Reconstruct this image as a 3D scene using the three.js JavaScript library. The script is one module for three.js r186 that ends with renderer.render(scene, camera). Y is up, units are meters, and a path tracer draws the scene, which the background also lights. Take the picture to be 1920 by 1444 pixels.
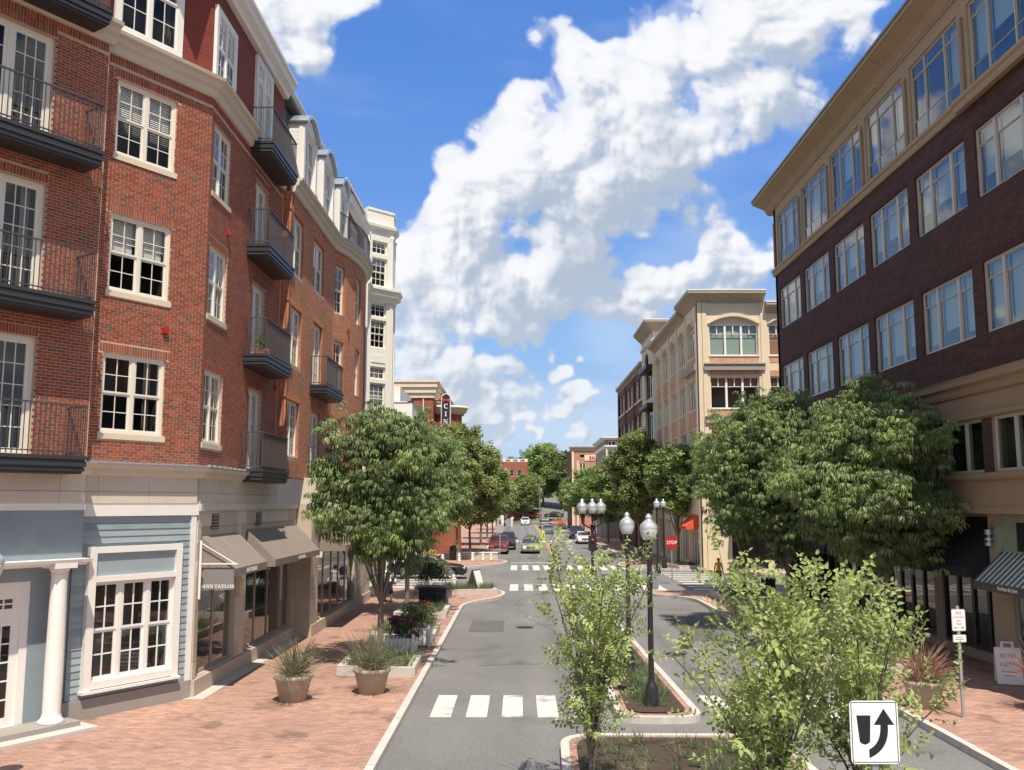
import * as THREE from 'three';
import { mergeGeometries } from 'three/addons/utils/BufferGeometryUtils.js';
import { FontLoader } from 'three/addons/loaders/FontLoader.js';
import { TextGeometry } from 'three/addons/geometries/TextGeometry.js';
import { MarchingCubes } from 'three/addons/objects/MarchingCubes.js';

// ---------- camera, sun, exposure ----------
const scene = new THREE.Scene();
const PITCH = 0.1262, YAW = 0.008;
const camera = new THREE.PerspectiveCamera(44.84, 1024 / 770, 0.1, 1500);
camera.position.set(0, 4.7, 0);
camera.rotation.set(PITCH, YAW, 0, 'YXZ');
const renderer = new THREE.WebGLRenderer({ antialias: true });
renderer.toneMapping = THREE.LinearToneMapping;
renderer.toneMappingExposure = 1.25;
renderer.shadowMap.enabled = true;
const SUN = new THREE.Vector3(0.15, 1.2, 0.62).normalize();
const sun = new THREE.DirectionalLight(0xfff3e2, 5);
sun.name = 'sun';
sun.position.copy(SUN).multiplyScalar(180);
sun.castShadow = true;
Object.assign(sun.shadow.camera, { left: -130, right: 130, top: 130, bottom: -130, near: 1, far: 500 });
sun.shadow.mapSize.set(4096, 4096);
scene.add(sun);

// ---------- small tools ----------
function rng(seed) { let a = seed >>> 0; return () => { a = (a + 0x6d2b79f5) | 0; let t = Math.imul(a ^ (a >>> 15), 1 | a); t = (t + Math.imul(t ^ (t >>> 7), 61 | t)) ^ t; return ((t ^ (t >>> 14)) >>> 0) / 4294967296; }; }
const clamp = (x, a = 0, b = 1) => Math.min(b, Math.max(a, x)), lerp = (a, b, t) => a + (b - a) * t;
const sstep = (a, b, x) => { const t = clamp((x - a) / (b - a)); return t * t * (3 - 2 * t); };
function hash3(x, y, z) { let h = Math.imul(x, 374761393) ^ Math.imul(y, 668265263) ^ Math.imul(z, 2147483647 ^ 1274126177); h = Math.imul(h ^ (h >>> 13), 1274126177); h ^= h >>> 16; return (h >>> 0) / 4294967296; }
function vn3(x, y, z) {
  const xi = Math.floor(x), yi = Math.floor(y), zi = Math.floor(z); let fx = x - xi, fy = y - yi, fz = z - zi;
  fx = fx * fx * (3 - 2 * fx); fy = fy * fy * (3 - 2 * fy); fz = fz * fz * (3 - 2 * fz);
  const a = hash3(xi, yi, zi), b = hash3(xi + 1, yi, zi), c = hash3(xi, yi + 1, zi), d = hash3(xi + 1, yi + 1, zi);
  const e = hash3(xi, yi, zi + 1), f = hash3(xi + 1, yi, zi + 1), g = hash3(xi, yi + 1, zi + 1), h = hash3(xi + 1, yi + 1, zi + 1);
  const p = a + (b - a) * fx, q = c + (d - c) * fx, r = e + (f - e) * fx, s = g + (h - g) * fx, t = p + (q - p) * fy, u = r + (s - r) * fy;
  return t + (u - t) * fz;
}
// periodic 2D noise for tiling textures
function pn(x, y, per, seed = 0) {
  const xi = Math.floor(x), yi = Math.floor(y); let fx = x - xi, fy = y - yi; fx = fx * fx * (3 - 2 * fx); fy = fy * fy * (3 - 2 * fy);
  const m = (v) => ((v % per) + per) % per, h = (i, j) => hash3(m(i), m(j), seed);
  return lerp(lerp(h(xi, yi), h(xi + 1, yi), fx), lerp(h(xi, yi + 1), h(xi + 1, yi + 1), fx), fy);
}
function pfbm(u, v, per, oct, seed) { let s = 0, a = 0.5, n = 0; for (let i = 0; i < oct; i++) { s += a * pn(u * per, v * per, per, seed + i); n += a; a *= 0.55; per *= 2; } return s / n; }

// ---------- sky: clear blue with fair-weather cumulus ----------
const dirOf = (px, py) => { const v = new THREE.Vector3((px - 960) / 1750, (722 - py) / 1750, -1); return v.applyEuler(new THREE.Euler(PITCH, YAW, 0, 'YXZ')).normalize(); };
const skyTexture = (() => {
  const W = 4096, H = 2048, H2 = H / 2, data = new Float32Array(W * H * 4), cover = new Float32Array(W * H2), dens = new Float32Array(W * H2).fill(-1);
  const splat = (d, r, k = 1) => {
    const R = r * 1.45, el = Math.asin(d.y), az = Math.atan2(d.z, d.x);
    const j0 = Math.max(0, Math.floor(((el - R) / Math.PI) * H)), j1 = Math.min(H2 - 1, Math.ceil(((el + R) / Math.PI) * H));
    for (let j = j0; j <= j1; j++) {
      const e = ((j + 0.5) / H) * Math.PI, ce = Math.cos(e), se = Math.sin(e), da = ce < 0.05 ? Math.PI : Math.min(Math.PI, R / ce);
      const i0 = Math.floor(((az - da) / (2 * Math.PI) + 0.5) * W), i1 = Math.ceil(((az + da) / (2 * Math.PI) + 0.5) * W);
      for (let ii = i0; ii <= i1; ii++) {
        const i = ((ii % W) + W) % W, a = ((i + 0.5) / W - 0.5) * 2 * Math.PI, q = Math.max(0, 1 - (2 - 2 * (d.x * ce * Math.cos(a) + d.y * se + d.z * ce * Math.sin(a))) / (R * R));
        if (q > 0) { const t = q * k, o = j * W + i; cover[o] = cover[o] + t - cover[o] * t; }
      }
    }
  };
  // the big diagonal bank down the street
  const bank = [[1085, 95, 46], [1140, 120, 55], [1200, 110, 40], [1290, 60, 70], [1390, 40, 78], [1350, 130, 90], [1240, 190, 95], [1130, 200, 80], [1000, 215, 42], [950, 235, 52], [905, 280, 45], [870, 310, 36], [950, 320, 80], [1060, 300, 95], [1160, 310, 90], [1240, 285, 70], [870, 390, 48], [930, 430, 70], [1040, 400, 75], [1110, 385, 60], [830, 425, 36], [1440, 60, 60], [1480, 10, 70], [780, 470, 46], [835, 500, 52], [905, 490, 46], [1060, 460, 40], [1110, 430, 34], [1010, 545, 36], [765, 575, 64], [820, 575, 64], [900, 585, 54], [860, 620, 54], [955, 600, 40], [780, 650, 46], [1040, 540, 36], [1140, 500, 30], [1180, 545, 40], [1240, 550, 42], [1300, 535, 40], [1360, 490, 48], [1405, 510, 44], [1325, 475, 26], [1140, 560, 34], [1065, 670, 16], [1055, 685, 14], [1080, 730, 22], [1095, 745, 20], [1060, 762, 16], [1045, 770, 14], [1112, 738, 14], [935, 700, 20], [880, 690, 30], [960, 660, 16], [905, 735, 20], [980, 812, 13], [1000, 806, 12], [945, 842, 14], [965, 838, 12], [1080, 812, 14], [600, 10, 56], [535, 20, 50], [670, -5, 34], [480, 50, 36], [1570, 10, 56], [1640, 30, 40], [1540, 60, 30], [740, 700, 46], [700, 640, 60], [1430, 470, 36], [740, 560, 50], [690, 590, 60], [830, 690, 30], [985, 590, 40], [1005, 520, 40], [960, 540, 44], [1085, 525, 34], [1060, 560, 30], [1200, 590, 24], [860, 775, 16], [930, 790, 14], [1010, 835, 12], [1480, 130, 44], [1450, 180, 34], [1400, 200, 60], [1310, 270, 50], [1260, 340, 40], [1180, 400, 34],
    [420, 120, 50], [330, 190, 60], [230, 260, 60], [30, 330, 60], [200, 420, 60], [390, 440, 50], [-120, 380, 70], [470, 590, 40], [540, 650, 40]];
  for (const [x, y, r] of bank) splat(dirOf(x, y), r / 1750, 0.86);
  // wisps
  for (const [x, y, r] of [[1490, 220, 40], [1510, 240, 30], [1600, 120, 40], [1290, 400, 60], [1340, 410, 50], [820, 740, 60], [900, 790, 60], [1000, 740, 50], [1030, 600, 40], [1660, 90, 40], [560, 90, 40]]) splat(dirOf(x, y), r / 1750, 0.56);
  // the same kind of weather everywhere else
  const R = rng(77);
  for (let c = 0; c < 70; c++) {
    const az = R() * Math.PI * 2, el = 0.09 + Math.pow(R(), 1.3) * 1.2, big = 0.05 + R() * 0.1, n = 8 + Math.floor(R() * 12), tilt = R() * 1.2 - 0.6;
    const c0 = new THREE.Vector3(Math.cos(el) * Math.cos(az), Math.sin(el), Math.cos(el) * Math.sin(az));
    if (c0.dot(dirOf(1020, 420)) > 0.84) continue;
    for (let k = 0; k < n; k++) { const s = (R() - 0.5) * 3.2 * big, t = (R() - 0.35) * 1.1 * big, a2 = az + s / Math.max(0.25, Math.cos(el)), e2 = Math.max(0.05, el + t + s * tilt); splat(new THREE.Vector3(Math.cos(e2) * Math.cos(a2), Math.sin(e2), Math.cos(e2) * Math.sin(a2)), big * (0.35 + R() * 0.6), 0.85); }
  }
  const ring = (v) => (v < 0 ? 0 : v >= H2 ? H2 - 1 : v);
  for (let j = 0; j < H2; j++) {
    const e = ((j + 0.5) / H) * Math.PI, ce = Math.cos(e), se = Math.sin(e);
    for (let i = 0; i < W; i++) {
      const o = j * W + i, a = ((i + 0.5) / W - 0.5) * 2 * Math.PI, x = ce * Math.cos(a), y = se * 1.15, z = ce * Math.sin(a);
      const k1 = 30 * (vn3(x * 24 + 9, y * 24, z * 24) - 0.5) + 13 * (vn3(x * 62, y * 62 + 5, z * 62) - 0.5), k2 = 30 * (vn3(x * 24, y * 24 + 31, z * 24) - 0.5) + 13 * (vn3(x * 62 + 3, y * 62, z * 62 + 8) - 0.5);
      const c = cover[ring(j + Math.round(k2)) * W + ((i + Math.round(k1) + W) % W)]; if (c < 0.02) continue;
      const wx = vn3(x * 9 + 3, y * 9, z * 9) - 0.5, wy = vn3(x * 9, y * 9 + 7, z * 9) - 0.5;
      const X = x + wx * 0.06, Y = y + wy * 0.06;
      let b = 0, f = 16, am = 0.5; for (let k = 0; k < 7; k++) { const q = Math.abs(2 * vn3(X * f + k * 13, Y * f, z * f) - 1); b += am * q; f *= 1.95; am *= 0.6; }
      let s = 0; f = 15; am = 0.5; for (let k = 0; k < 3; k++) { s += am * vn3(x * f - 5, y * f, z * f + k * 7); f *= 2; am *= 0.5; }
      dens[o] = Math.pow(c, 0.8) * 1.15 + (b - 0.45) * 1.15 + (s - 0.44) * 1.35 - 0.6;
    }
  }
  const stops = [[0, 0.52, 0.69, 0.86], [4, 0.42, 0.62, 0.87], [10, 0.29, 0.52, 0.885], [19, 0.15, 0.34, 0.81], [27, 0.105, 0.27, 0.725], [60, 0.06, 0.19, 0.56], [90, 0.05, 0.16, 0.5]], EXPO = 1 / renderer.toneMappingExposure;
  for (let j = 0; j < H; j++) {
    const e = ((j + 0.5) / H - 0.5) * 180, q = Math.max(0, e); let k = 0; while (k < stops.length - 2 && stops[k + 1][0] < q) k++;
    const t = clamp((q - stops[k][0]) / (stops[k + 1][0] - stops[k][0])), base = [1, 2, 3].map((n) => lerp(stops[k][n], stops[k + 1][n], t));
    for (let i = 0; i < W; i++) {
      const o = (j * W + i) * 4; let [r, g, b] = base;
      if (j >= H2) {
        if (e < 50) { const a = ((i + 0.5) / W - 0.5) * 2 * Math.PI, E = (e * Math.PI) / 180, x = Math.cos(E) * Math.cos(a), y = Math.sin(E), z = Math.cos(E) * Math.sin(a); let t = 0, f = 5, am = 0.55; for (let k = 0; k < 4; k++) { t += am * vn3(x * f + 40, y * f * 2.6 + x * 2, z * f + k * 5); f *= 2.1; am *= 0.5; } const v = sstep(0.52, 0.8, t) * (0.14 + 0.2 * sstep(22, 4, e)) * sstep(50, 34, e); r = lerp(r, 0.86, v); g = lerp(g, 0.92, v); b = lerp(b, 1.0, v); }
        const jj = j - H2, d = dens[jj * W + i];
        if (d > -0.27) {
          const al = Math.max(sstep(-0.09, 0.09, d) * 0.82 + sstep(0.05, 0.38, d) * 0.18, 0.3 * sstep(-0.26, -0.04, d));
          const at = (di, dj) => clamp(dens[ring(jj + dj) * W + ((i + di + W) % W)] * 1.7, -0.15, 1);
          // how much cloud lies towards the light (up and to the left), and fine relief
          const above = 0.22 * at(-6, 12) + 0.26 * at(-14, 28) + 0.28 * at(-26, 54) + 0.24 * at(-40, 92), rel = clamp(d - at(-3, 4) / 1.7, -0.18, 0.18) + 0.6 * clamp(d - at(-8, 11) / 1.7, -0.25, 0.25);
          const lit = clamp(1.0 - 0.8 * Math.max(0, above) + rel * 0.8, 0.3, 1.08), lo = sstep(15, 2, e) * 0.45, q = sstep(0.35, 1.02, lit);
          r = lerp(r, lerp(lerp(0.46, 0.95, q), 0.64, lo), al); g = lerp(g, lerp(lerp(0.54, 0.96, q), 0.75, lo), al); b = lerp(b, lerp(lerp(0.66, 0.99, q), 0.88, lo), al);
        }
      } else { r = 0.3; g = 0.3; b = 0.3; }
      data[o] = r * EXPO; data[o + 1] = g * EXPO; data[o + 2] = b * EXPO; data[o + 3] = 1;
    }
  }
  const t = new THREE.DataTexture(data, W, H, THREE.RGBAFormat, THREE.FloatType);
  t.mapping = THREE.EquirectangularReflectionMapping; t.magFilter = t.minFilter = THREE.LinearFilter; t.wrapS = THREE.RepeatWrapping; t.needsUpdate = true;
  return t;
})();
scene.background = skyTexture;
scene.environment = skyTexture;

// ---------- names, groups, geometry ----------
const used = new Map();
function numbered(n) { const k = used.get(n) ?? 0; used.set(n, k + 1); return k ? n + '_' + String(k).padStart(3, '0') : n; }
function tag(o, label, category, group) { o.userData.label = label; o.userData.category = category; if (group) o.userData.group = group; return o; }
function thing(name, label, category, x = 0, y = 0, z = 0, turn = 0, group) { const o = new THREE.Group(); o.name = numbered(name); o.position.set(x, y, z); o.rotation.y = turn; scene.add(o); return tag(o, label, category, group); }
function mesh(name, geo, mat, parent, x = 0, y = 0, z = 0) { const m = new THREE.Mesh(Array.isArray(geo) ? mg(geo) : geo, mat); m.name = parent === scene ? numbered(name) : name; m.position.set(x, y, z); m.castShadow = m.receiveShadow = true; parent.add(m); return m; }
const mg = (l) => { if (l.length === 1) return l[0]; const any = l.some((g) => !g.index); return mergeGeometries(any ? l.map((g) => (g.index ? g.toNonIndexed() : g)) : l); };
function structure(name, geo, mat) { const m = mesh(name, geo, mat, scene); m.userData.kind = 'structure'; return m; }
function stuff(m) { m.userData.kind = 'stuff'; return m; }
// box from corner ranges, with uv in metres
function bx(x0, x1, y0, y1, z0, z1) {
  const w = x1 - x0, h = y1 - y0, d = z1 - z0, g = new THREE.BoxGeometry(Math.abs(w), Math.abs(h), Math.abs(d)); g.translate((x0 + x1) / 2, (y0 + y1) / 2, (z0 + z1) / 2);
  const p = g.attributes.position, n = g.attributes.normal, u = g.attributes.uv;
  for (let i = 0; i < p.count; i++) { const ax = Math.abs(n.getX(i)), ay = Math.abs(n.getY(i)); if (ax > 0.5) u.setXY(i, p.getZ(i), p.getY(i)); else if (ay > 0.5) u.setXY(i, p.getX(i), p.getZ(i)); else u.setXY(i, p.getX(i), p.getY(i)); }
  return g;
}
function cyl(r0, r1, h, seg, x = 0, y = 0, z = 0) { const g = new THREE.CylinderGeometry(r1, r0, h, seg); g.translate(x, y + h / 2, z); return g; }
function bar(a, b, r, seg = 6, r2 = r) { const A = new THREE.Vector3(...a), B = new THREE.Vector3(...b), L = A.distanceTo(B), g = new THREE.CylinderGeometry(r2, r, L, seg); g.translate(0, L / 2, 0); g.applyQuaternion(new THREE.Quaternion().setFromUnitVectors(new THREE.Vector3(0, 1, 0), B.clone().sub(A).normalize())); g.translate(...a); return g; }
function poly(pts, depth, bevel = 0) { const s = new THREE.Shape(pts.map((p) => new THREE.Vector2(...p))); return new THREE.ExtrudeGeometry(s, { depth, bevelEnabled: bevel > 0, bevelThickness: bevel, bevelSize: bevel, bevelOffset: -bevel, bevelSegments: 2, curveSegments: 16 }); }
function lathe(pts, seg = 24) { return new THREE.LatheGeometry(pts.map((p) => new THREE.Vector2(...p)), seg); }

// ---------- textures and materials ----------
function pix(w, h, fn, srgb = true) {
  const d = new Uint8Array(w * h * 4);
  for (let j = 0; j < h; j++) for (let i = 0; i < w; i++) { const c = fn(i / w, j / h, i, j), o = (j * w + i) * 4; for (let k = 0; k < 3; k++) d[o + k] = clamp(c[k] ?? c[0]) * 255; d[o + 3] = 255; }
  const t = new THREE.DataTexture(d, w, h); t.magFilter = THREE.LinearFilter; t.minFilter = THREE.LinearMipmapLinearFilter; t.generateMipmaps = true; t.wrapS = t.wrapT = THREE.RepeatWrapping; if (srgb) t.colorSpace = THREE.SRGBColorSpace; t.needsUpdate = true; return t;
}
const toS = (x) => (x <= 0.0031308 ? x * 12.92 : 1.055 * Math.pow(x, 1 / 2.4) - 0.055);
const rep = (t, m) => { t.repeat.set(1 / m, 1 / m); return t; };
// linear base colour with mottling over `m` metres
function mottled(col, amt, m, o = {}) {
  const { seed = 1, per = 6, fine = 0.5, size = 256, bump = 0, rough = 0.85, stain = 0 } = o;
  const f = (u, v) => 1 + amt * ((pfbm(u, v, per, 4, seed) - 0.5) * 2 * (1 - fine) + (pn(u * size * 0.5, v * size * 0.5, size * 0.5, seed + 9) - 0.5) * 2 * fine) - stain * Math.max(0, pfbm(u, v * 0.5, 4, 5, seed + 31) - 0.55) * 3;
  const map = rep(pix(size, size, (u, v) => { const k = f(u, v); return col.map((c) => toS(c * k)); }), m);
  const mat = new THREE.MeshStandardMaterial({ map, roughness: rough });
  if (bump) { mat.bumpMap = rep(pix(size, size, (u, v) => [clamp(0.5 + (f(u, v) - 1) * 2)], false), m); mat.bumpScale = bump; }
  return mat;
}
// running-bond brick over 3.248 m squares (16 bricks by 48 courses)
function brickMat(cols, mortar, seed, o = {}) {
  const N = 1024, nx = 16, ny = 48, colour = new Array(nx * ny).fill(0).map((_, i) => { const r = hash3(i, seed, 3), c = cols[Math.floor(Math.pow(r, o.pow ?? 1) * cols.length)], k = 0.84 + hash3(i, seed, 5) * 0.32; return c.map((x) => x * k); });
  const at = (u, v) => { const cy = Math.floor(v * ny), off = cy % 2 ? 0.5 : 0, fu = u * nx + off, cx = Math.floor(fu) % nx, x = fu - Math.floor(fu), y = v * ny - cy; return [cy * nx + cx, Math.min(x, 1 - x) * 0.203, Math.min(y, 1 - y) * 0.0677]; };
  const map = rep(pix(N, N, (u, v) => { const [i, dx, dy] = at(u, v), m = sstep(0.003, 0.0065, Math.min(dx, dy)), n = 0.9 + 0.2 * pn(u * 256, v * 256, 256, seed), w = 0.88 + 0.24 * pfbm(u, v, 3, 3, seed + 4); return colour[i].map((c, k) => toS(lerp(mortar[k], c, m) * n * w)); }), 3.248);
  const bumpMap = rep(pix(N, N, (u, v) => { const [, dx, dy] = at(u, v); return [sstep(0.002, 0.008, Math.min(dx, dy)) * 0.85 + 0.15 * pn(u * 512, v * 512, 512, seed)]; }, false), 3.248);
  return new THREE.MeshStandardMaterial({ map, bumpMap, bumpScale: 0.008, roughness: 0.9 });
}
const std = (r, g, b, rough = 0.6, metal = 0, more = {}) => new THREE.MeshStandardMaterial({ color: new THREE.Color().setRGB(r, g, b), roughness: rough, metalness: metal, ...more });
const phy = (r, g, b, o) => new THREE.MeshPhysicalMaterial({ color: new THREE.Color().setRGB(r, g, b), ...o });
const M = {
  mortar: mottled([0.52, 0.37, 0.28], 0.15, 1.3, { seed: 3, bump: 0.002, rough: 0.95 }),
  orange: brickMat([[0.44, 0.162, 0.078], [0.4, 0.145, 0.07], [0.48, 0.18, 0.088], [0.37, 0.13, 0.064]], [0.5, 0.31, 0.2], 11),
  darkBrick: brickMat([[0.088, 0.033, 0.025], [0.072, 0.028, 0.022], [0.1, 0.037, 0.027], [0.06, 0.026, 0.022]], [0.055, 0.034, 0.03], 12),
  rust: brickMat([[0.3, 0.09, 0.05], [0.26, 0.075, 0.045], [0.34, 0.1, 0.055]], [0.36, 0.2, 0.13], 13),
  maroon: brickMat([[0.15, 0.05, 0.04], [0.13, 0.045, 0.04], [0.17, 0.055, 0.045]], [0.18, 0.11, 0.09], 14),
  peach: brickMat([[0.53, 0.29, 0.175], [0.48, 0.26, 0.155], [0.56, 0.31, 0.19]], [0.6, 0.38, 0.24], 15),
  redStucco: mottled([0.2, 0.038, 0.024], 0.14, 2.3, { seed: 5, bump: 0.002 }),
  lime: mottled([0.6, 0.54, 0.45], 0.1, 2.1, { seed: 6, bump: 0.001, stain: 0.06 }),
  limeWall: mottled([0.5, 0.42, 0.33], 0.12, 1.7, { seed: 16, bump: 0.0015, stain: 0.08 }),
  sill: mottled([0.66, 0.57, 0.43], 0.08, 1.1, { seed: 7, bump: 0.001 }),
  tan: mottled([0.4, 0.295, 0.19], 0.08, 2.7, { seed: 8, bump: 0.0015, stain: 0.05 }),
  tanDeep: mottled([0.3, 0.215, 0.135], 0.08, 2.7, { seed: 28, bump: 0.0015, stain: 0.06 }),
  cream: mottled([0.69, 0.57, 0.41], 0.07, 3.1, { seed: 9, bump: 0.001, stain: 0.04 }),
  creamDark: mottled([0.37, 0.305, 0.225], 0.08, 2.1, { seed: 10, stain: 0.05 }),
  grey: mottled([0.3, 0.28, 0.25], 0.1, 2.1, { seed: 18 }),
  white: mottled([0.77, 0.75, 0.7], 0.07, 1.7, { seed: 29, stain: 0.1, rough: 0.55 }), trim: std(0.74, 0.7, 0.6, 0.5), offWhite: mottled([0.74, 0.72, 0.65], 0.05, 2.9, { seed: 19, stain: 0.04, rough: 0.7 }),
  tower: mottled([0.76, 0.73, 0.64], 0.05, 3.3, { seed: 20, stain: 0.04, rough: 0.65 }),
  sash: std(0.42, 0.4, 0.35, 0.5), black: std(0.02, 0.02, 0.022, 0.45), iron: std(0.045, 0.045, 0.05, 0.42, 0.2), rail: std(0.09, 0.085, 0.085, 0.45, 0.3),
  alu: std(0.52, 0.47, 0.41, 0.4, 0.1), copper: std(0.3, 0.37, 0.4, 0.35, 0.6), zinc: std(0.45, 0.5, 0.54, 0.3, 0.7), slate: mottled([0.1, 0.095, 0.095], 0.4, 1.2, { seed: 21, bump: 0.01 }),
  blue: mottled([0.29, 0.35, 0.37], 0.1, 1.9, { seed: 22, rough: 0.7, stain: 0.12 }), blueDeep: mottled([0.24, 0.295, 0.32], 0.1, 1.9, { seed: 23, rough: 0.7, stain: 0.12 }),
  taupe: mottled([0.25, 0.21, 0.18], 0.16, 1.6, { seed: 24, fine: 0.4, rough: 0.95, stain: 0.14, bump: 0.004 }), alarm: std(0.45, 0.02, 0.015, 0.35),
  glass: phy(1, 1, 1, { transmission: 1, thickness: 0, roughness: 0, ior: 1.6 }), screen: phy(0.3, 0.31, 0.33, { transmission: 1, thickness: 0, roughness: 0.05, ior: 1.35 }),
  coated: phy(0.66, 0.74, 0.71, { transmission: 1, thickness: 0, roughness: 0, ior: 2.15 }), spandrel: phy(0.1, 0.13, 0.15, { roughness: 0.03, ior: 2.4 }),
  shop: phy(0.85, 0.88, 0.87, { transmission: 1, thickness: 0, roughness: 0, ior: 1.75 }),
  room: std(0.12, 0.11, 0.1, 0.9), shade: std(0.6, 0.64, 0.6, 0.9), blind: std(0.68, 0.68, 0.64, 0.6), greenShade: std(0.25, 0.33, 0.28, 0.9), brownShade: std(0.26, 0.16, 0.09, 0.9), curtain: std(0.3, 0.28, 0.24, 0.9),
  bark: mottled([0.2, 0.165, 0.13], 0.4, 0.5, { seed: 25, bump: 0.006, rough: 0.95 }), pot: std(0.3, 0.11, 0.06, 0.8), soil: mottled([0.07, 0.05, 0.035], 0.5, 0.7, { seed: 26, bump: 0.01, rough: 1 }),
};
const KB = [[0.3, 0.077, 0.038], [0.265, 0.067, 0.035], [0.33, 0.09, 0.044], [0.24, 0.063, 0.036], [0.29, 0.095, 0.052], [0.165, 0.085, 0.06]];
M.bricks = KB.map((c, i) => mottled(c, 0.35, 0.4, { seed: 40 + i, size: 64, fine: 0.6, bump: 0.002, rough: 0.92 }));
const font = await new FontLoader().loadAsync('fonts/droid/droid_serif_bold.typeface.json');
const fontS = await new FontLoader().loadAsync('fonts/droid/droid_sans_bold.typeface.json');
function letters(text, size, depth, f = font) { const g = new TextGeometry(text, { font: f, size, depth, curveSegments: 4 }); g.computeBoundingBox(); const b = g.boundingBox; g.translate(-(b.min.x + b.max.x) / 2, -(b.min.y + b.max.y) / 2, 0); return g; }

// a wall's own frame: u along the wall, v up, w outwards; a = bearing of the outward normal in degrees
class Wall {
  constructor(parent, x, z, a) { this.p = parent; this.x = x - parent.position.x; this.z = z - parent.position.z; this.y = -parent.position.y; this.a = (a * Math.PI) / 180; this.n = [Math.sin(this.a), Math.cos(this.a)]; this.t = [Math.cos(this.a), -Math.sin(this.a)]; }
  put(o, u = 0, v = 0, w = 0) { o.position.set(this.x + this.t[0] * u + this.n[0] * w, this.y + v, this.z + this.t[1] * u + this.n[1] * w); o.rotation.y = this.a; this.p.add(o); return o; }
  mesh(name, geo, mat, u = 0, v = 0, w = 0) { const m = new THREE.Mesh(Array.isArray(geo) ? mg(geo) : geo, mat); m.name = name; m.castShadow = m.receiveShadow = true; return this.put(m, u, v, w); }
  box(name, mat, u0, u1, v0, v1, w0, w1) { return this.mesh(name, bx(u0, u1, v0, v1, w0, w1), mat); }
  // wall sheet with openings [u0,u1,v0,v1,arch?]
  sheet(name, mat, u0, u1, v0, v1, holes = [], depth = 0.3, w = 0) {
    const s = new THREE.Shape([[u0, v0], [u1, v0], [u1, v1], [u0, v1]].map((q) => new THREE.Vector2(...q)));
    for (const [a, b, c, d, r = 0] of holes) { const p = new THREE.Path(); p.moveTo(a, c); p.lineTo(b, c); p.lineTo(b, d); if (r) for (let i = 1; i < 12; i++) { const t = i / 12; p.lineTo(lerp(b, a, t), d + r * 4 * t * (1 - t)); } p.lineTo(a, d); p.lineTo(a, c); s.holes.push(p); }
    const g = new THREE.ExtrudeGeometry(s, { depth, bevelEnabled: false }); g.translate(0, 0, w - depth); return this.mesh(name, g, mat);
  }
  // moulding: profile points [w, v] swept from u0 to u1
  mould(name, mat, u0, u1, prof, mL = 0, mR = 0) { const s = new THREE.Shape(prof.map((q) => new THREE.Vector2(...q))), g = new THREE.ExtrudeGeometry(s, { depth: u1 - u0, bevelEnabled: false }); g.applyMatrix4(new THREE.Matrix4().set(0, 0, 1, u0, 0, 1, 0, 0, 1, 0, 0, 0, 0, 0, 0, 1)); flip(g); if (mL || mR) { const p = g.attributes.position; for (let i = 0; i < p.count; i++) { const x = p.getX(i), w = p.getZ(i); p.setX(i, Math.abs(x - u1) < 1e-4 ? x + w * mR : Math.abs(x - u0) < 1e-4 ? x - w * mL : x); } g.computeVertexNormals(); } return this.mesh(name, g, mat); }
}
function flip(g) { const n = g.index ? g.index.array : null; if (n) for (let i = 0; i < n.length; i += 3) [n[i], n[i + 1]] = [n[i + 1], n[i]]; else for (const k of ['position', 'uv']) { const a = g.attributes[k], s = a.itemSize, r = a.array; for (let i = 0; i < a.count; i += 3) for (let c = 0; c < s; c++) [r[i * s + c], r[(i + 1) * s + c]] = [r[(i + 1) * s + c], r[i * s + c]]; } g.computeVertexNormals(); return g; }
const unit = new THREE.PlaneGeometry(1, 1), cube = new THREE.BoxGeometry(1, 1, 1);
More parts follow.
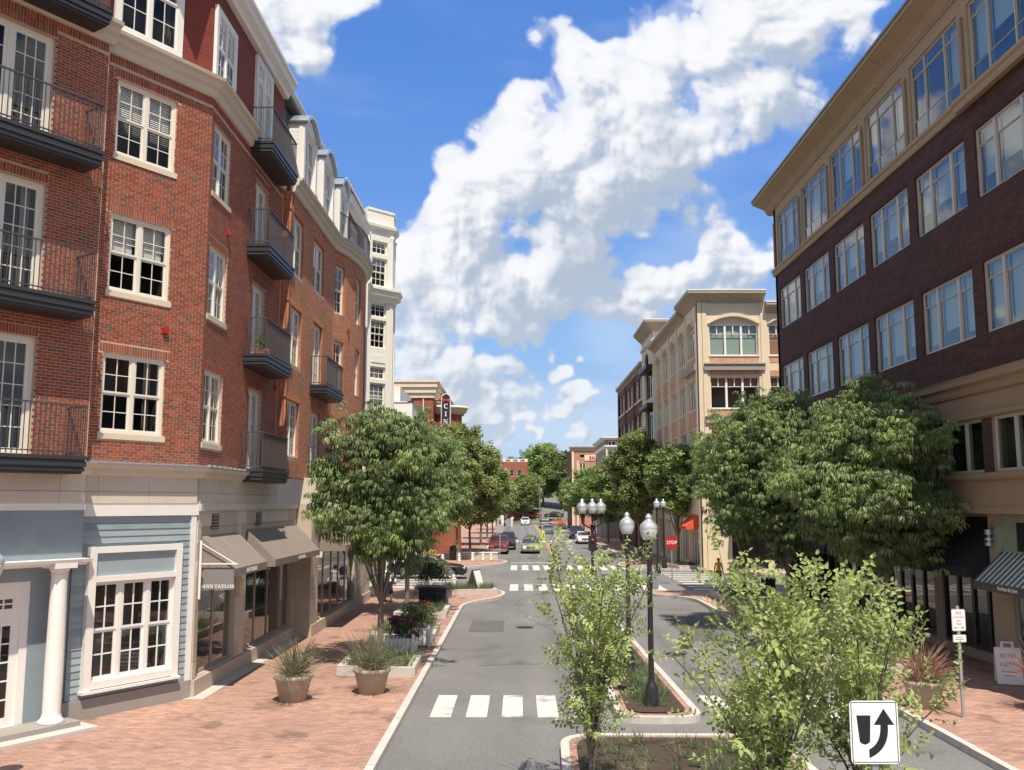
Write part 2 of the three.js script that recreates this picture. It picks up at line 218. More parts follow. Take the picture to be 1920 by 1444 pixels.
// a window in a wall's opening; rows run from the top: [share of height, lights across, lights down, glass]
function windowIn(W, u0, u1, v0, v1, o = {}) {
  const { name = 'window', cas = 0.07, cols = [1, 1], mull = 0.09, rows = [[0.5, 2, 2, M.glass], [0.5, 2, 2, M.screen]], sash = 0.045, bar: mb = 0.02, mat = M.trim, sashMat = mat, w = -0.05, deep = 0.1, room = true, solid = M.room } = o;
  const g = [], panes = [], wd = u1 - u0, ht = v1 - v0;
  g.push(bx(0, wd, 0, cas, -deep, 0), bx(0, wd, ht - cas, ht, -deep, 0), bx(0, cas, cas, ht - cas, -deep, 0), bx(wd - cas, wd, cas, ht - cas, -deep, 0));
  const inner = wd - 2 * cas - mull * (cols.length - 1), tot = cols.reduce((a, b) => a + b, 0), rt = rows.reduce((a, b) => a + b[0], 0);
  let x = cas;
  cols.forEach((c, i) => {
    const cw = (inner * c) / tot; let y = ht - cas;
    rows.forEach(([share, nx, ny, glass0], r) => {
      const glass = Array.isArray(glass0) ? glass0[i] : glass0;
      const rh = ((ht - 2 * cas) * share) / rt, a = x, b = x + cw, t = y, d = y - rh, z = -0.02 - (r % 2) * 0.022;
      g.push(bx(a, b, t - sash, t, z - 0.03, z), bx(a, b, d, d + sash, z - 0.03, z), bx(a, a + sash, d + sash, t - sash, z - 0.03, z), bx(b - sash, b, d + sash, t - sash, z - 0.03, z));
      const iw = (cw - 2 * sash - mb * (nx - 1)) / nx, ih = (rh - 2 * sash - mb * (ny - 1)) / ny;
      for (let k = 1; k < nx; k++) { const q = a + sash + k * iw + (k - 1) * mb; g.push(bx(q, q + mb, d + sash, t - sash, z - 0.026, z - 0.006)); }
      for (let k = 1; k < ny; k++) { const q = d + sash + k * ih + (k - 1) * mb; g.push(bx(a + sash, b - sash, q, q + mb, z - 0.024, z - 0.008)); }
      for (let p = 0; p < nx; p++) for (let q = 0; q < ny; q++) panes.push([a + sash + p * (iw + mb) + iw / 2, d + sash + q * (ih + mb) + ih / 2, z - 0.016, iw + 0.01, ih + 0.01, glass]);
      y -= rh;
    });
    if (i) g.push(bx(x - mull, x, cas, ht - cas, -deep, -0.004));
    x += cw + mull;
  });
  const m = W.mesh(name, g, mat, u0, v0, w);
  for (const [px, py, pz, sx, sy, glass] of panes) { const q = mesh('pane', unit, glass, m, px, py, pz); q.scale.set(sx, sy, 1); }
  if (o.sill) mesh('sill', bx(-0.05, wd + 0.05, -o.sill, -0.003, -0.15, 0.09), o.sillMat ?? M.sill, m);
  if (o.blind) mesh('blind', Array.from({ length: Math.round((ht * o.blind) / 0.05) }, (_, i) => { const s = bx(cas, wd - cas, -0.022, 0.022, -0.002, 0.002); s.rotateX(-0.5); s.translate(0, ht - cas - 0.03 - i * 0.05, -0.17); return s; }), M.blind, m);
  if (o.shade) { x = cas; cols.forEach((c, i) => { const cw = (inner * c) / tot, k = Array.isArray(o.shade) ? o.shade[i] : o.shade; if (k > 0) mesh('shade', bx(x + 0.03, x + cw - 0.03, ht - cas - (ht - 2 * cas) * k, ht - cas, -0.2, -0.19), o.shadeMat ?? M.shade, m); x += cw + mull; }); }
  if (o.curtain) for (const s of [0, 1]) { const cg = new THREE.PlaneGeometry(0.2, ht - 0.1, 14, 1), cp = cg.attributes.position; for (let i = 0; i < cp.count; i++) cp.setZ(i, Math.sin(cp.getX(i) * 60) * 0.025); cg.computeVertexNormals(); mesh('curtain', cg, M.curtain, m, s ? wd - 0.2 : 0.2, ht / 2, -0.36); }
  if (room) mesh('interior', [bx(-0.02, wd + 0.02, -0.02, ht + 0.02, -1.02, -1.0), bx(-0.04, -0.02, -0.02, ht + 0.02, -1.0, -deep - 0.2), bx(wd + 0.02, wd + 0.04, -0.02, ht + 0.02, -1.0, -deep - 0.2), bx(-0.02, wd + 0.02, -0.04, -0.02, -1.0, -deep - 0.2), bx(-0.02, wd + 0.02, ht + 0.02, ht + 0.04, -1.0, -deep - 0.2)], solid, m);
  return m;
}

// ---------- ground, roads, pavements ----------
const flat = (pts, y) => { const s = new THREE.Shape(pts.map(([x, z]) => new THREE.Vector2(x, -z))), g = new THREE.ShapeGeometry(s); g.rotateX(-Math.PI / 2); g.translate(0, y, 0); const p = g.attributes.position, u = g.attributes.uv; for (let i = 0; i < p.count; i++) u.setXY(i, p.getX(i), p.getZ(i)); return g; };
const round = (pts, r, n = 6) => { const out = []; pts.forEach((p, i) => { const rr = p[2] ?? r; if (!rr) { out.push([p[0], p[1]]); return; } const a = pts[(i + pts.length - 1) % pts.length], b = pts[(i + 1) % pts.length], da = Math.hypot(a[0] - p[0], a[1] - p[1]), db = Math.hypot(b[0] - p[0], b[1] - p[1]), q = Math.min(rr, da / 2, db / 2); const A = [p[0] + ((a[0] - p[0]) * q) / da, p[1] + ((a[1] - p[1]) * q) / da], B = [p[0] + ((b[0] - p[0]) * q) / db, p[1] + ((b[1] - p[1]) * q) / db]; for (let k = 0; k <= n; k++) { const t = k / n; out.push([lerp(lerp(A[0], p[0], t), lerp(p[0], B[0], t), t), lerp(lerp(A[1], p[1], t), lerp(p[1], B[1], t), t)]); } }); return out; };
M.asphalt = (() => { // 16 m squares: worn wheel tracks and oil drips follow the two lanes
  const N = 1024, f = (u, v) => { const x = u * 16, g = (c, w) => Math.exp(-(((x - c) / w) ** 2)), n = pfbm(u, v, 6, 5, 61), fine = pn(u * 512, v * 512, 512, 62), fade = 0.6 + 0.8 * pfbm(u * 0.999, v, 3, 2, 70); return (0.172 + (n - 0.5) * 0.075 + (fine - 0.5) * 0.05 + 0.016 * fade * (g(0.45, 0.35) + g(1.95, 0.35) + g(4.15, 0.35) + g(5.65, 0.35)) - 0.03 * fade * (g(1.2, 0.22) + g(4.9, 0.22)) - 0.035 * sstep(0.6, 0.78, pfbm(u, v, 9, 4, 75))); };
  const map = rep(pix(N, N, (u, v) => { const k = f(u, v); return [toS(k), toS(k * 0.985), toS(k * 0.965)]; }), 16), bump = rep(pix(512, 512, (u, v) => [pn(u * 256, v * 256, 256, 64) * 0.7 + pn(u * 128, v * 128, 128, 65) * 0.3], false), 2.1);
  return new THREE.MeshStandardMaterial({ map, bumpMap: bump, bumpScale: 0.006, roughness: 0.93 });
})();
M.paver = (() => {
  const N = 1024, n = 32, at = (u, v) => { const j = Math.floor(v * n * 2), o = j % 2 ? 0.5 : 0, f = u * n + o, i = Math.floor(f) % n, x = f - Math.floor(f), y = v * n * 2 - j; return [j * n + i, Math.min(x, 1 - x) * 0.2, Math.min(y, 1 - y) * 0.1]; };
  const map = rep(pix(N, N, (u, v) => { const [i, dx, dy] = at(u, v), k = 0.82 + 0.36 * hash3(i, 4, 9), m = sstep(0.001, 0.005, Math.min(dx, dy)), w = (0.8 + 0.4 * pfbm(u, v, 4, 4, 5)) * (1 - 0.35 * sstep(0.6, 0.75, pfbm(u, v, 7, 4, 17))), c = hash3(i, 8, 2) > 0.8 ? [0.36, 0.23, 0.19] : [0.4, 0.24, 0.18]; return c.map((q) => toS(q * k * w * lerp(0.55, 1, m))); }), 6.4);
  const b = rep(pix(N, N, (u, v) => { const [, dx, dy] = at(u, v); return [sstep(0, 0.006, Math.min(dx, dy))]; }, false), 6.4);
  return new THREE.MeshStandardMaterial({ map, bumpMap: b, bumpScale: 0.006, roughness: 0.9 });
})();
M.granite = mottled([0.52, 0.49, 0.45], 0.25, 1.1, { seed: 63, bump: 0.002 });
M.concrete = mottled([0.5, 0.47, 0.42], 0.14, 2.6, { seed: 64, bump: 0.002, stain: 0.08 });
M.paintW = (() => { const f = (u, v) => { const w = sstep(0.52, 0.72, pfbm(u, v, 5, 5, 65)) * 0.75 + sstep(0.62, 0.8, pn(u * 128, v * 128, 128, 66)) * 0.35; return clamp(w); }; return new THREE.MeshStandardMaterial({ map: rep(pix(512, 512, (u, v) => { const w = f(u, v), n = 0.92 + 0.16 * pn(u * 256, v * 256, 256, 67); return [0.62, 0.6, 0.54].map((c, k) => toS(lerp(c, [0.2, 0.195, 0.19][k], w) * n)); }), 2.9), roughness: 0.8 }); })();
M.paintY = mottled([0.62, 0.34, 0.06], 0.2, 1.4, { seed: 66, per: 10, stain: 0.15, rough: 0.7 });
M.lawn = mottled([0.11, 0.15, 0.045], 0.4, 3.1, { seed: 67, bump: 0.03, rough: 1 });

// terrain: level street, then a rise beyond the end of it
const hillY = (x, z) => sstep(-214, -262, z) * 5.2 + sstep(-255, -330, z) * 5 + sstep(-40, -90, x) * sstep(-200, -260, z) * 1.5;
{
  const g = new THREE.PlaneGeometry(1400, 1400, 100, 140); g.rotateX(-Math.PI / 2); g.translate(0, 0, -400); const p = g.attributes.position, u = g.attributes.uv;
  for (let i = 0; i < p.count; i++) { p.setY(i, hillY(p.getX(i), p.getZ(i)) - 0.03); u.setXY(i, p.getX(i), p.getZ(i)); } g.computeVertexNormals(); structure('ground', g, M.lawn);
}
const road = structure('road', [flat([[-3.4, 40], [9.6, 40], [9.6, -216], [-3.4, -216]], 0), flat([[-140, -48.4], [-3.4, -48.4], [-3.4, -70.5], [-140, -70.5]], 0), flat([[9.6, -48.4], [140, -48.4], [140, -67], [9.6, -67]], 0)], M.asphalt);
const lot = (() => { const g = new THREE.PlaneGeometry(34, 62, 6, 24); g.rotateX(-Math.PI / 2); g.translate(-4, 0, -246); const p = g.attributes.position, u = g.attributes.uv; for (let i = 0; i < p.count; i++) { p.setY(i, hillY(p.getX(i), p.getZ(i)) + 0.05); u.setXY(i, p.getX(i), p.getZ(i)); } g.computeVertexNormals(); return structure('parking_lot', g, M.asphalt); })();
const stripe = (n, m, pts, y = 0.006) => mesh(n, flat(pts, y), m, road);
const cross = (z0, z1, x0, n, pitch, w) => { for (let i = 0; i < n; i++) if (z0 !== -21.4 || x0 + i * pitch + w < 2.0 || x0 + i * pitch > 4.1) stripe('crosswalk_stripe', M.paintW, [[x0 + i * pitch, z0], [x0 + i * pitch + w, z0], [x0 + i * pitch + w, z1], [x0 + i * pitch, z1]]); };
cross(-51.6, -55.6, -0.55, 11, 0.815, 0.47);
cross(-67.2, -72.4, -0.65, 12, 0.815, 0.47);
cross(-116, -121, -0.6, 11, 0.84, 0.47);
cross(-21.4, -23.8, -2.0, 13, 0.8, 0.47);
for (let i = 0; i < 8; i++) stripe('crosswalk_stripe', M.paintW, [[-7.2, -53.6 - i * 1.75], [-3.9, -53.6 - i * 1.75], [-3.9, -54.2 - i * 1.75], [-7.2, -54.2 - i * 1.75]]);
for (let i = 0; i < 8; i++) stripe('crosswalk_stripe', M.paintW, [[9.6, -52.2 - i * 1.75], [12.8, -52.2 - i * 1.75], [12.8, -52.8 - i * 1.75], [9.6, -52.8 - i * 1.75]]);
stripe('stop_line', M.paintW, [[-0.7, -75.3], [2.8, -75.3], [2.8, -75.75], [-0.7, -75.75]]);
stripe('stop_line', M.paintW, [[3.2, -49.6], [7.4, -49.6], [7.4, -50.1], [3.2, -50.1]]);
for (const s of [0, 0.26]) {
  stripe('centre_line', M.paintY, [[2.92 + s, -75.6], [3.03 + s, -75.6], [3.16 + s, -116], [3.05 + s, -116]]);
  stripe('centre_line', M.paintY, [[3.06 + s, -121.5], [3.17 + s, -121.5], [3.3 + s, -210], [3.19 + s, -210]]);
}
stripe('centre_line', M.paintY, [[2.46, -49.6], [2.57, -49.6], [2.3, -40.2], [2.19, -40.2]]);
stripe('centre_line', M.paintY, [[2.72, -49.6], [2.83, -49.6], [3.72, -40.2], [3.61, -40.2]]);
// tar-sealed cracks and patches in the asphalt
M.tar = mottled([0.09, 0.088, 0.086], 0.2, 1, { seed: 68, rough: 0.85 });
{ const R = rng(5); for (const [x, z, dx, dz, n] of [[-0.5, -44, 0.25, -1.1, 9], [1.6, -33, -0.2, -1.2, 8], [0.2, -63, 1.1, -0.1, 7], [5.5, -57, 0.2, -1.2, 8], [-1.2, -28, 0.7, -0.2, 8]]) { let X = x, Z = z; const a = [], b = []; for (let i = 0; i <= n; i++) { a.push([X - 0.02, Z - 0.02]); b.unshift([X + 0.02, Z + 0.02]); X += dx + (R() - 0.5) * 0.5; Z += dz + (R() - 0.5) * 0.5; } stripe('sealed_crack', M.tar, [...a, ...b], 0.004); } }

// manholes, a utility patch and worn paint
for (const [x, z] of [[0.2, -36.5], [4.9, -30.2], [1.4, -59.5], [5.6, -63], [1.0, -82]]) { const c = cyl(0.34, 0.34, 0.012, 24, x, 0.0, z), m = mesh('manhole_cover', c, M.iron0 ??= std(0.06, 0.058, 0.055, 0.6, 0.5), road); for (let i = 0; i < 5; i++) mesh('cover_rib', bx(x - 0.26, x + 0.26, 0.0125, 0.018, z - 0.21 + i * 0.1, z - 0.17 + i * 0.1), M.iron0, m); }
M.patch = mottled([0.115, 0.113, 0.11], 0.3, 2.3, { seed: 69, rough: 0.95, bump: 0.004 });
for (const [x0, x1, z0, z1] of [[-1.9, -0.6, -38.6, -35.2], [5.9, 7.3, -41, -33], [1.9, 3.0, -57.5, -62.5]]) stripe('asphalt_patch', M.patch, [[x0, z0], [x1, z0], [x1, z1], [x0, z1]], 0.0035);

// raised pavements: paved top with a granite kerb round the road side
function pavement(name, pts, kerbFrom, kerbTo, y = 0.13) {
  const top = structure(name, flat(pts, y), M.paver), n = pts.length, K = [];
  const loop = []; for (let i = kerbFrom; i <= kerbTo; i++) loop.push(pts[i % n]);
  const at = (i) => { const p = loop[i], a = loop[Math.max(0, i - 1)], b = loop[Math.min(loop.length - 1, i + 1)], dx = b[0] - a[0], dz = b[1] - a[1], L = Math.hypot(dx, dz) || 1; return [p, [-dz / L, dx / L]]; };
  const area = pts.reduce((s, p, i) => { const q = pts[(i + 1) % n]; return s + p[0] * q[1] - q[0] * p[1]; }, 0), sg = area > 0 ? -1 : 1;
  for (let i = 0; i < loop.length - 1; i++) {
    const [p, np] = at(i), [q, nq] = at(i + 1), len = Math.hypot(q[0] - p[0], q[1] - p[1]), parts = Math.max(1, Math.round(len / 1.8));
    for (let k = 0; k < parts; k++) {
      const f = (t) => { const c = [lerp(p[0], q[0], t), lerp(p[1], q[1], t)], nn = [lerp(np[0], nq[0], t) * sg, lerp(np[1], nq[1], t) * sg]; return [[c[0] + nn[0] * 0.0, c[1] + nn[1] * 0.0], [c[0] - nn[0] * 0.16, c[1] - nn[1] * 0.16]]; };
      const gap = parts > 1 ? 0.006 / (len / parts) : 0, [o0, i0] = f((k + gap) / parts), [o1, i1] = f((k + 1 - gap) / parts), e = new THREE.Shape([o0, o1, i1, i0].map(([x, z]) => new THREE.Vector2(x, -z))), g = new THREE.ExtrudeGeometry(e, { depth: y + 0.014 + (k % 3) * 0.003, bevelEnabled: false });
      g.rotateX(-Math.PI / 2); K.push(g);
    }
  }
  K.forEach((g) => mesh('kerb_stone', g, M.granite, top));
  return top;
}
pavement('pavement', round([[-2.5, 30, 0], [-2.55, -44.2, 2], [-0.75, -47.2, 1.5], [-0.75, -50.4, 1.2], [-4.5, -52.6, 3], [-12, -50.5, 2], [-40, -50.2, 0], [-40, 30, 0]], 1), 0, 33);
pavement('pavement', round([[-40, -67.6, 0], [-4.5, -67.6, 3], [-0.95, -73.6, 2.2], [-0.95, -76.6, 1.5], [-3.3, -80.5, 2], [-3.3, -214, 0], [-40, -214, 0]], 1), 0, 31);
pavement('pavement', round([[40, -49.4, 0], [10.5, -49.4, 1.5], [6.6, -50.9, 1], [6.6, -48.6, 1], [8.5, -46.6, 1.5], [8.4, 30, 0], [40, 30, 0]], 1), 0, 30);
pavement('pavement', round([[40, -214, 0], [8.9, -214, 0], [8.9, -76, 2], [7.4, -73, 1.5], [7.4, -69.5, 1.5], [11, -66.2, 2], [40, -66.2, 0]], 1), 1, 30);
// planted island in the middle of the street
const isl = round([[2.1, -20.8], [4.0, -20.8], [3.8, -39.6], [2.4, -39.6]], 0.7);
const island = pavement('traffic_island', isl, 0, isl.length);
mesh('soil', flat(round([[2.4, -21.2], [3.7, -21.2], [3.5, -39.2], [2.7, -39.2]], 0.5), 0.16), M.soil, island);
// plinth strip of paler stone along the shopfronts
structure('paving_border', bx(-8.2, -7.42, 0.131, 0.145, -46, -22.6), M.concrete);

// ---------- red brick apartments, left ----------
// real bricks on a mortar wall; the nearest 300 become parts, the rest one mass
function layBricks(list, wallMesh, W, u0, u1, v0, v1, holes, soldiers = []) {
  const R = rng(Math.round(u0 * 991 + v1 * 17 + W.a * 100)), ch = 0.0677, jl = 0.0115, bl = 0.203, cut = [...holes, ...soldiers], n = Math.floor((v1 - v0) / ch);
  const add = (x, y, w, h) => { if (w < 0.025 || h < 0.02) return; const k = R() < 0.085 ? 5 : Math.floor(R() * 5); list.push({ wallMesh, x, y, w, h, k, z: -0.0165 + (R() - 0.5) * 0.002, wx: W.x + W.t[0] * x + W.p.position.x, wz: W.z + W.t[1] * x + W.p.position.z, tone: 0.86 + R() * 0.28 }); };
  for (let j = 0; j < n; j++) {
    const y = v0 + j * ch, yt = y + ch - jl, cuts = cut.filter(([, , c, d]) => yt > c + 0.012 && y < d - 0.012).map(([a, b]) => [a, b]).sort((a, b) => a[0] - b[0]);
    let segs = [[u0, u1]]; for (const [a, b] of cuts) segs = segs.flatMap(([s, e]) => (b <= s || a >= e ? [[s, e]] : [[s, a], [b, e]].filter(([p, q]) => q - p > 0.02)));
    for (let x = u0 - bl + (j % 2 ? bl / 2 : 0); x < u1; x += bl) for (const [s, e] of segs) { const a = Math.max(x, s), b = Math.min(x + bl - jl, e); if (b > a) add((a + b) / 2, (y + yt) / 2, b - a, ch - jl); }
  }
  for (const [a, b, c, d] of soldiers) { const m = Math.round((b - a) / ch), st = (b - a) / m; for (let i = 0; i < m; i++) add(a + (i + 0.5) * st, (c + d) / 2, st - jl, d - c - jl); }
}
function finishBricks(list) {
  for (const b of list) b.d = Math.hypot(b.wx, b.y - 4.7, b.wz);
  const seen = list.filter((b) => { const px = 974 + (1750 * b.wx) / -b.wz, py = 944 - (1750 * (b.y - 4.7)) / -b.wz; return px > 5 && py > 10 && b.w > 0.15; }).sort((a, b) => a.d - b.d).slice(0, 300), near = new Set(seen);
  for (const b of seen) { const m = mesh('brick', cube, M.bricks[b.k], b.wallMesh, b.x, b.y, b.z); m.scale.set(b.w, b.h, 0.04); }
  const by = new Map(); for (const b of list) if (!near.has(b)) { if (!by.has(b.wallMesh)) by.set(b.wallMesh, []); by.get(b.wallMesh).push(b); }
  const mat = mottled([0.5, 0.5, 0.5], 0.3, 0.37, { seed: 51, size: 64, fine: 0.6, bump: 0.002, rough: 0.92 }), M4 = new THREE.Matrix4(), C = new THREE.Color();
  for (const [wm, l] of by) { const im = new THREE.InstancedMesh(cube, mat, l.length); im.name = 'brick'; l.forEach((b, i) => { M4.makeScale(b.w, b.h, 0.04).setPosition(b.x, b.y, b.z); im.setMatrixAt(i, M4); const c = KB[b.k].map((q) => q * 2 * b.tone); im.setColorAt(i, C.setRGB(...c)); }); im.castShadow = im.receiveShadow = true; wm.add(stuff(im)); }
}
function balcony(W, u0, u1, v, p, mat = M.iron, ends = [1, 1], curveRail = null) {
  const L = u1 - u0, st = (y0, y1, i) => bx(i * 0.8, L - i * 0.8, y0, y1, -0.02, p - i);
  const b = W.mesh('balcony', [st(-0.075, 0, 0), st(-0.1, -0.075, 0.05), st(-0.215, -0.1, 0.025), st(-0.245, -0.215, 0.07), st(-0.31, -0.245, 0.05), st(-0.36, -0.31, 0.09)], mat, u0, v);
  const h = 1.05, i = 0.05, top = [bx(i, L - i, h - 0.025, h + 0.005, p - i - 0.05, p - i), bx(i, L - i, 0.07, 0.095, p - i - 0.035, p - i - 0.01)], s0 = i, s1 = L - i - 0.04;
  for (const [k, s] of [[0, s0], [1, s1]]) if (ends[k]) top.push(bx(s, s + 0.04, h - 0.025, h + 0.005, 0, p - i - 0.05), bx(s + 0.008, s + 0.033, 0.07, 0.095, 0, p - i - 0.035));
  mesh('rail', top, M.rail, b);
  const n = Math.round((L - 2 * i) / 0.108), bal = new THREE.BoxGeometry(0.016, h - 0.02, 0.016);
  for (let k = 0; k <= n; k++) mesh('baluster', bal, M.rail, b, i + 0.02 + ((L - 2 * i - 0.04) * k) / n, h / 2, p - i - 0.022);
  const m = Math.round(p / 0.108); for (const s of [s0, s1]) for (let k = 0; k < m; k++) mesh('baluster', bal, M.rail, b, s + 0.02, h / 2, 0.03 + ((p - 0.08) * k) / m);
  return b;
}
const FR = [[1, 3, 5, [M.screen, M.glass]]]; M.shadeTrim = std(0.5, 0.45, 0.36, 0.5);
const red = thing('brick_apartment_building', 'dark red brick apartments with stacked iron balconies and red stucco top storey, nearest on left', 'building', -8, 0, -21);
{
  const WA = new Wall(red, -7.86, -22.8, 57), WB = new Wall(red, -7.86, -22.8, 90), W0 = new Wall(red, -7.86 + 0.839 * 0.35, -22.8 + 0.545 * 0.35, 57), list = [];
  const ro = [0, 3.235, 6.44], hA = ro.map((d) => [-2.67, -1.04, 6.26 + d, 8.08 + d]), hB = ro.map((d) => [0.2, 1.66, 6.2 + d, 8.04 + d]), dB = [[5.66, 8.06], [8.93, 11.23], [12.13, 14.37]].map(([a, b]) => [4.0, 5.46, a, b]), d0 = [[5.66, 8.11], [8.93, 11.39], [12.21, 14.65]].map(([a, b]) => [-6.22, -4.38, a, b]);
  const wa = WA.sheet('wall', M.mortar, -3.2, 0, 5.55, 15.05, hA, 0.3), wb = WB.sheet('wall', M.mortar, 0, 7.25, 5.55, 15.05, [...hB, ...dB], 0.3), w0 = W0.sheet('wall', M.mortar, -9.5, -3.17, 5.55, 15.05, d0, 0.3);
  const sill = (h) => [h[0] - 0.05, h[1] + 0.05, h[2] - 0.13, h[2]], sol = (h, e = 0.1) => [h[0] - e, h[1] + e, h[3] + 0.005, h[3] + 0.205];
  layBricks(list, wa, WA, -3.19, 0.0, 5.62, 14.82, [...hA, ...hA.map(sill)], [...hA.slice(0, 2).map((h) => sol(h)), [-2.77, -0.94, 14.525, 14.76]]);
  layBricks(list, wa, WA, -3.19, 0.0, 14.82, 15.02, [], [[-3.19, 0, 14.825, 15.03]]);
  layBricks(list, wb, WB, 0.0, 7.1, 5.62, 14.82, [...hB, ...hB.map(sill), ...dB], [...hB.map((h) => sol(h)), ...dB.map((h) => sol(h))]);
  layBricks(list, wb, WB, 0.0, 7.1, 14.82, 15.02, [], [[0, 7.1, 14.825, 15.03]]);
  layBricks(list, w0, W0, -6.9, -3.17, 5.62, 14.82, [...d0], d0.map((h) => sol(h, 0.0)));
  layBricks(list, w0, W0, -6.9, -3.17, 14.82, 15.02, [], [[-6.9, -3.17, 14.825, 15.03]]);
  finishBricks(list);
  W0.box('return_wall', M.mortar, -3.17, -3.14, 5.55, 15.05, -0.4, -0.004);
  const win = (W, h, o) => windowIn(W, ...h, { sill: 0.13, w: -0.06, curtain: true, ...o });
  win(WA, hA[0], { curtain: true }); win(WA, hA[1], { blind: 0.3, shade: 0.5, curtain: false }); win(WA, hA[2], { blind: 0.62, curtain: false });
  hB.forEach((h, i) => win(WB, h, { cols: [1, 1], blind: [0, 0.3, 0][i] }));
  const door = { name: 'french_door', rows: FR, mull: 0.1, sash: 0.075, cas: 0.08, w: -0.12 };
  dB.forEach((h, i) => windowIn(WB, ...h, door)); d0.forEach((h, i) => windowIn(W0, ...h, { ...door, curtain: i === 1 }));
  // balconies
  for (const v of [5.66, 8.93, 12.21, 15.43]) balcony(W0, -8.4, -3.56, v, 0.72);
  for (const v of [5.66, 8.93, 12.13, 15.23]) balcony(WB, 3.3, 6.3, v, 0.7);
  // main cornice under the stucco storey
  const P = [[-0.05, 15.02], [0.08, 15.02], [0.12, 15.08], [0.13, 15.2], [0.22, 15.26], [0.24, 15.38], [0.34, 15.42], [0.36, 15.5], [-0.05, 15.53]], mt = Math.tan((16.5 * Math.PI) / 180);
  WA.mould('cornice', M.lime, -3.2, 0, P, 0, mt); WB.mould('cornice', M.lime, 0, 3.28, P, mt, 0); W0.mould('cornice', M.lime, -9.5, -3.05, P, 0, 0);
  WB.mould('cornice', M.lime, 6.32, 7.12, P);
  // stucco storey with recessed joints between its panels
  const h4 = [-2.86, -1.0, 15.64, 18.3], b4 = [0.04, 1.74, 15.54, 17.62], d4 = [3.72, 5.5, 15.24, 18.1], cas = { cas: 0.17, mat: M.white, w: 0.03, deep: 0.16 };
  const split = (W, u0, u1, holes) => { const ys = [15.5, 16.12, 16.74, 17.36, 17.98, 18.6, 19.25]; for (let i = 0; i < 6; i++) { const hs = holes.map(([a, b, c, d]) => [a, b, Math.max(c, ys[i] - 1e-3), Math.min(d, ys[i + 1] + 1e-3)]).filter((h) => h[3] > h[2]); let segs = [[u0, u1]]; for (const [a, b] of hs) segs = segs.flatMap(([s, e]) => (b <= s || a >= e ? [[s, e]] : [[s, a], [b, e]].filter((q) => q[1] - q[0] > 0.01))); for (const [s, e] of segs) W.box('stucco_panel', M.redStucco, s, e, ys[i] + 0.004, ys[i + 1] - 0.004, -0.3, -0.06); for (const [a, b, c, d] of hs) { if (d < ys[i + 1] - 0.01) W.box('stucco_panel', M.redStucco, a, b, d, ys[i + 1] - 0.004, -0.3, -0.063); if (c > ys[i] + 0.01) W.box('stucco_panel', M.redStucco, a, b, ys[i] + 0.004, c, -0.3, -0.063); } } W.box('backing_wall', M.redStucco, u0, u1, 15.5, 15.54, -0.34, -0.08); };
  split(WA, -3.2, -0.02, [h4]); split(WB, 0.0, 7.1, [b4, d4]); split(W0, -9.5, -3.17, []);
  windowIn(WA, ...h4, { ...cas, curtain: true }); windowIn(WB, ...b4, cas); windowIn(WB, ...d4, { ...cas, name: 'french_door', cas: 0.13, rows: [[0.22, 3, 2, M.glass], [0.78, 3, 5, M.glass]], sash: 0.08 });
  const Q = [[-0.3, 18.2], [0.1, 18.2], [0.14, 18.32], [0.3, 18.42], [0.32, 18.62], [0.4, 18.66], [0.4, 18.76], [-0.3, 18.78]];
  WA.mould('cornice', M.white, -3.2, 0, Q, 0, mt); WB.mould('cornice', M.white, 0, 7.1, Q, mt, 0); W0.mould('cornice', M.white, -9.5, -2.77, Q);
  WB.box('end_wall', M.redStucco, 7.1, 7.24, 15.5, 19.2, -6, -0.08);
  // limestone frieze panels, moulding and metal roof strip over the shops
  const band = (W, us, w) => { for (let i = 0; i < us.length - 1; i++) { W.box('stone_panel', M.lime, us[i] + 0.004, us[i + 1] - 0.004, 4.7, 4.95, w - 0.2, w + 0.012); W.box('stone_panel', M.lime, us[i] + 0.004, us[i + 1] - 0.004, 4.956, 5.33, w - 0.2, w); } W.box('backing_wall', M.limeWall, us[0], us[us.length - 1], 4.7, 5.3, w - 0.28, w - 0.18); };
  band(WA, [-3.2, -2.66, -1.38, -0.03], 0.07); band(WB, [0.03, 1.6, 3.2, 4.8, 6.4, 7.4], 0.07); band(W0, [-9.5, -7.6, -5.6, -3.75, -3.18], 0.07);
  const S = [[-0.1, 5.3], [0.1, 5.3], [0.14, 5.36], [0.2, 5.38], [0.22, 5.46], [0.3, 5.47], [0.34, 5.555], [-0.1, 5.555]];
  WA.mould('stone_moulding', M.lime, -3.2, 0, S, 0, mt); WB.mould('stone_moulding', M.lime, 0, 7.4, S, mt, 0); W0.mould('stone_moulding', M.lime, -9.5, -3.08, S);
  const T = [[-0.02, 5.557], [0.35, 5.557], [0.355, 5.58], [-0.02, 5.64]];
  for (const [W, a, b, l, r] of [[WA, -3.2, 0, 0, mt], [WB, 0, 7.4, mt, 0]]) { const c = W.mould('metal_roof_strip', M.zinc, a, b, T, l, r); for (let u = a + 0.25; u < b - 0.1; u += 0.42) mesh('snow_guard', bx(-0.035, 0.035, 5.6, 5.65, 0.16, 0.26), M.zinc, c, u, -0.005, 0); }
  for (const [W, u, v] of [[WA, -1.12, 8.72], [WB, 1.55, 8.75 + 3.1], [WB, 6.8, 8.3]]) W.mesh('fire_alarm', [bx(-0.07, 0.07, 0, 0.13, 0, 0.07), poly([[-0.05, 0.13], [0.05, 0.13], [0.03, 0.16], [-0.03, 0.16]], 0.05)], M.alarm, u, v, 0.01);
  mesh('roof', [bx(-12, 0.2, 18.9, 19.1, -9, 0.2)], M.slate, red, 0, 0, 0);
}
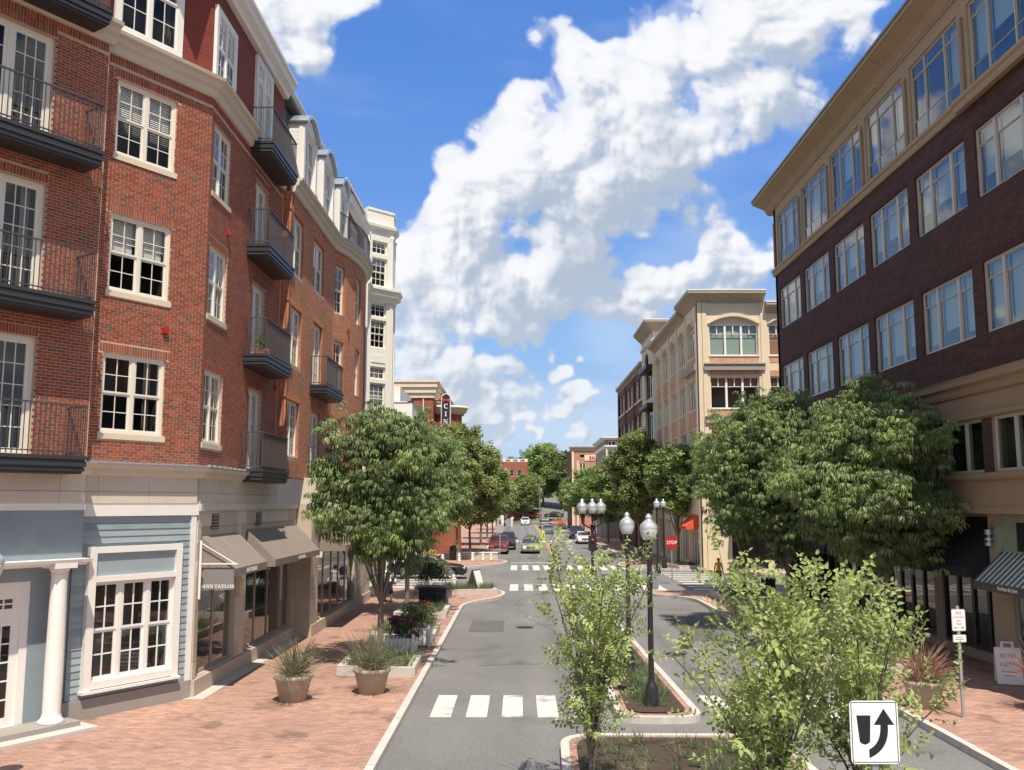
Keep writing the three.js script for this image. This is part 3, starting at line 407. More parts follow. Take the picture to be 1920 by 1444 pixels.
// ---------- orange brick apartments ----------
const orange = thing('orange_brick_apartment_building', 'orange brick apartments with white arched dormers and curved bow, adjoining the red brick ones', 'building', -9, 0, -38);
{
  const WC = new Wall(orange, -7.57, -30, 90), WR = new Wall(orange, -7.87, -30, 0);
  const hC = [[6.22, 8.09], [9.3, 11.25], [12.42, 14.4]].map(([a, b]) => [0.2, 1.85, a, b]), h2 = [[3.45, 5.3, 12.6, 14.45]], dC = [[5.66, 8.05], [8.96, 11.36]].map(([a, b]) => [3.7, 5.25, a, b]);
  WC.sheet('wall', M.orange, 0, 7.2, 5.55, 15.05, [...hC, ...h2, ...dC], 0.32); WR.sheet('return_wall', M.orange, 0, 0.3, 5.55, 15.05, [], 0.3, -0.004);
  const o = { w: -0.09, deep: 0.12, sill: 0.12, curtain: false, mat: M.trim }; hC.forEach((h) => windowIn(WC, ...h, o)); windowIn(WC, ...h2[0], o);
  dC.forEach((h) => windowIn(WC, ...h, { name: 'french_door', rows: FR, sash: 0.08, w: -0.1, mat: M.trim }));
  balcony(WC, 3.32, 6.45, 8.96, 0.67); balcony(WC, 3.32, 6.45, 5.66, 0.67);
  for (const h of [...hC, ...h2, ...dC]) WC.mesh('soldier_course', Array.from({ length: 25 }, (_, i) => bx(h[0] - 0.05 + i * 0.07, h[0] + 0.008 + i * 0.07, h[3] + 0.01, h[3] + 0.2, -0.03, 0.008)), std(0.5, 0.18, 0.075, 0.9));
  const P = [[-0.05, 15.02], [0.08, 15.02], [0.12, 15.08], [0.13, 15.2], [0.22, 15.26], [0.24, 15.38], [0.34, 15.42], [0.36, 15.5], [-0.05, 15.53]];
  WC.mould('cornice', M.lime, 0, 7.2, P);
  // bow front in six flat facets
  const Rb = 10.78, cx = -17.8, cz = -40.6, th = 18.4, rail = [], posts = [];
  for (let k = 0; k < 6; k++) {
    const t0 = ((th - (k * th) / 3) * Math.PI) / 180, tm = ((th - ((k + 0.5) * th) / 3) * Math.PI) / 180, L = 2 * Rb * Math.sin((th / 6) * Math.PI / 180), F = new Wall(orange, cx + Rb * Math.cos(t0), cz + Rb * Math.sin(t0), 90 - (tm * 180) / Math.PI);
    const hs = k % 2 ? [] : [[6.2, 8.1], [9.3, 11.3], [12.42, 14.45]].map(([a, b]) => [0.14, L - 0.14, a, b]);
    F.sheet('bow_wall', M.orange, 0, L, 5.58, 15.05, hs, 0.3); hs.forEach((h) => windowIn(F, ...h, { ...o, cols: [1], curtain: true }));
    F.mould('cornice', M.lime, 0, L, P, 0.054, 0.054); F.box('roof_deck', M.zinc, -0.02, L + 0.02, 15.53, 15.56, -2.2, 0.37);
    rail.push([F, L]);
    if (k === 1) F.mesh('fire_alarm', bx(-0.07, 0.07, 0, 0.14, 0, 0.07), M.alarm, 0.3, 11.85, 0.005);
  }
  const rb = rail[0][0].mesh('bow_railing', bx(0, rail[0][1], 1.02, 1.05, 0.18, 0.22), M.rail, 0, 15.56);
  rail.forEach(([F, L], k) => { if (k) F.box('bow_railing', M.rail, 0, L, 16.58, 16.61, 0.18, 0.22); F.box('bow_railing', M.rail, 0, L, 15.63, 15.655, 0.19, 0.21); for (let i = 0; i < 11; i++) F.mesh('baluster', new THREE.BoxGeometry(0.016, 1.03, 0.016), M.rail, (L * (i + 0.5)) / 11, 16.07, 0.2); });
  // mansard roof with three dormers, white fascia
  WC.mould('mansard_roof', M.slate, -0.2, 10.6, [[0.0, 15.5], [-0.95, 19.4], [-1.6, 19.4], [-1.4, 15.5]]);
  WC.mould('roof_fascia', M.white, -0.9, 10.6, [[-1.4, 19.2], [-0.98, 19.22], [-0.94, 19.35], [-0.8, 19.4], [-0.78, 19.65], [-0.7, 19.68], [-0.7, 19.76], [-1.4, 19.78]]);
  for (const [u, r] of [[1.5, 2.15], [4.75, 2.15], [8.1, 2.0]]) {
    const d = new THREE.Group(); d.name = 'dormer'; WC.put(d, u, 15.5, 0);
    const arch = (a, y0, rise) => { const p = []; for (let i = 0; i <= 14; i++) { const t = i / 14; p.push([lerp(r - a, a, t), y0 + rise * 4 * t * (1 - t)]); } return p; };
    const s = new THREE.Shape([[0, 0], [r, 0], ...arch(0, 2.55, 0.55)].map((q) => new THREE.Vector2(...q))); s.holes.push(new THREE.Path([[0.3, 0.06], [0.3, 2.42], [r - 0.3, 2.42], [r - 0.3, 0.06]].map((q) => new THREE.Vector2(...q))));
    mesh('front', new THREE.ExtrudeGeometry(s, { depth: 0.14, bevelEnabled: false }), M.white, d, 0, 0, -0.2);
    const ap = new THREE.Shape([...arch(0.1, 2.56, 0.42), [0.1, 2.48], [r - 0.1, 2.48]].map((q) => new THREE.Vector2(...q))); mesh('pediment', new THREE.ExtrudeGeometry(ap, { depth: 0.05, bevelEnabled: false }), M.trim, d, 0, 0, -0.075);
    for (const x of [[0.02, 0.26], [r - 0.26, r - 0.02]]) mesh('pilaster', bx(...x, 0, 2.5, -0.06, 0.0), M.white, d);
    const ro = new THREE.Shape([...arch(-0.09, 2.6, 0.58), ...arch(0, 2.5, 0.55).reverse()].map((q) => new THREE.Vector2(...q))); mesh('curved_roof', new THREE.ExtrudeGeometry(ro, { depth: 1.1, bevelEnabled: false }), M.zinc, d, 0, 0, -0.98);
    for (const x of [0.03, r - 0.09]) for (let i = 0; i < 17; i++) mesh('clapboard', bx(x, x + 0.06, i * 0.15, i * 0.15 + 0.143, -0.95, -0.2), M.white, d);
    windowIn(WC, u + 0.3, u + r - 0.3, 15.56, 17.92, { w: -0.1, cas: 0.06, mat: M.white, rows: [[0.42, 2, 2, M.glass], [0.58, 2, 2, M.screen]], room: false });
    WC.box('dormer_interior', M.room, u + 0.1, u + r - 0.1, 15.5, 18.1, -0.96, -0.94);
  }
  // stucco end block above the bow
  const WD = new Wall(orange, -7.8, -40.6, 90), WE = new Wall(orange, -12, -40.6, 0), hd = [1.2, 3.4, 15.58, 17.75];
  WD.sheet('stucco_wall', M.redStucco, 0, 5, 15.5, 19.2, [hd], 0.3); WE.sheet('stucco_wall', M.redStucco, 0, 4.2, 15.5, 19.2, [], 0.3, -0.01);
  windowIn(WD, ...hd, { name: 'french_door', rows: FR, mat: M.white, sash: 0.08 });
  const Q = [[-0.1, 17.95], [0.06, 17.95], [0.1, 18.07], [0.26, 18.15], [0.3, 18.32], [0.36, 18.42], [-0.1, 18.44]]; WD.mould('cornice', M.white, 0, 5.05, Q, 1, 0); WE.mould('cornice', M.white, 3.6, 4.2, Q, 0, 1);
  WD.box('parapet_cap', M.white, -0.05, 5.05, 19.2, 19.3, -0.4, 0.05); WE.box('parapet_cap', M.white, 3.2, 4.14, 19.202, 19.298, -0.4, 0.05);
  WD.mesh('roof_mast', cyl(0.02, 0.012, 0.9, 6), M.zinc, 0.3, 19.3, -0.5);
  const WZ = new Wall(orange, -7.66, -44.0, 90); WZ.sheet('end_wall', M.rust, 0, 1.6, 5.58, 15.6, [], 0.3); WZ.mesh('downpipe', cyl(0.06, 0.06, 10, 8), M.white, 1.3, 5.6, 0.1);
  mesh('roof', bx(-14, 1.0, 18.8, 18.95, -7.4, 7.6), M.slate, orange);
}
// ---------- blue clapboard shop ----------
const blueShop = thing('clapboard_shop', 'pale blue clapboard shop with white trim and round porch column below the red brick', 'shop', -9, 0, -21.5);
{
  const WA = new Wall(blueShop, -7.86, -22.8, 57), hw = [-2.64, -0.56, 0.88, 3.02];
  WA.sheet('backing_wall', M.blueDeep, -3.2, -0.1, 0.55, 4.5, [hw], 0.2, -0.03);
  WA.box('plinth', M.grey, -3.3, -0.02, 0.1, 0.55, -0.3, 0.06); WA.box('corner_board', M.white, -0.14, 0.0, 0.55, 4.42, -0.2, 0.05); WA.box('frieze_board', M.white, -3.15, 0.04, 4.42, 4.69, -0.2, 0.07);
  for (let i = 0; i < 26; i++) { // overlapping boards, each its own piece, cut round the window
    const y = 0.56 + i * 0.1485, board = (a, b) => { const g = bx(a, b, 0, 0.158, -0.012, 0.006), p = g.attributes.position; for (let k = 0; k < p.count; k++) if (p.getY(k) < 0.05) p.setZ(k, p.getZ(k) + 0.02); g.computeVertexNormals(); WA.mesh('clapboard', g, i % 3 ? M.blue : M.blueDeep, 0, y, -0.012); };
    if (y + 0.14 > 0.84 && y < 3.74) { board(-3.12, -2.78); board(-0.42, -0.145); } else board(-3.12, -0.145);
  }
  // boxed window: white surround, blue panel above the lights
  for (const [a, b, c, d] of [[-2.8, -2.62, 0.72, 3.76], [-0.58, -0.42, 0.72, 3.76], [-2.62, -0.58, 3.62, 3.755], [-2.62, -0.58, 3.0, 3.12], [-2.62, -0.58, 0.74, 0.9]]) WA.box('window_surround', M.white, a, b, c, d, -0.1, 0.13);
  WA.box('window_panel', M.blue, -2.62, -0.58, 3.12, 3.62, -0.1, 0.06); WA.box('window_ledge', M.white, -2.84, -0.38, 0.66, 0.72, -0.1, 0.18);
  windowIn(WA, -2.62, -0.58, 0.9, 3.0, { cols: [1, 1, 1], mull: 0.1, cas: 0.03, rows: [[0.5, 2, 2, M.shop], [0.5, 2, 2, M.shop]], mat: M.white, sash: 0.05, bar: 0.03, w: 0.03, shade: [0, 0, 0], curtain: false });
  // porch: flat blue fascia, white shelf, column, panelled door
  const W0 = new Wall(blueShop, -7.566, -22.609, 57);
  W0.box('porch_fascia', M.blueDeep, -9.5, -3.14, 3.56, 4.56, -0.2, 0.02); W0.box('frieze_board', M.white, -9.5, -3.14, 4.56, 4.69, -0.2, 0.06);
  W0.mould('porch_shelf', M.white, -9.5, -3.1, [[-0.2, 3.42], [0.12, 3.42], [0.2, 3.47], [0.34, 3.49], [0.36, 3.555], [-0.2, 3.56]]);
  W0.sheet('porch_wall', M.blueDeep, -9.5, -3.2, 0.13, 3.42, [[-5.9, -4.02, 0.14, 3.12]], 0.2, -0.3);
  W0.mesh('column', [lathe([[0.001, 0], [0.25, 0], [0.25, 0.1], [0.2, 0.14], [0.185, 0.2], [0.175, 0.24], [0.18, 1.2], [0.155, 2.95], [0.155, 2.97], [0.175, 2.99], [0.155, 3.02], [0.2, 3.1], [0.22, 3.12], [0.001, 3.12]], 28), bx(-0.24, 0.24, 3.12, 3.29, -0.24, 0.24), bx(-0.28, 0.28, -0.12, 0, -0.28, 0.28)], M.white, -3.66, 0.26, 0.1);
  windowIn(W0, -5.9, -4.02, 0.14, 3.12, { name: 'shop_door', cols: [1, 1], cas: 0.16, mull: 0.14, mat: M.white, w: -0.32, rows: [[0.2, 2, 2, M.shop], [0.8, 2, 5, M.shop]], sash: 0.17, bar: 0.03 });
  W0.box('plinth', M.grey, -9.5, -3.2, 0.13, 0.3, -0.3, 0.4);
  W0.box('step', M.granite, -9.5, -3.0, 0.132, 0.2, 0.0, 0.75);
}
// ---------- limestone storefront ----------
const stone = thing('limestone_storefront', 'beige limestone storefront with three taupe awnings along the left pavement', 'shop', -8, 0, -34);
function awning(W, u0, u1, v1, v0, p, mat, o = {}) {
  const L = u1 - u0, val = o.valance ?? 0.2, g = new THREE.BufferGeometry(), P = [], U = [], q = (a, b, c, d, flat) => { for (const x of [a, b, c, a, c, d]) { P.push(...x); U.push(flat ? x[2] : x[0], flat ? x[1] : Math.hypot(x[1], x[2])); } };
  const e = 0.012, sheet = (s) => { q([0, v0, p - s], [L, v0, p - s], [L, v1 - s, 0.03], [0, v1 - s, 0.03]); };
  sheet(0); sheet(e);
  for (const x of [0, L]) { P.push(x, v0, p, x, v1, 0.03, x, v0, 0.03); U.push(p, v0, 0, v1, 0, v0); }
  g.setAttribute('position', new THREE.Float32BufferAttribute(P, 3)); g.setAttribute('uv', new THREE.Float32BufferAttribute(U, 2)); g.computeVertexNormals();
  const a = W.mesh('awning', g, mat, u0, 0, 0);
  mesh('valance', bx(0, L, v0 - val, v0, p - 0.015, p), o.valMat ?? mat, a); for (const x of [0, L - 0.012]) mesh('valance', bx(x, x + 0.012, v0 - val, v0, 0.05, p - 0.015), o.valMat ?? mat, a);
  for (const x of [0.03, L / 2, L - 0.03]) mesh('awning_arm', bar([x, v0 - 0.02, 0.03], [x, v0 - 0.02, p - 0.03], 0.012), M.rail, a);
  if (o.text) mesh('lettering', letters(o.text, o.size ?? 0.1, 0.006, o.font), o.textMat ?? M.white, a, o.tu ?? L / 2, v0 - val / 2, p + 0.002);
  return a;
}
{
  const WL = new Wall(stone, -7.8, -22.8, 90), WM = new Wall(stone, -7.25, -32.9, 90), WF = new Wall(stone, -7.9, -32.9, 0);
  const h1 = [[0.3, 3.3, 0.55, 3.85], [4.2, 9.7, 0.55, 3.9]], h2 = [[1.2, 8.7, 0.5, 3.95], [1.6, 7.9, 4.14, 4.46]];
  // coursed ashlar blocks over a backing wall
  const ash = (W, u0, u1, v0, v1, holes) => { const back = W.sheet('wall', M.limeWall, u0, u1, v0, v1, holes, 0.3, -0.03); const R = rng(Math.round(u1 * 100)); for (let y = v0, j = 0; y < v1 - 0.05; y += 0.4, j++) { const yt = Math.min(v1, y + 0.4); let cuts = holes.filter((h) => yt > h[2] + 0.02 && y < h[3] - 0.02), segs = [[u0, u1]]; for (const h of cuts) segs = segs.flatMap(([s, e]) => (h[1] <= s || h[0] >= e ? [[s, e]] : [[s, h[0]], [h[1], e]].filter((q) => q[1] - q[0] > 0.03))); for (let x = u0 - (j % 2) * 0.4; x < u1; x += 0.8) for (const [s, e] of segs) { const a = Math.max(s, x), b = Math.min(e, x + 0.8); if (b - a > 0.03) mesh('stone_block', bx(a + 0.003, b - 0.003, y + 0.003, yt - 0.003, -0.06, R() * 0.004), R() > 0.5 ? M.limeWall : M.lime, back); } } };
  ash(WL, 0.04, 10.1, 0.13, 4.69, h1); ash(WM, 0, 12.8, 0.13, 4.69, h2);
  WF.sheet('return_wall', M.limeWall, 0.02, 0.645, 0.13, 4.69, [], 0.05, 0.06);
  const sh = { name: 'shop_window', mat: M.creamDark, cas: 0.06, mull: 0.05, sash: 0.03, rows: [[1, 1, 1, M.shop]], w: -0.12 };
  windowIn(WL, ...h1[0], { ...sh, cols: [1, 1] }); windowIn(WL, ...h1[1], { ...sh, cols: [1, 1, 1, 0.8] }); windowIn(WM, ...h2[0], { ...sh, cols: [1, 1, 1, 1, 1] }); windowIn(WM, ...h2[1], { ...sh, name: 'transom_louvre', cols: [1, 1, 1, 1, 1, 1], mat: M.black });
  WM.box('moulding', M.lime, 0, 12.8, 4.5, 4.69, -0.02, 0.1); WL.box('moulding', M.lime, 0.04, 10.1, 4.52, 4.69, -0.02, 0.06);
  // store band over the second half
  const WN = new Wall(stone, -7.25, -32.9, 90); WN.box('stone_band', M.lime, -0.02, 12.8, 4.695, 5.3, -0.5, 0.16); WN.mould('stone_moulding', M.lime, -0.02, 12.8, [[-0.4, 5.3], [0.2, 5.3], [0.26, 5.38], [0.32, 5.46], [0.36, 5.56], [-0.4, 5.6]]);
  for (const [W, a, b] of [[WL, 0.04, 10.05], [WM, 0.02, 12.8]]) W.box('bulkhead', M.limeWall, a, b, 0.131, 0.52, 0.004, 0.06);
  awning(WL, 0.25, 3.2, 3.9, 3.12, 0.87, M.taupe, { text: 'ANN TAYLOR', size: 0.1 }); awning(WL, 4.05, 10.0, 3.95, 3.12, 0.87, M.taupe, { text: 'ANN TAYLOR', size: 0.1, tu: 3.3 }); awning(WM, 1.1, 7.4, 3.98, 3.2, 1.0, M.taupe, { text: 'ANN TAYLOR', size: 0.1 });
  for (const [u, n] of [[1.3, 5], [5.3, 5]]) { const l = WL.mesh('wall_vent', bx(-0.27, 0.27, -0.19, 0.19, 0.005, 0.012), M.black, u, 4.24); for (let i = 0; i < n; i++) mesh('louvre', bx(-0.26, 0.26, 0, 0.036, 0.012, 0.045), M.grey, l, 0, -0.17 + i * 0.076, 0); }
  for (const [W, u] of [[WL, 3.75], [WL, 9.95], [WM, 0.6]]) W.mesh('wall_spotlight', [cyl(0.07, 0.09, 0.2, 12), bx(-0.03, 0.03, 0.02, 0.1, -0.16, 0)], M.white, u, 2.8, 0.2);
}
// hanging blade sign at the near corner
{
  const s = thing('hanging_shop_sign', 'white bracket holding a grey hanging sign reading ANN TAYLOR beside the first awning', 'sign', -7.76, 2.45, -22.98);
  const W = new Wall(s, -7.76, -22.98, 0);
  mesh('bracket', [bx(-0.02, 0.03, -0.05, 1.35, -0.02, 0.02), bx(0.03, 0.92, 0.78, 0.81, -0.012, 0.012), bar([0.02, 1.28, 0], [0.85, 0.8, 0], 0.013)], M.white, s);
  const b = mesh('sign_board', bx(0.1, 0.84, 0.18, 0.66, -0.02, 0.02), std(0.2, 0.19, 0.18, 0.6), s); mesh('lettering', letters('ANN TAYLOR', 0.082, 0.006), M.white, b, 0.47, 0.26, 0.021); mesh('hook', [bar([0.2, 0.66, 0], [0.2, 0.79, 0], 0.006), bar([0.74, 0.66, 0], [0.74, 0.79, 0], 0.006)], M.rail, s);
}

// ---------- white corner tower, white shop, cinema, far left ----------
{
  const g = thing('white_tower_building', 'white building with a tall octagonal window bay, beyond the orange brick bow', 'building', -9, 0, -51);
  const rows = [[17.66, 18.35, 3, 2], [15.95, 17.45, 3, 4], [14.3, 15.04, 3, 2], [12.68, 14.15, 3, 4], [11.05, 11.7, 3, 2], [9.2, 10.85, 3, 4], [6, 8.2, 3, 4]];
  const F = [[-7.9, -47, 45, 1.7], [-6.7, -48.2, 90, 0.9], [-6.7, -49.1, 135, 1.7]], P = [[0, 15.1], [0.08, 15.12], [0.12, 15.3], [0.3, 15.4], [0.34, 15.62], [0.42, 15.68], [0.42, 15.8], [0, 15.9]];
  F.forEach(([x, z, a, L], k) => {
    const W = new Wall(g, x, z, a), hs = k === 1 ? [] : rows.map(([c, d]) => [0.36, L - 0.36, c, d]), ml = k ? Math.tan(Math.PI / 8) : 0.2, mr = k < 2 ? Math.tan(Math.PI / 8) : 0.2;
    W.sheet('bay_wall', M.tower, 0, L, 0, 20, hs, 0.28); hs.forEach((h, i) => windowIn(W, ...h, { cols: [1], cas: 0.04, mat: M.white, sash: 0.04, bar: 0.025, w: -0.1, rows: i % 2 ? [[0.5, 3, 2, M.glass], [0.5, 3, 2, M.screen]] : [[1, 3, 2, M.glass]], blind: i > 3 ? 0.9 : 0.2 }));
    for (const u of [[0.0, 0.2], [L - 0.2, L]]) W.box('pilaster', M.tower, u[0] + 0.01, u[1] - 0.01, 6, 15.1, 0.001, 0.05);
    if (k !== 1) { for (const v of [12.1, 8.6]) W.box('panel', M.white, 0.4, L - 0.4, v - 0.2, v + 0.2, 0.001, 0.03); for (const u of [0.1, L - 0.1]) W.mesh('half_column', lathe([[0.1, 0], [0.07, 0.08], [0.065, 2.6], [0.11, 2.7], [0.11, 2.8], [0.001, 2.8]], 12), M.white, u, 15.9, 0.04); }
    W.mould('cornice', M.tower, 0, L, P, ml, mr); W.mould('cornice', M.tower, 0, L, [[0, 18.9], [0.05, 18.9], [0.18, 19.05], [0.2, 19.2], [0, 19.3]], ml, mr); W.mould('parapet', M.tower, 0, L, [[-0.3, 19.2], [0.02, 19.2], [0.02, 19.9], [0.06, 19.92], [0.06, 20.05], [-0.3, 20.05]], ml, mr);
  });
  const WS = new Wall(g, -7.9, -45.7, 90), WB = new Wall(g, -7.9, -50.3, 90), WE = new Wall(g, -15, -45.7, 0);
  WS.sheet('wall', M.tower, 0, 1.3, 0, 19.6, [], 0.3); WB.sheet('wall', M.tower, 0, 4.5, 0, 19.6, [[1, 2.6, 9, 11], [1, 2.6, 12.6, 14.6]], 0.3); WE.sheet('end_wall', M.tower, 0, 7.1, 0, 19.6, [], 0.3, -0.01);
  WS.mould('cornice', M.tower, 0, 1.1, P); mesh('roof', bx(-15, -8.3, 19.3, 19.5, -54, -46), M.slate, g, 9, 0, 51); new Wall(g, -7.6, -54.8, 180).sheet('end_wall', M.tower, 0.3, 7, 0, 19.6, [], 0.2);
  for (const h of [[1, 2.6, 9, 11], [1, 2.6, 12.6, 14.6]]) windowIn(WB, ...h, { cols: [1], mat: M.white });
}
{
  const g = thing('white_low_shop', 'low white rendered shop with a stepped parapet, in front of the brick cinema', 'shop', -10, 0, -76);
  const A = new Wall(g, -8.3, -72, 90), B = new Wall(g, -20, -72, 0);
  A.sheet('side_wall', M.offWhite, 0, 11, 0, 12.5, [[1, 4, 0.5, 3.2], [5, 9.5, 0.5, 3.2]], 0.3); B.sheet('front_wall', M.offWhite, 0, 11.7, 0, 12.5, [], 0.3, -0.01);
  A.box('parapet_cap', M.zinc, -0.06, 11, 12.5, 12.58, -0.4, 0.06); B.box('parapet_cap', M.white, 0, 11.76, 12.502, 12.578, -0.4, 0.06);
  mesh('upper_block', bx(-20, -9.35, 12.3, 13.78, -80, -72.6), M.offWhite, g, 10, 0, 76); mesh('roof', bx(-20, -8.4, 12.2, 12.3, -83, -72.4), M.slate, g, 10, 0, 76);
  A.box('lower_band', M.white, 0.02, 11, 4.2, 4.5, 0.001, 0.12); for (const h of [[1, 4, 0.5, 3.2], [5, 9.5, 0.5, 3.2]]) windowIn(A, ...h, { name: 'shop_window', cols: [1, 1, 1], rows: [[1, 1, 1, M.shop]], mat: M.black });
  for (let i = 0; i < 7; i++) A.box('sign_letter', M.black, 0.9 + i * 0.52, 1.22 + i * 0.52, 10.6, 11.5 - (i % 3) * 0.12, 0.04, 0.16);
}
{
  const g = thing('brick_cinema', 'red brick cinema with layered tan cornices and a rounded canopy, behind the white shop', 'building', -11, 0, -95);
  const A = new Wall(g, -7.9, -85, 90), B = new Wall(g, -22, -85, 0), hs = [[3, 5, 6, 9], [7, 9, 6, 9], [11, 13, 6, 9]];
  A.sheet('wall', M.rust, 0, 26, 0, 14.3, hs, 0.3); B.sheet('front_wall', M.rust, 0, 14.1, 0, 14.3, [], 0.3, -0.01); hs.forEach((h) => windowIn(A, ...h, { mat: M.black }));
  [[14.3, 14.74, 0.12], [14.75, 15.25, 0.26], [15.26, 15.7, 0.4], [15.71, 15.9, 0.5]].forEach(([a, b, p]) => { A.mould('cornice', M.cream, 0, 26, [[-0.3, a], [p, a], [p, b], [-0.3, b]], 1, 0); B.mould('cornice', M.cream, 0, 14.1, [[-0.3, a], [p, a], [p, b], [-0.3, b]], 0, 1); });
  B.mesh('downpipe', cyl(0.06, 0.06, 14, 8), M.trim, 13.2, 0.2, 0.1); mesh('roof', bx(-22, -8.3, 14.5, 14.7, -111, -85.4), M.slate, g, 11, 0, 95);
  mesh('round_canopy', lathe([[0.001, 12.9], [1.7, 12.95], [1.75, 13.15], [1.95, 13.25], [2.0, 13.5], [2.1, 13.55], [2.1, 13.75], [0.001, 13.8]], 40), M.cream, g, 4.05, 0, 7); { const d = cyl(1.5, 1.5, 13, 32), u = d.attributes.uv; for (let i = 0; i < u.count; i++) u.setXY(i, u.getX(i) * 9.42, u.getY(i) * 13); mesh('canopy_drum', d, M.rust, g, 4.05, 0, 7); }
}
{
  const s = thing('cinema_blade_sign', 'tall black blade sign with bulb border, red bow tie and white letters at the cinema', 'sign', -6.65, 9, -84);
  const sh = (r, d, y0, y1) => { const p = [[-r, y0], [r, y0]]; for (let i = 0; i <= 14; i++) { const a = (i / 14) * Math.PI; p.push([Math.cos(a) * r, y1 + Math.sin(a) * r]); } return poly(p, d); };
  mesh('board', sh(0.36, 0.24, 0.06, 5.15), M.black, s, 0, 0, -0.12); mesh('rim', sh(0.44, 0.18, 0, 5.15), M.white, s, 0, 0, -0.09);
  for (let i = 0; i < 62; i++) { const L = 5.1, t = i / 62, tot = 2 * L + Math.PI * 0.4; let q = t * tot, x, y; if (q < L) { x = -0.4; y = q; } else if (q < L + Math.PI * 0.4) { const a = Math.PI - (q - L) / 0.4; x = Math.cos(a) * 0.4; y = 5.15 + Math.sin(a) * 0.4; } else { x = 0.4; y = L - (q - L - Math.PI * 0.4); } mesh('bulb', bulbGeo(), M.white, s, x, y, 0.1); }
  mesh('bow_tie', [poly([[-0.3, 0.17], [0, 0.03], [0.3, 0.17], [0.3, -0.17], [0, -0.03], [-0.3, -0.17]], 0.05)], std(0.7, 0.03, 0.02, 0.5), s, 0, 4.98, 0.12);
  'CINEMA'.split('').forEach((c, i) => mesh('letter', letters(c, 0.44, 0.05), M.white, s, 0, 4.42 - i * 0.7, 0.12)); for (const y of [4.9, 1]) mesh('bracket', bx(-1.3, -0.4, y, y + 0.08, -0.04, 0.04), M.black, s);
}
function bulbGeo() { bulbGeo.g ??= new THREE.SphereGeometry(0.035, 6, 5); return bulbGeo.g; }
{
  const g = thing('distant_brick_block', 'distant low red brick block with a white rooftop strip, left of the far trees', 'building', -6, 3, -232), W = new Wall(g, -22, -230, 0);
  const hs = []; for (let i = 0; i < 9; i++) for (const v of [5, 8.2, 11.3]) hs.push([2.2 + i * 2.4 + (i % 2) * 0.5, 3.4 + i * 2.4 + (i % 2) * 0.5, v, v + 1.5]);
  W.sheet('wall', M.rust, 0, 24, 0, 14.85, hs, 0.4); hs.forEach((h) => windowIn(W, ...h, { cols: [1], cas: 0.1, rows: [[0.5, 1, 1, M.glass], [0.5, 1, 1, M.glass]], mat: M.sash, room: false })); W.box('interior', M.room, 0, 24, 0, 14, -1.5, -1.4);
  W.box('rooftop_block', M.offWhite, 14, 24, 14.852, 15.6, -8, -0.6); for (let i = 0; i < 5; i++) W.box('rooftop_window', M.spandrel, 15 + i * 1.8, 16.1 + i * 1.8, 15.0, 15.45, -0.65, -0.58); W.box('side_wall', M.rust, 23.7, 24, 0, 14.85, -12, -0.41); W.box('roof', M.slate, 0, 24, 14.5, 14.7, -12, -0.41); W.mesh('wall_lamp', [bx(-0.15, 0.15, 0, 0.35, 0, 0.2)], M.white, 18.6, 12.9, 0);
}

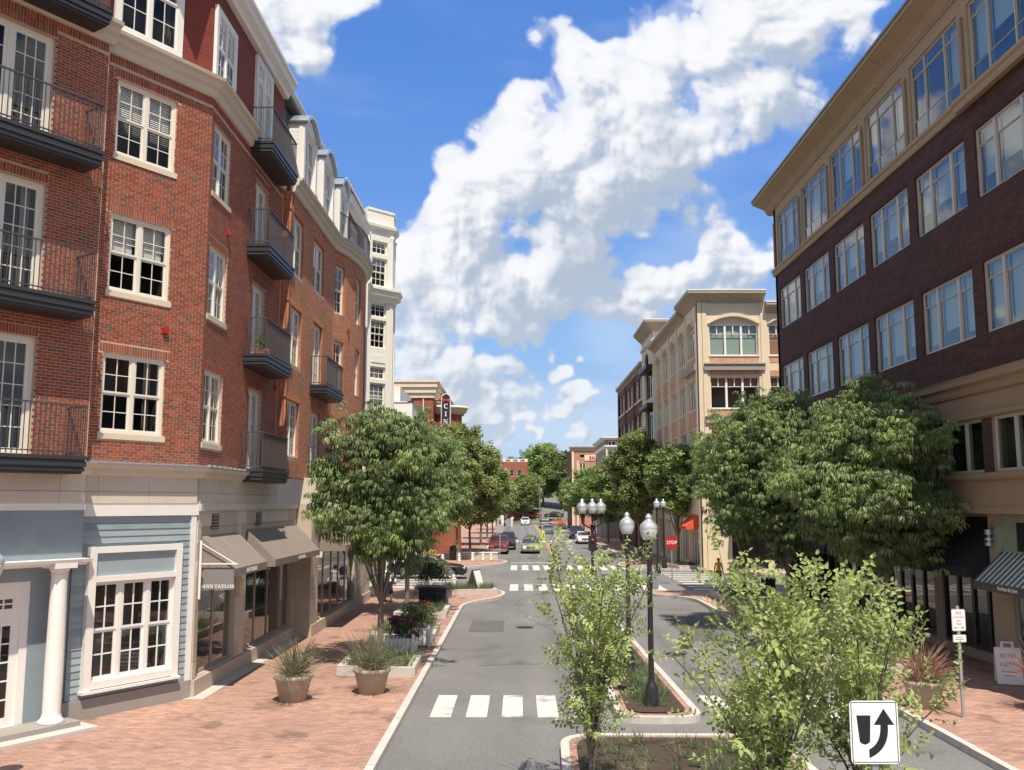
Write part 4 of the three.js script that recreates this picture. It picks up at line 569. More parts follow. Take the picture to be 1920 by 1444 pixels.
// ---------- dark brick office block, right ----------
const office = thing('dark_brick_office_building', 'dark brick office block with grey-framed windows, tan top storey and deep eaves on right', 'building', 14, 0, -28);
{
  const W = new Wall(office, 12.5, -44.6, -90), U = (z) => z + 44.6, L = 24.6, zs = []; for (let i = 0; i < 6; i++) zs.push([-44.02 + i * 3.865, Math.min(-21.4, -40.74 + i * 3.865)]);
  const H = (c, d) => zs.map(([a, b]) => [U(a), U(b), c, d]), h4 = H(16.05, 18.55), h3 = H(12.93, 14.87), h2 = H(9.22, 11.16), h1 = H(5.53, 6.98);
  W.sheet('tan_wall', M.tan, 0, L, 15.72, 19.62, h4, 0.35); W.sheet('brick_wall', M.darkBrick, 0, L, 8.16, 15.72, [...h3, ...h2], 0.35); W.sheet('tan_base_wall', M.tanDeep, 0, L, 4.43, 8.16, h1, 0.35);
  const o = { mat: M.alu, cols: [1, 1.45, 1], w: -0.06, deep: 0.14, cas: 0.06, sash: 0.02 }, R = rng(9);
  h4.forEach((h) => windowIn(W, ...h, { ...o, mull: 0.05, cas: 0.045, rows: [[0.17, 1, 1, M.coated], [0.58, 1, 1, M.coated], [0.25, 1, 1, M.coated]], shade: [0, 1, 2].map(() => (R() < 0.6 ? 0.5 + R() * 0.25 : 0)) }));
  for (const hs of [h3, h2]) hs.forEach((h) => { const s = 0.35 + R() * 0.5; windowIn(W, ...h, { ...o, mull: 0.13, rows: [[0.24, 1, 1, M.coated], [0.76, 1, 1, M.coated]], shade: [s + R() * 0.1, s + (R() - 0.5) * 0.3, s + R() * 0.1] }); });
  h1.forEach((h) => windowIn(W, ...h, { ...o, mull: 0.13, rows: [[1, 1, 1, M.coated]], cols: [1, 1.2, 1] }));
  for (const hs of [h3, h2]) for (const h of hs) W.mesh('soldier_course', Array.from({ length: 48 }, (_, i) => bx(h[0] + i * 0.069, h[0] + 0.06 + i * 0.069, h[3] + 0.01, h[3] + 0.2, -0.03, 0.006)), std(0.06, 0.023, 0.024, 0.9));
  zs.forEach(([a, b], i) => { const u = U(b) + 0.3; W.box('pilaster', M.tanDeep, u - 0.075, u + 0.075, 16.1, 18.3, 0.001, 0.07); W.box('panel_joint', M.creamDark, u - 0.006 + (i % 2 ? 0 : 99), u + 0.006 + (i % 2 ? 0 : 99), 18.6, 19.2, -0.01, 0.003); });
  W.box('pilaster', M.tanDeep, 0.06, 0.2, 16.1, 18.3, 0.001, 0.07);
  const band = [[-0.1, 15.66], [0.07, 15.66], [0.1, 15.74], [0.1, 15.84], [0.16, 15.88], [0.16, 15.98], [0.03, 16.02], [-0.1, 16.02]]; W.mould('stone_band', M.tan, -0.12, 19.3, band, 0, 0); W.mould('stone_band', M.tan, 19.3, L, band.map(([w, v]) => [w > 0 ? w + 0.14 : w, v - (w > 0 ? 0.06 : 0)]));
  // eaves: coved soffit in sections with joints
  for (let u = -0.9, k = 0; u < L; u += 5.2, k++) W.mould('eave_section', M.tan, u + 0.01, u + 5.19, [[-0.4, 19.0], [0.05, 19.0], [0.05, 19.06], [0.12, 19.1], [0.14, 19.18], [0.26, 19.3], [0.76, 19.52], [0.8, 19.52], [0.8, 19.64], [-0.4, 19.7]]);
  W.box('roof_edge', M.grey, -0.95, L, 19.665, 19.74, -0.3, 0.85); W.box('eave_return', M.tan, -0.9, -0.001, 19.02, 19.66, -8, -0.41);
  W.mould('stone_moulding', M.tanDeep, -0.1, L, [[-0.1, 7.68], [0.06, 7.68], [0.1, 7.76], [0.12, 7.9], [0.24, 7.96], [0.26, 8.1], [0.3, 8.17], [-0.1, 8.2]]); W.mould('stone_moulding', M.tanDeep, -0.05, L, [[-0.1, 7.02], [0.06, 7.02], [0.08, 7.14], [-0.1, 7.2]]);
  W.mould('stone_sill', M.tanDeep, 0, L, [[-0.1, 5.3], [0.08, 5.34], [0.12, 5.4], [0.12, 5.5], [-0.1, 5.52]]); W.mould('stone_moulding', M.tanDeep, 0, L, [[-0.3, 4.43], [0.05, 4.43], [0.05, 4.56], [0.0, 4.62], [-0.3, 4.62]]);
  for (const h of h1) W.box('brick_pier', M.darkBrick, h[1] + 0.02, h[1] + 0.56, 5.54, 6.97, -0.1, 0.01);
  W.box('soffit', M.tanDeep, 0, L, 4.44, 4.6, -2.4, -0.36); const E = new Wall(office, 12.5, -44.6, 180); new Wall(office, 40, -44.6, 180).sheet('end_wall', M.darkBrick, 0.02, 27.5, 0, 19.5, [], 0.3, -0.02); mesh('roof', bx(12.6, 40, 19.3, 19.45, -44.4, -20.1), M.slate, office, -14, 0, 28);
  new Wall(office, 12.5, -20.0, 0).sheet('end_wall', M.darkBrick, 0.02, 27.5, 0, 19.5, [], 0.3, -0.02);
  // street level: recessed glazing behind piers, dark canvas over it
  const S = new Wall(office, 13.6, -44.6, -90), N = new Wall(office, 13.0, -26.3, -90);
  const hg = []; for (let i = 0; i < 4; i++) hg.push([0.7 + i * 4.4, 4.5 + i * 4.4, 0.4, 4.1]); S.sheet('shop_wall', M.creamDark, 0, 18.4, 0.13, 4.44, hg, 0.3); hg.forEach((h) => windowIn(S, ...h, { name: 'shop_window', mat: M.black, cols: [1, 1, 1, 1], mull: 0.16, rows: [[0.25, 1, 1, M.shop], [0.75, 1, 1, M.shop]], cas: 0.1 }));
  for (let i = 0; i < 3; i++) awning(S, 0.3 + i * 6.05, 6.15 + i * 6.05, 4.3, 2.95, 1.25, std(0.022, 0.022, 0.025, 0.9), { valance: 0.28 });
  const hn = [[1.1, 5.8, 0.5, 2.6]]; N.sheet('shop_wall', M.creamDark, 0, 6.3, 0.13, 4.44, hn, 0.3); hn.forEach((h) => windowIn(N, ...h, { name: 'shop_window', mat: M.grey, cols: [0.7, 1, 1], mull: 0.1, rows: [[1, 1, 1, M.shop]] })); new Wall(office, 13.0, -26.3, 180).sheet('return_wall', M.creamDark, -0.62, -0.01, 0.13, 4.44, [], 0.3, 0);
  const tile = std(0.3, 0.36, 0.25, 0.35), tileB = std(0.26, 0.32, 0.22, 0.3); const gp = N.box('tile_backing', M.mortar, 0.55, 6.28, 3.3, 4.4, 0.002, 0.012); for (let i = 0; i < 36; i++) for (let j = 0; j < 7; j++) { const u = 0.56 + i * 0.155, v = 3.305 + j * 0.155; if (u > 1.5 && v > 3.42 && v < 4.22) continue; mesh('tile', bx(u, u + 0.148, v, v + 0.148, 0.012, 0.024), (i * 7 + j * 3) % 5 ? tile : tileB, gp); }
  const lv = N.box('wall_louvre', M.black, 1.55, 5.8, 3.46, 4.2, 0.013, 0.03); for (let i = 0; i < 11; i++) mesh('slat', bx(1.58, 5.77, 0, 0.03, 0.03, 0.055), M.iron, lv, 0, 3.49 + i * 0.066, 0);
  N.mesh('wall_sconce', [bx(-0.07, 0.07, 0, 0.5, 0, 0.05), cyl(0.11, 0.11, 0.14, 14, 0, 0.3, 0.14), cyl(0.11, 0.11, 0.08, 14, 0, 0.14, 0.14), cyl(0.11, 0.11, 0.1, 14, 0, 0.0, 0.14), cyl(0.04, 0.04, 0.44, 8, 0, 0, 0.14)], M.zinc, 0.3, 3.55, 0);
  const stripes = new THREE.MeshStandardMaterial({ map: rep(pix(64, 4, (u) => (u % 0.5 < 0.25 ? [0.32, 0.36, 0.35] : [0.76, 0.78, 0.74])), 0.5), roughness: 0.9 });
  awning(N, 0.75, 6.2, 3.42, 2.66, 0.85, stripes, { valance: 0.22, valMat: std(0.08, 0.08, 0.08, 0.9), text: 'Parfum du Jour', size: 0.09, tu: 1.75 });
}
// ---------- cream arched building beyond the cross street ----------
const arched = thing('cream_arched_building', 'cream and brick building with arched windows and flared cornices, beyond the cross street', 'building', 16, 0, -88);
{
  const W = new Wall(arched, 12.48, -64.5, 0), S = new Wall(arched, 12.48, -117, -90), U = (z) => z + 117, arch = 0.5;
  const fr = [[0.81, 4.23], [4.98, 8.4], [9.15, 12.6]], f = (c, d, r = 0) => fr.map(([a, b]) => [a, b, c, d, r]), hF = [...f(14.95, 17.18, 0.5), ...f(11.22, 13.47), ...f(7.5, 9.8)], hG = [[2, 7, 0.3, 3.1], [8, 12, 0.3, 3.1]];
  W.sheet('front_wall', M.cream, 0, 16, 0, 18.75, [...hF, ...hG], 0.4);
  hF.forEach((h, i) => { const top = i < 3; windowIn(W, h[0], h[1], h[2], h[3], { cols: [1, 1, 1], mull: 0.1, cas: 0.06, mat: M.white, w: -0.2, sash: 0.03, bar: 0.07, rows: [[0.3, 2, 1, M.glass], [0.7, 1, 1, M.glass]], shade: top ? [1, 1, 1] : [0.32, 0.32, 0.32], shadeMat: top && i < 1 ? M.greenShade : M.brownShade }); if (top) W.sheet('arch_panel', M.cream, h[0], h[1], 17.18, 17.72, [], 0.1, -0.2); });
  hG.forEach((h) => windowIn(W, ...h, { name: 'shop_window', mat: M.black, cols: [1, 1, 1], rows: [[1, 1, 1, M.shop]] }));
  for (const [a, b] of fr) { W.box('brick_spandrel', M.peach, a, b, 14.43, 14.86, -0.1, 0.02); W.box('brick_spandrel', M.peach, a, b, 13.5, 13.89, -0.1, 0.02); W.box('brick_spandrel', M.peach, a, b, 10.7, 11.15, -0.1, 0.02); W.box('brick_spandrel', M.peach, a, b, 9.85, 10.2, -0.1, 0.02); for (const v of [14.88, 11.17]) W.box('sill', M.white, a - 0.05, b + 0.05, v, v + 0.07, -0.1, 0.07); }
  for (const v of [13.9, 10.2]) W.mould('stone_ledge', M.grey, 0.38, 4.62, [[0, v], [0.22, v], [0.22, v + 0.38], [0.3, v + 0.4], [0.3, v + 0.49], [0, v + 0.5]]);
  const archBand = (P, u0, u1, v, mat) => { const p = [], q = [], r = arch + 0.02; for (let i = 0; i <= 16; i++) { const t = i / 16; p.push([lerp(u0, u1, t), v + r * 4 * t * (1 - t)]); q.unshift([lerp(u0 - 0.1, u1 + 0.1, t), v + 0.02 + (r + 0.22) * 4 * t * (1 - t)]); } P.mesh('arch_moulding', poly([...p, ...q], 0.12), mat, 0, 0, 0); };
  fr.forEach(([a, b]) => archBand(W, a, b, 17.2, M.cream)); for (const u of [[0.0, 0.28], [0.32, 0.62], [4.4, 4.8], [8.6, 9.0]]) W.box('pilaster', M.cream, u[0], u[1], 0.2, 18.7, 0.001, 0.08);
  const corn = (v0, v1, p) => [[-0.2, v0], [0.06, v0], [0.1, v0 + 0.12], [0.2, v0 + 0.2], [0.4 * p, v0 + 0.3], [0.85 * p, v1 - 0.22], [p, v1 - 0.16], [p, v1], [-0.2, v1 + 0.02]], cap = (v1, p) => [[-0.2, v1 + 0.021], [p + 0.03, v1 + 0.021], [p + 0.03, v1 + 0.11], [-0.2, v1 + 0.12]];
  W.mould('cornice', M.creamDark, 0, 4.7, corn(18.68, 19.4, 0.75), 1, 0); W.mould('cornice_cap', M.white, 0, 4.7, cap(19.4, 0.75), 1, 0); W.mould('cornice', M.creamDark, 4.7, 16, corn(17.95, 18.6, 0.6)); W.mould('cornice_cap', M.white, 4.7, 16, cap(18.6, 0.6));
  // street side
  const zw = [[-68.6, -65.75], [-72.4, -69.55], [-76.4, -73.6], [-80.4, -77.55], [-84.4, -81.6]], hS = zw.flatMap(([a, b]) => [[U(a), U(b), 15.1, 17.2, 0.5], [U(a), U(b), 11.35, 13.5], [U(a), U(b), 7.6, 9.9], [U(a), U(b), 0.4, 3.4]]);
  S.sheet('street_wall', M.cream, U(-85.5), U(-64.52), 0, 18.72, hS, 0.4);
  hS.forEach((h, i) => { windowIn(S, h[0], h[1], h[2], h[3], { cols: [1, 1, 1], mull: 0.07, mat: M.trim, cas: 0.05, w: -0.18, sash: 0.03, bar: 0.05, rows: i % 4 === 3 ? [[1, 1, 1, M.shop]] : [[0.3, 1, 1, M.coated], [0.7, 1, 1, M.coated]], shade: [0.5, 0, 0.5] }); if (i % 4 === 0) { S.sheet('arch_panel', M.creamDark, h[0], h[1], 17.2, 17.72, [], 0.1, -0.15); archBand(S, h[0], h[1], 17.22, M.cream); S.box('brick_spandrel', M.peach, h[0], h[1], 13.6, 15.0, -0.1, 0.02); S.box('brick_spandrel', M.peach, h[0], h[1], 10, 11.25, -0.1, 0.02); } });
  for (const z of [-64.9, -69.05, -73.0, -77.0, -81.0, -85.1]) S.box('pilaster', M.cream, U(z) - 0.16, U(z) + 0.16, 0.2, 18.5, 0.001, 0.1);
  S.mould('cornice', M.creamDark, U(-69.6), U(-64.5), corn(18.68, 19.4, 0.75), 0, 1); S.mould('cornice_cap', M.white, U(-69.6), U(-64.5), cap(19.4, 0.75), 0, 1); S.mould('cornice', M.creamDark, U(-85.5), U(-69.6), corn(18.4, 19.05, 0.6)); S.mould('cornice_cap', M.white, U(-85.5), U(-69.6), cap(19.05, 0.6)); S.box('stone_ledge', M.grey, U(-69.5), U(-64.8), 13.95, 14.42, 0.001, 0.25);
  // raised pavilion with the round emblem
  const hp = [[U(-91.2), U(-86.1), 14.6, 17.4, 0.5], [U(-91.2), U(-86.1), 10.6, 13.8], [U(-91.2), U(-86.1), 6.5, 9.8]]; S.sheet('pavilion_wall', M.cream, U(-93.3), U(-85.5), 0, 20.6, hp, 0.4, 0.12);
  const Pv = new Wall(arched, 12.36, -117, -90); hp.forEach((h) => windowIn(Pv, h[0], h[1], h[2], h[3], { cols: [1, 1, 1, 1], mat: M.black, mull: 0.14, rows: [[0.25, 1, 1, M.coated], [0.75, 1, 1, M.coated]], w: -0.2 })); Pv.sheet('arch_panel', M.creamDark, hp[0][0], hp[0][1], 17.4, 17.92, [], 0.1, -0.2);
  new Wall(arched, 12.36, -85.5, 0).sheet('pavilion_side', M.cream, 0, 6, 18.6, 20.6, [], 0.3, 0.012); new Wall(arched, 12.36, -85.5, 0).mould('cornice', M.creamDark, 0, 6, corn(20.6, 21.5, 0.8), 1, 0); new Wall(arched, 12.36, -85.5, 0).mould('cornice_cap', M.white, 0, 6, cap(21.5, 0.8), 1, 0); new Wall(arched, 12.36, -85.5, 0).box('string_course', M.white, 0, 6, 19.7, 19.95, 0.001, 0.15);
  Pv.mould('cornice', M.creamDark, U(-93.3), U(-85.5), corn(20.6, 21.5, 0.8), 0, 1); Pv.mould('cornice_cap', M.white, U(-93.3), U(-85.5), cap(21.5, 0.8), 0, 1); Pv.mould('string_course', M.cream, U(-93.3), U(-85.5), [[0, 19.7], [0.15, 19.7], [0.15, 19.95], [0, 20]]);
  mesh('pavilion_core', bx(12.7, 18.3, 18.4, 20.9, -93.1, -85.9), M.cream, arched, -16, 0, 88);
  Pv.mesh('round_emblem', (() => { const g = new THREE.TorusGeometry(0.5, 0.1, 8, 28); g.translate(0, 0, 0.08); const h = cyl(0.5, 0.5, 0.06, 28); h.rotateX(Math.PI / 2); h.translate(0, 0, 0.06); return [g, h]; })(), M.black, U(-89.2), 18.4, 0);
  for (const v of [17.55, 13.95]) Pv.box('canopy', M.black, U(-91.6), U(-85.9), v - 0.35, v, 0.02, 0.6);
  // maroon brick wing
  const hw = []; for (const z of [-94, -97.3, -102.2, -105.5, -110.4, -113.7]) for (const v of [15.4, 11.7, 8]) hw.push([U(z - 2.9), U(z), v, v + 2.2]); S.sheet('wing_wall', M.maroon, 0, U(-93.3), 0, 18.6, hw, 0.4); hw.forEach((h) => windowIn(S, ...h, { cols: [1, 1, 1], mat: M.trim, mull: 0.06, w: -0.16, rows: [[0.28, 1, 1, M.coated], [0.72, 1, 1, M.coated]] }));
  for (const z of [-101.2, -109.4, -116.9]) S.box('pilaster', M.maroon, U(z), U(z) + 0.6, 0.2, 18.2, 0.001, 0.12); for (const v of [15.15, 11.45]) S.box('string_course', M.cream, 0, U(-93.3), v, v + 0.2, 0.001, 0.09); S.mould('cornice', M.creamDark, 0, U(-93.3), corn(18.3, 18.85, 0.35)); S.mould('cornice_cap', M.white, 0, U(-93.3), cap(18.85, 0.35));
  mesh('roof', bx(12.6, 30, 18.5, 18.65, -116.8, -64.8), M.slate, arched, -16, 0, 88); mesh('rear_wall', bx(29.7, 30, 0, 18.5, -117, -64.5), M.maroon, arched, -16, 0, 88); new Wall(arched, 30, -117, 180).sheet('end_wall', M.maroon, 0.3, 17.5, 0, 18.5, [], 0.3, -0.02);
  const redC = std(0.62, 0.09, 0.04, 0.9); awning(W, 1.9, 4.2, 3.95, 3.05, 1.0, redC, {}); awning(W, 4.6, 7.2, 3.95, 3.05, 1.0, redC, {}); awning(S, U(-68.6), U(-65.8), 3.9, 3.1, 0.9, redC, {});
}
{
  const g = thing('grey_corner_building', 'distant grey building with white cornices carrying a round dark red sign', 'building', 15, 0, -132), A = new Wall(g, 11.5, -125, 0), B = new Wall(g, 11.5, -141, -90);
  const ha = [[0.35, 1.35, 12.3, 13.0], [1.55, 2.5, 12.3, 13.0], [0.3, 2.0, 9.7, 11.7]], hb = [[3, 5, 9, 11.2], [7, 9, 9, 11.2], [11.5, 13.5, 9, 11.2]]; A.sheet('front_wall', M.grey, 0, 8, 0, 13.2, ha, 0.3); B.sheet('street_wall', M.grey, 0, 15.98, 0, 13.2, hb, 0.3); [...ha.map((h) => [A, h]), ...hb.map((h) => [B, h])].forEach(([W, h]) => windowIn(W, ...h, { mat: M.white, rows: [[1, 1, 1, M.glass]] }));
  for (const [v, p] of [[13.1, 0.5], [11.95, 0.18]]) { const P = [[-0.1, v], [0.06, v], [p * 0.8, v + 0.22], [p, v + 0.26], [p, v + 0.45], [-0.1, v + 0.5]]; A.mould('cornice', M.white, 0, 8, P, 1, 0); B.mould('cornice', M.white, 0, 16, P, 0, 1); } for (const u of [0.05, 2.2]) A.box('pilaster', M.white, u, u + 0.2, 6, 11.9, 0.001, 0.08); mesh('roof', bx(11.6, 19, 13.2, 13.3, -140, -125.2), M.slate, g, -15, 0, 132);
  const s = thing('round_shop_sign', 'round dark red sign with gold script on the grey building', 'sign', 12.85, 10.75, -124.3); const d = cyl(0.78, 0.78, 0.14, 36); d.rotateX(Math.PI / 2); const disc = mesh('disc', d, std(0.16, 0.015, 0.012, 0.5), s); const gold = std(0.5, 0.34, 0.12, 0.5);
  for (const y of [0.14, -0.16]) mesh('gold_script', new THREE.TubeGeometry(new THREE.CatmullRomCurve3(Array.from({ length: 26 }, (_, i) => new THREE.Vector3(-0.6 + i * 0.048, y + Math.sin(i * 2.1) * 0.07 + i * 0.002, 0.16))), 70, 0.017, 4), gold, disc); mesh('bracket', bx(-0.06, 0.06, -1.1, -0.7, -0.7, 0.05), M.black, s);
}
{
  const g = thing('distant_brick_shop', 'distant pinkish brick shop with a grey cornice and red sign letters', 'building', 13, 0, -177), A = new Wall(g, 9.4, -170, 0);
  A.sheet('front_wall', mottled([0.4, 0.215, 0.15], 0.12, 2.1, { seed: 71 }), 0, 12, 0, 14.1, [[1.6, 3, 13.0, 13.5], [1.5, 2.6, 9, 12]], 0.4); windowIn(A, 1.6, 3, 13.0, 13.5, { rows: [[1, 1, 1, M.glass]], mat: M.black }); windowIn(A, 1.5, 2.6, 9, 12, { rows: [[0.5, 1, 1, M.glass], [0.5, 1, 1, M.glass]] }); A.mould('cornice', M.creamDark, 0, 12, [[-0.2, 14.1], [0.1, 14.1], [0.3, 14.4], [0.35, 14.75], [0.5, 14.8], [0.5, 14.95], [-0.2, 15]], 1, 0); A.box('sign_panel', M.cream, 2.4, 8, 12.4, 13.45, 0.001, 0.1); A.box('pilaster', M.cream, 0.1, 0.5, 0.2, 14.05, 0.001, 0.12); A.box('pilaster', M.cream, 1.0, 1.3, 0.2, 12.4, 0.001, 0.12);
  A.mesh('lettering', letters('SHA', 0.62, 0.08, fontS), std(0.5, 0.03, 0.02, 0.5), 4.1, 12.9, 0.1); const B = new Wall(g, 9.4, -185, -90); B.sheet('street_wall', M.maroon, 0, 15, 0, 14.1, [], 0.3, -0.01); mesh('roof', bx(9.5, 21, 13.9, 14.0, -185, -170.2), M.slate, g, -13, 0, 177);
}

// ---------- trees and planting ----------
function leafGeo(list) { // list of [base, dir, up, length, width, fold, droop]
  const P = [], N = new THREE.Vector3();
  for (const [b, d, u, L, w, fold, droop] of list) {
    const D = d.clone().normalize(), S = new THREE.Vector3().crossVectors(D, u).normalize(), Uu = new THREE.Vector3().crossVectors(S, D).normalize();
    const pt = (t, s) => b.clone().addScaledVector(D, L * t).addScaledVector(S, s * w).addScaledVector(Uu, Math.abs(s) * w * fold - droop * L * t * t);
    const q = [pt(0, 0), pt(0.33, 0.5), pt(0.4, 0), pt(0.33, -0.5), pt(0.72, 0.38), pt(0.72, 0), pt(0.72, -0.38), pt(1, 0)];
    for (const [i, j, k] of [[0, 2, 1], [0, 3, 2], [1, 2, 4], [2, 5, 4], [2, 3, 6], [2, 6, 5], [4, 5, 7], [5, 6, 7]]) P.push(...q[i].toArray(), ...q[j].toArray(), ...q[k].toArray());
  }
  const g = new THREE.BufferGeometry(); g.setAttribute('position', new THREE.Float32BufferAttribute(P, 3)); g.setAttribute('uv', new THREE.Float32BufferAttribute(new Float32Array((P.length / 3) * 2), 2)); g.computeVertexNormals(); return g;
}
const V = (x, y, z) => new THREE.Vector3(x, y, z), UP = V(0, 1, 0);
const leafKinds = {
  ash: (() => { const out = []; const R = rng(3); for (let v = 0; v < 3; v++) { const l = []; for (let k = 0; k < 4; k++) { const a = k * 1.6 + R() * 0.8, dir = V(Math.cos(a), 0.15, Math.sin(a)); for (let i = 0; i < 5; i++) { const s = i % 2 ? 1 : -1, t = i === 4 ? 0.2 : 0.07 + i * 0.03, side = V(-Math.sin(a), 0, Math.cos(a)).multiplyScalar(i === 4 ? 0 : s * 0.8), b = dir.clone().multiplyScalar(t); b.y -= t * t * 1.5; l.push([b, dir.clone().multiplyScalar(0.55).add(side).add(V(0, -0.5 - R() * 0.5, 0)), UP, 0.13 + R() * 0.05, 0.046, 0.35, 0.4 + R() * 0.4]); } } out.push(leafGeo(l)); } return out; })(),
  maple: (() => { const out = []; const R = rng(4); for (let v = 0; v < 3; v++) { const l = []; for (let i = 0; i < 12; i++) { const d = V(R() - 0.5, R() * 0.6 - 0.4, R() - 0.5).normalize(); l.push([V((R() - 0.5) * 0.34, (R() - 0.5) * 0.3, (R() - 0.5) * 0.34), d, V(R() - 0.5, 1, R() - 0.5), 0.12, 0.1, 0.2, 0.2]); } out.push(leafGeo(l)); } return out; })(),
  twig: (() => { const out = []; const R = rng(6); for (let v = 0; v < 3; v++) { const l = []; for (let i = 0; i < 9; i++) { const t = 0.02 + i * 0.034, s = i % 2 ? 1 : -1; l.push([V(0, t, 0), V(s * 0.8, 0.55 - R() * 0.5, (R() - 0.5) * 1.1), V(0, 0.4, 1), 0.055 + R() * 0.025, 0.042, 0.5, 0.3 + R() * 0.4]); } l.push([V(0, 0.31, 0), V(0, 1, 0.2), V(0, 0, 1), 0.06, 0.035, 0.2, 0.1]); out.push(leafGeo(l)); } return out; })(),
};
const leafMat = (o = {}) => new THREE.MeshPhysicalMaterial({ color: 0xffffff, roughness: 1, transmission: 0.35, thickness: 0, clearcoat: 0.5, clearcoatRoughness: 0.36, side: THREE.DoubleSide, ...o });
M.leaf = leafMat(); M.leafPale = leafMat({ clearcoat: 0.2, transmission: 0.45 });
function addCrown(parent, kind, spots, cols, mat, seed, name = 'crown') {
  const R = rng(seed), gs = leafKinds[kind], m = new THREE.Matrix4(), q = new THREE.Quaternion(), C = new THREE.Color();
  const im = new THREE.InstancedMesh(gs[seed % gs.length], mat, spots.length); im.name = name; im.castShadow = im.receiveShadow = true; stuff(im);
  spots.forEach(([p, dir, sc, tone = 1], i) => { if (dir) { q.setFromUnitVectors(UP, dir); q.multiply(new THREE.Quaternion().setFromAxisAngle(UP, R() * 6.28)); } else q.setFromEuler(new THREE.Euler((R() - 0.5) * 1.3, R() * 6.28, (R() - 0.5) * 1.3)); m.compose(p, q, V(sc, sc, sc)); im.setMatrixAt(i, m); const c = cols[Math.floor(R() * cols.length)], k = (0.72 + R() * 0.56) * tone; im.setColorAt(i, C.setRGB(c[0] * k, c[1] * k, c[2] * k)); });
  parent.add(im); return im;
}
function limbPath(a, b, sag, r0, r1, R) { const n = 5, out = []; let p = a.clone(); for (let i = 1; i <= n; i++) { const t = i / n, q = a.clone().lerp(b, t); q.y += sag * Math.sin(t * Math.PI); q.x += (R() - 0.5) * 0.12; q.z += (R() - 0.5) * 0.12; out.push(bar(p.toArray(), q.toArray(), lerp(r0, r1, (i - 1) / n), 6, lerp(r0, r1, t))); p = q; } return out; }
function tree(name, label, group, x, z, o) {
  const { h = 8, r = 2.4, low = 3.0, fork = 2.0, rad = 0.11, lobes = 22, per = 150, kind = 'ash', cols = ASH, scale = 1, seed = 1, mat = M.leaf, y0 = 0.13, skew = [0, 0], hang = 0.2 } = o;
  const t = thing(name, label, 'tree', x, y0, z, 0, group), R = rng(seed * 7919 + 13), trunk = [], limbs = [];
  const F = V((R() - 0.5) * 0.15, fork, (R() - 0.5) * 0.15); trunk.push(bar([0, -0.1, 0], [F.x * 0.4, fork * 0.5, F.z * 0.5], rad * 1.15, 10, rad), bar([F.x * 0.4, fork * 0.5, F.z * 0.5], F.toArray(), rad, 10, rad * 0.9));
  const spots = [], cy = (h + low) / 2, ry = (h - low) / 2;
  for (let i = 0; i < lobes; i++) {
    const u = (i + 0.5) / lobes, a = i * 2.39996 + R() * 0.5, v = 1 - 2 * u, rr = Math.sqrt(1 - v * v) * (0.55 + R() * 0.56), taper = v > 0 ? 1 - v * 0.12 : 1 + v * 0.25;
    const c = V(Math.cos(a) * rr * r * 0.74 * taper + skew[0], cy + v * ry * (0.62 + R() * 0.36), Math.sin(a) * rr * r * 0.74 * taper + skew[1]), lr = r * (0.16 + R() * 0.19);
    if (i % 2 === 0 || lobes < 16) limbs.push(...limbPath(F, c, 0.25, rad * (0.3 + R() * 0.3), 0.012, R)); else limbs.push(...limbPath(F.clone().lerp(V(skew[0] * 0.6, cy + ry * 0.5, skew[1] * 0.6), 0.3 + R() * 0.5), c, 0.15, rad * 0.26, 0.01, R));
    const tone = 0.78 + R() * 0.5;
    for (let k = 0; k < per; k++) { const d = V(R() - 0.5, R() - 0.38, R() - 0.5).normalize(), far = R() < 0.16 ? 1.5 : 1, q = Math.pow(R(), 0.45) * far, p = c.clone().add(V(d.x * lr * q * 1.1, d.y * lr * q * 0.85 - hang * R(), d.z * lr * q * 1.1)); spots.push([p, null, scale * (0.75 + R() * 0.5), tone]); }
    if (lr > 0.3) for (let k = 0; k < 4; k++) { const d = V(R() - 0.5, R() - 0.3, R() - 0.5).normalize(); limbs.push(bar(c.toArray(), c.clone().addScaledVector(d, lr * 0.9).toArray(), 0.012, 4, 0.005)); }
  }
  for (let i = 0; i < 12; i++) { // leafy shoots that break the outline
    const a = R() * 6.28, v = R() * 1.5 - 0.5, q = Math.sqrt(Math.max(0, 1 - v * v)), e = V(Math.cos(a) * q * r * 1.08, cy + v * ry * 1.06, Math.sin(a) * q * r * 1.08), s = V(0, cy, 0).lerp(e, 0.55), tone = 0.95 + R() * 0.4;
    limbs.push(...limbPath(s, e, 0.1, 0.018, 0.006, R)); for (let k = 0; k < per * 0.35; k++) { const t = 0.35 + R() * 0.7, w = r * 0.11; spots.push([s.clone().lerp(e, t).add(V((R() - 0.5) * 2 * w, (R() - 0.5) * 2 * w - 0.05, (R() - 0.5) * 2 * w)), null, scale * (0.7 + R() * 0.5), tone]); }
  }
  limbs.push(...limbPath(F, V(skew[0] * 0.7, h - ry * 0.35, skew[1] * 0.7), 0, rad * 0.75, 0.02, R));
  mesh('trunk', trunk, M.bark, t); mesh('limb', limbs, M.bark, t); addCrown(t, kind, spots, cols, mat, seed); return t;
}
const ASH = [[0.14, 0.22, 0.045], [0.17, 0.25, 0.055], [0.11, 0.18, 0.04], [0.22, 0.29, 0.085], [0.2, 0.25, 0.1]], MAPLE = [[0.25, 0.29, 0.07], [0.21, 0.26, 0.06], [0.29, 0.32, 0.08], [0.17, 0.225, 0.055]], WOOD = [[0.2, 0.29, 0.06], [0.16, 0.25, 0.055], [0.25, 0.33, 0.075]], PALE = [[0.36, 0.44, 0.13], [0.42, 0.5, 0.17], [0.3, 0.38, 0.1]];
const gL = 'street trees along the left pavement', gR = 'street trees along the right pavement', gF = 'big trees on the rise at the end of the street';
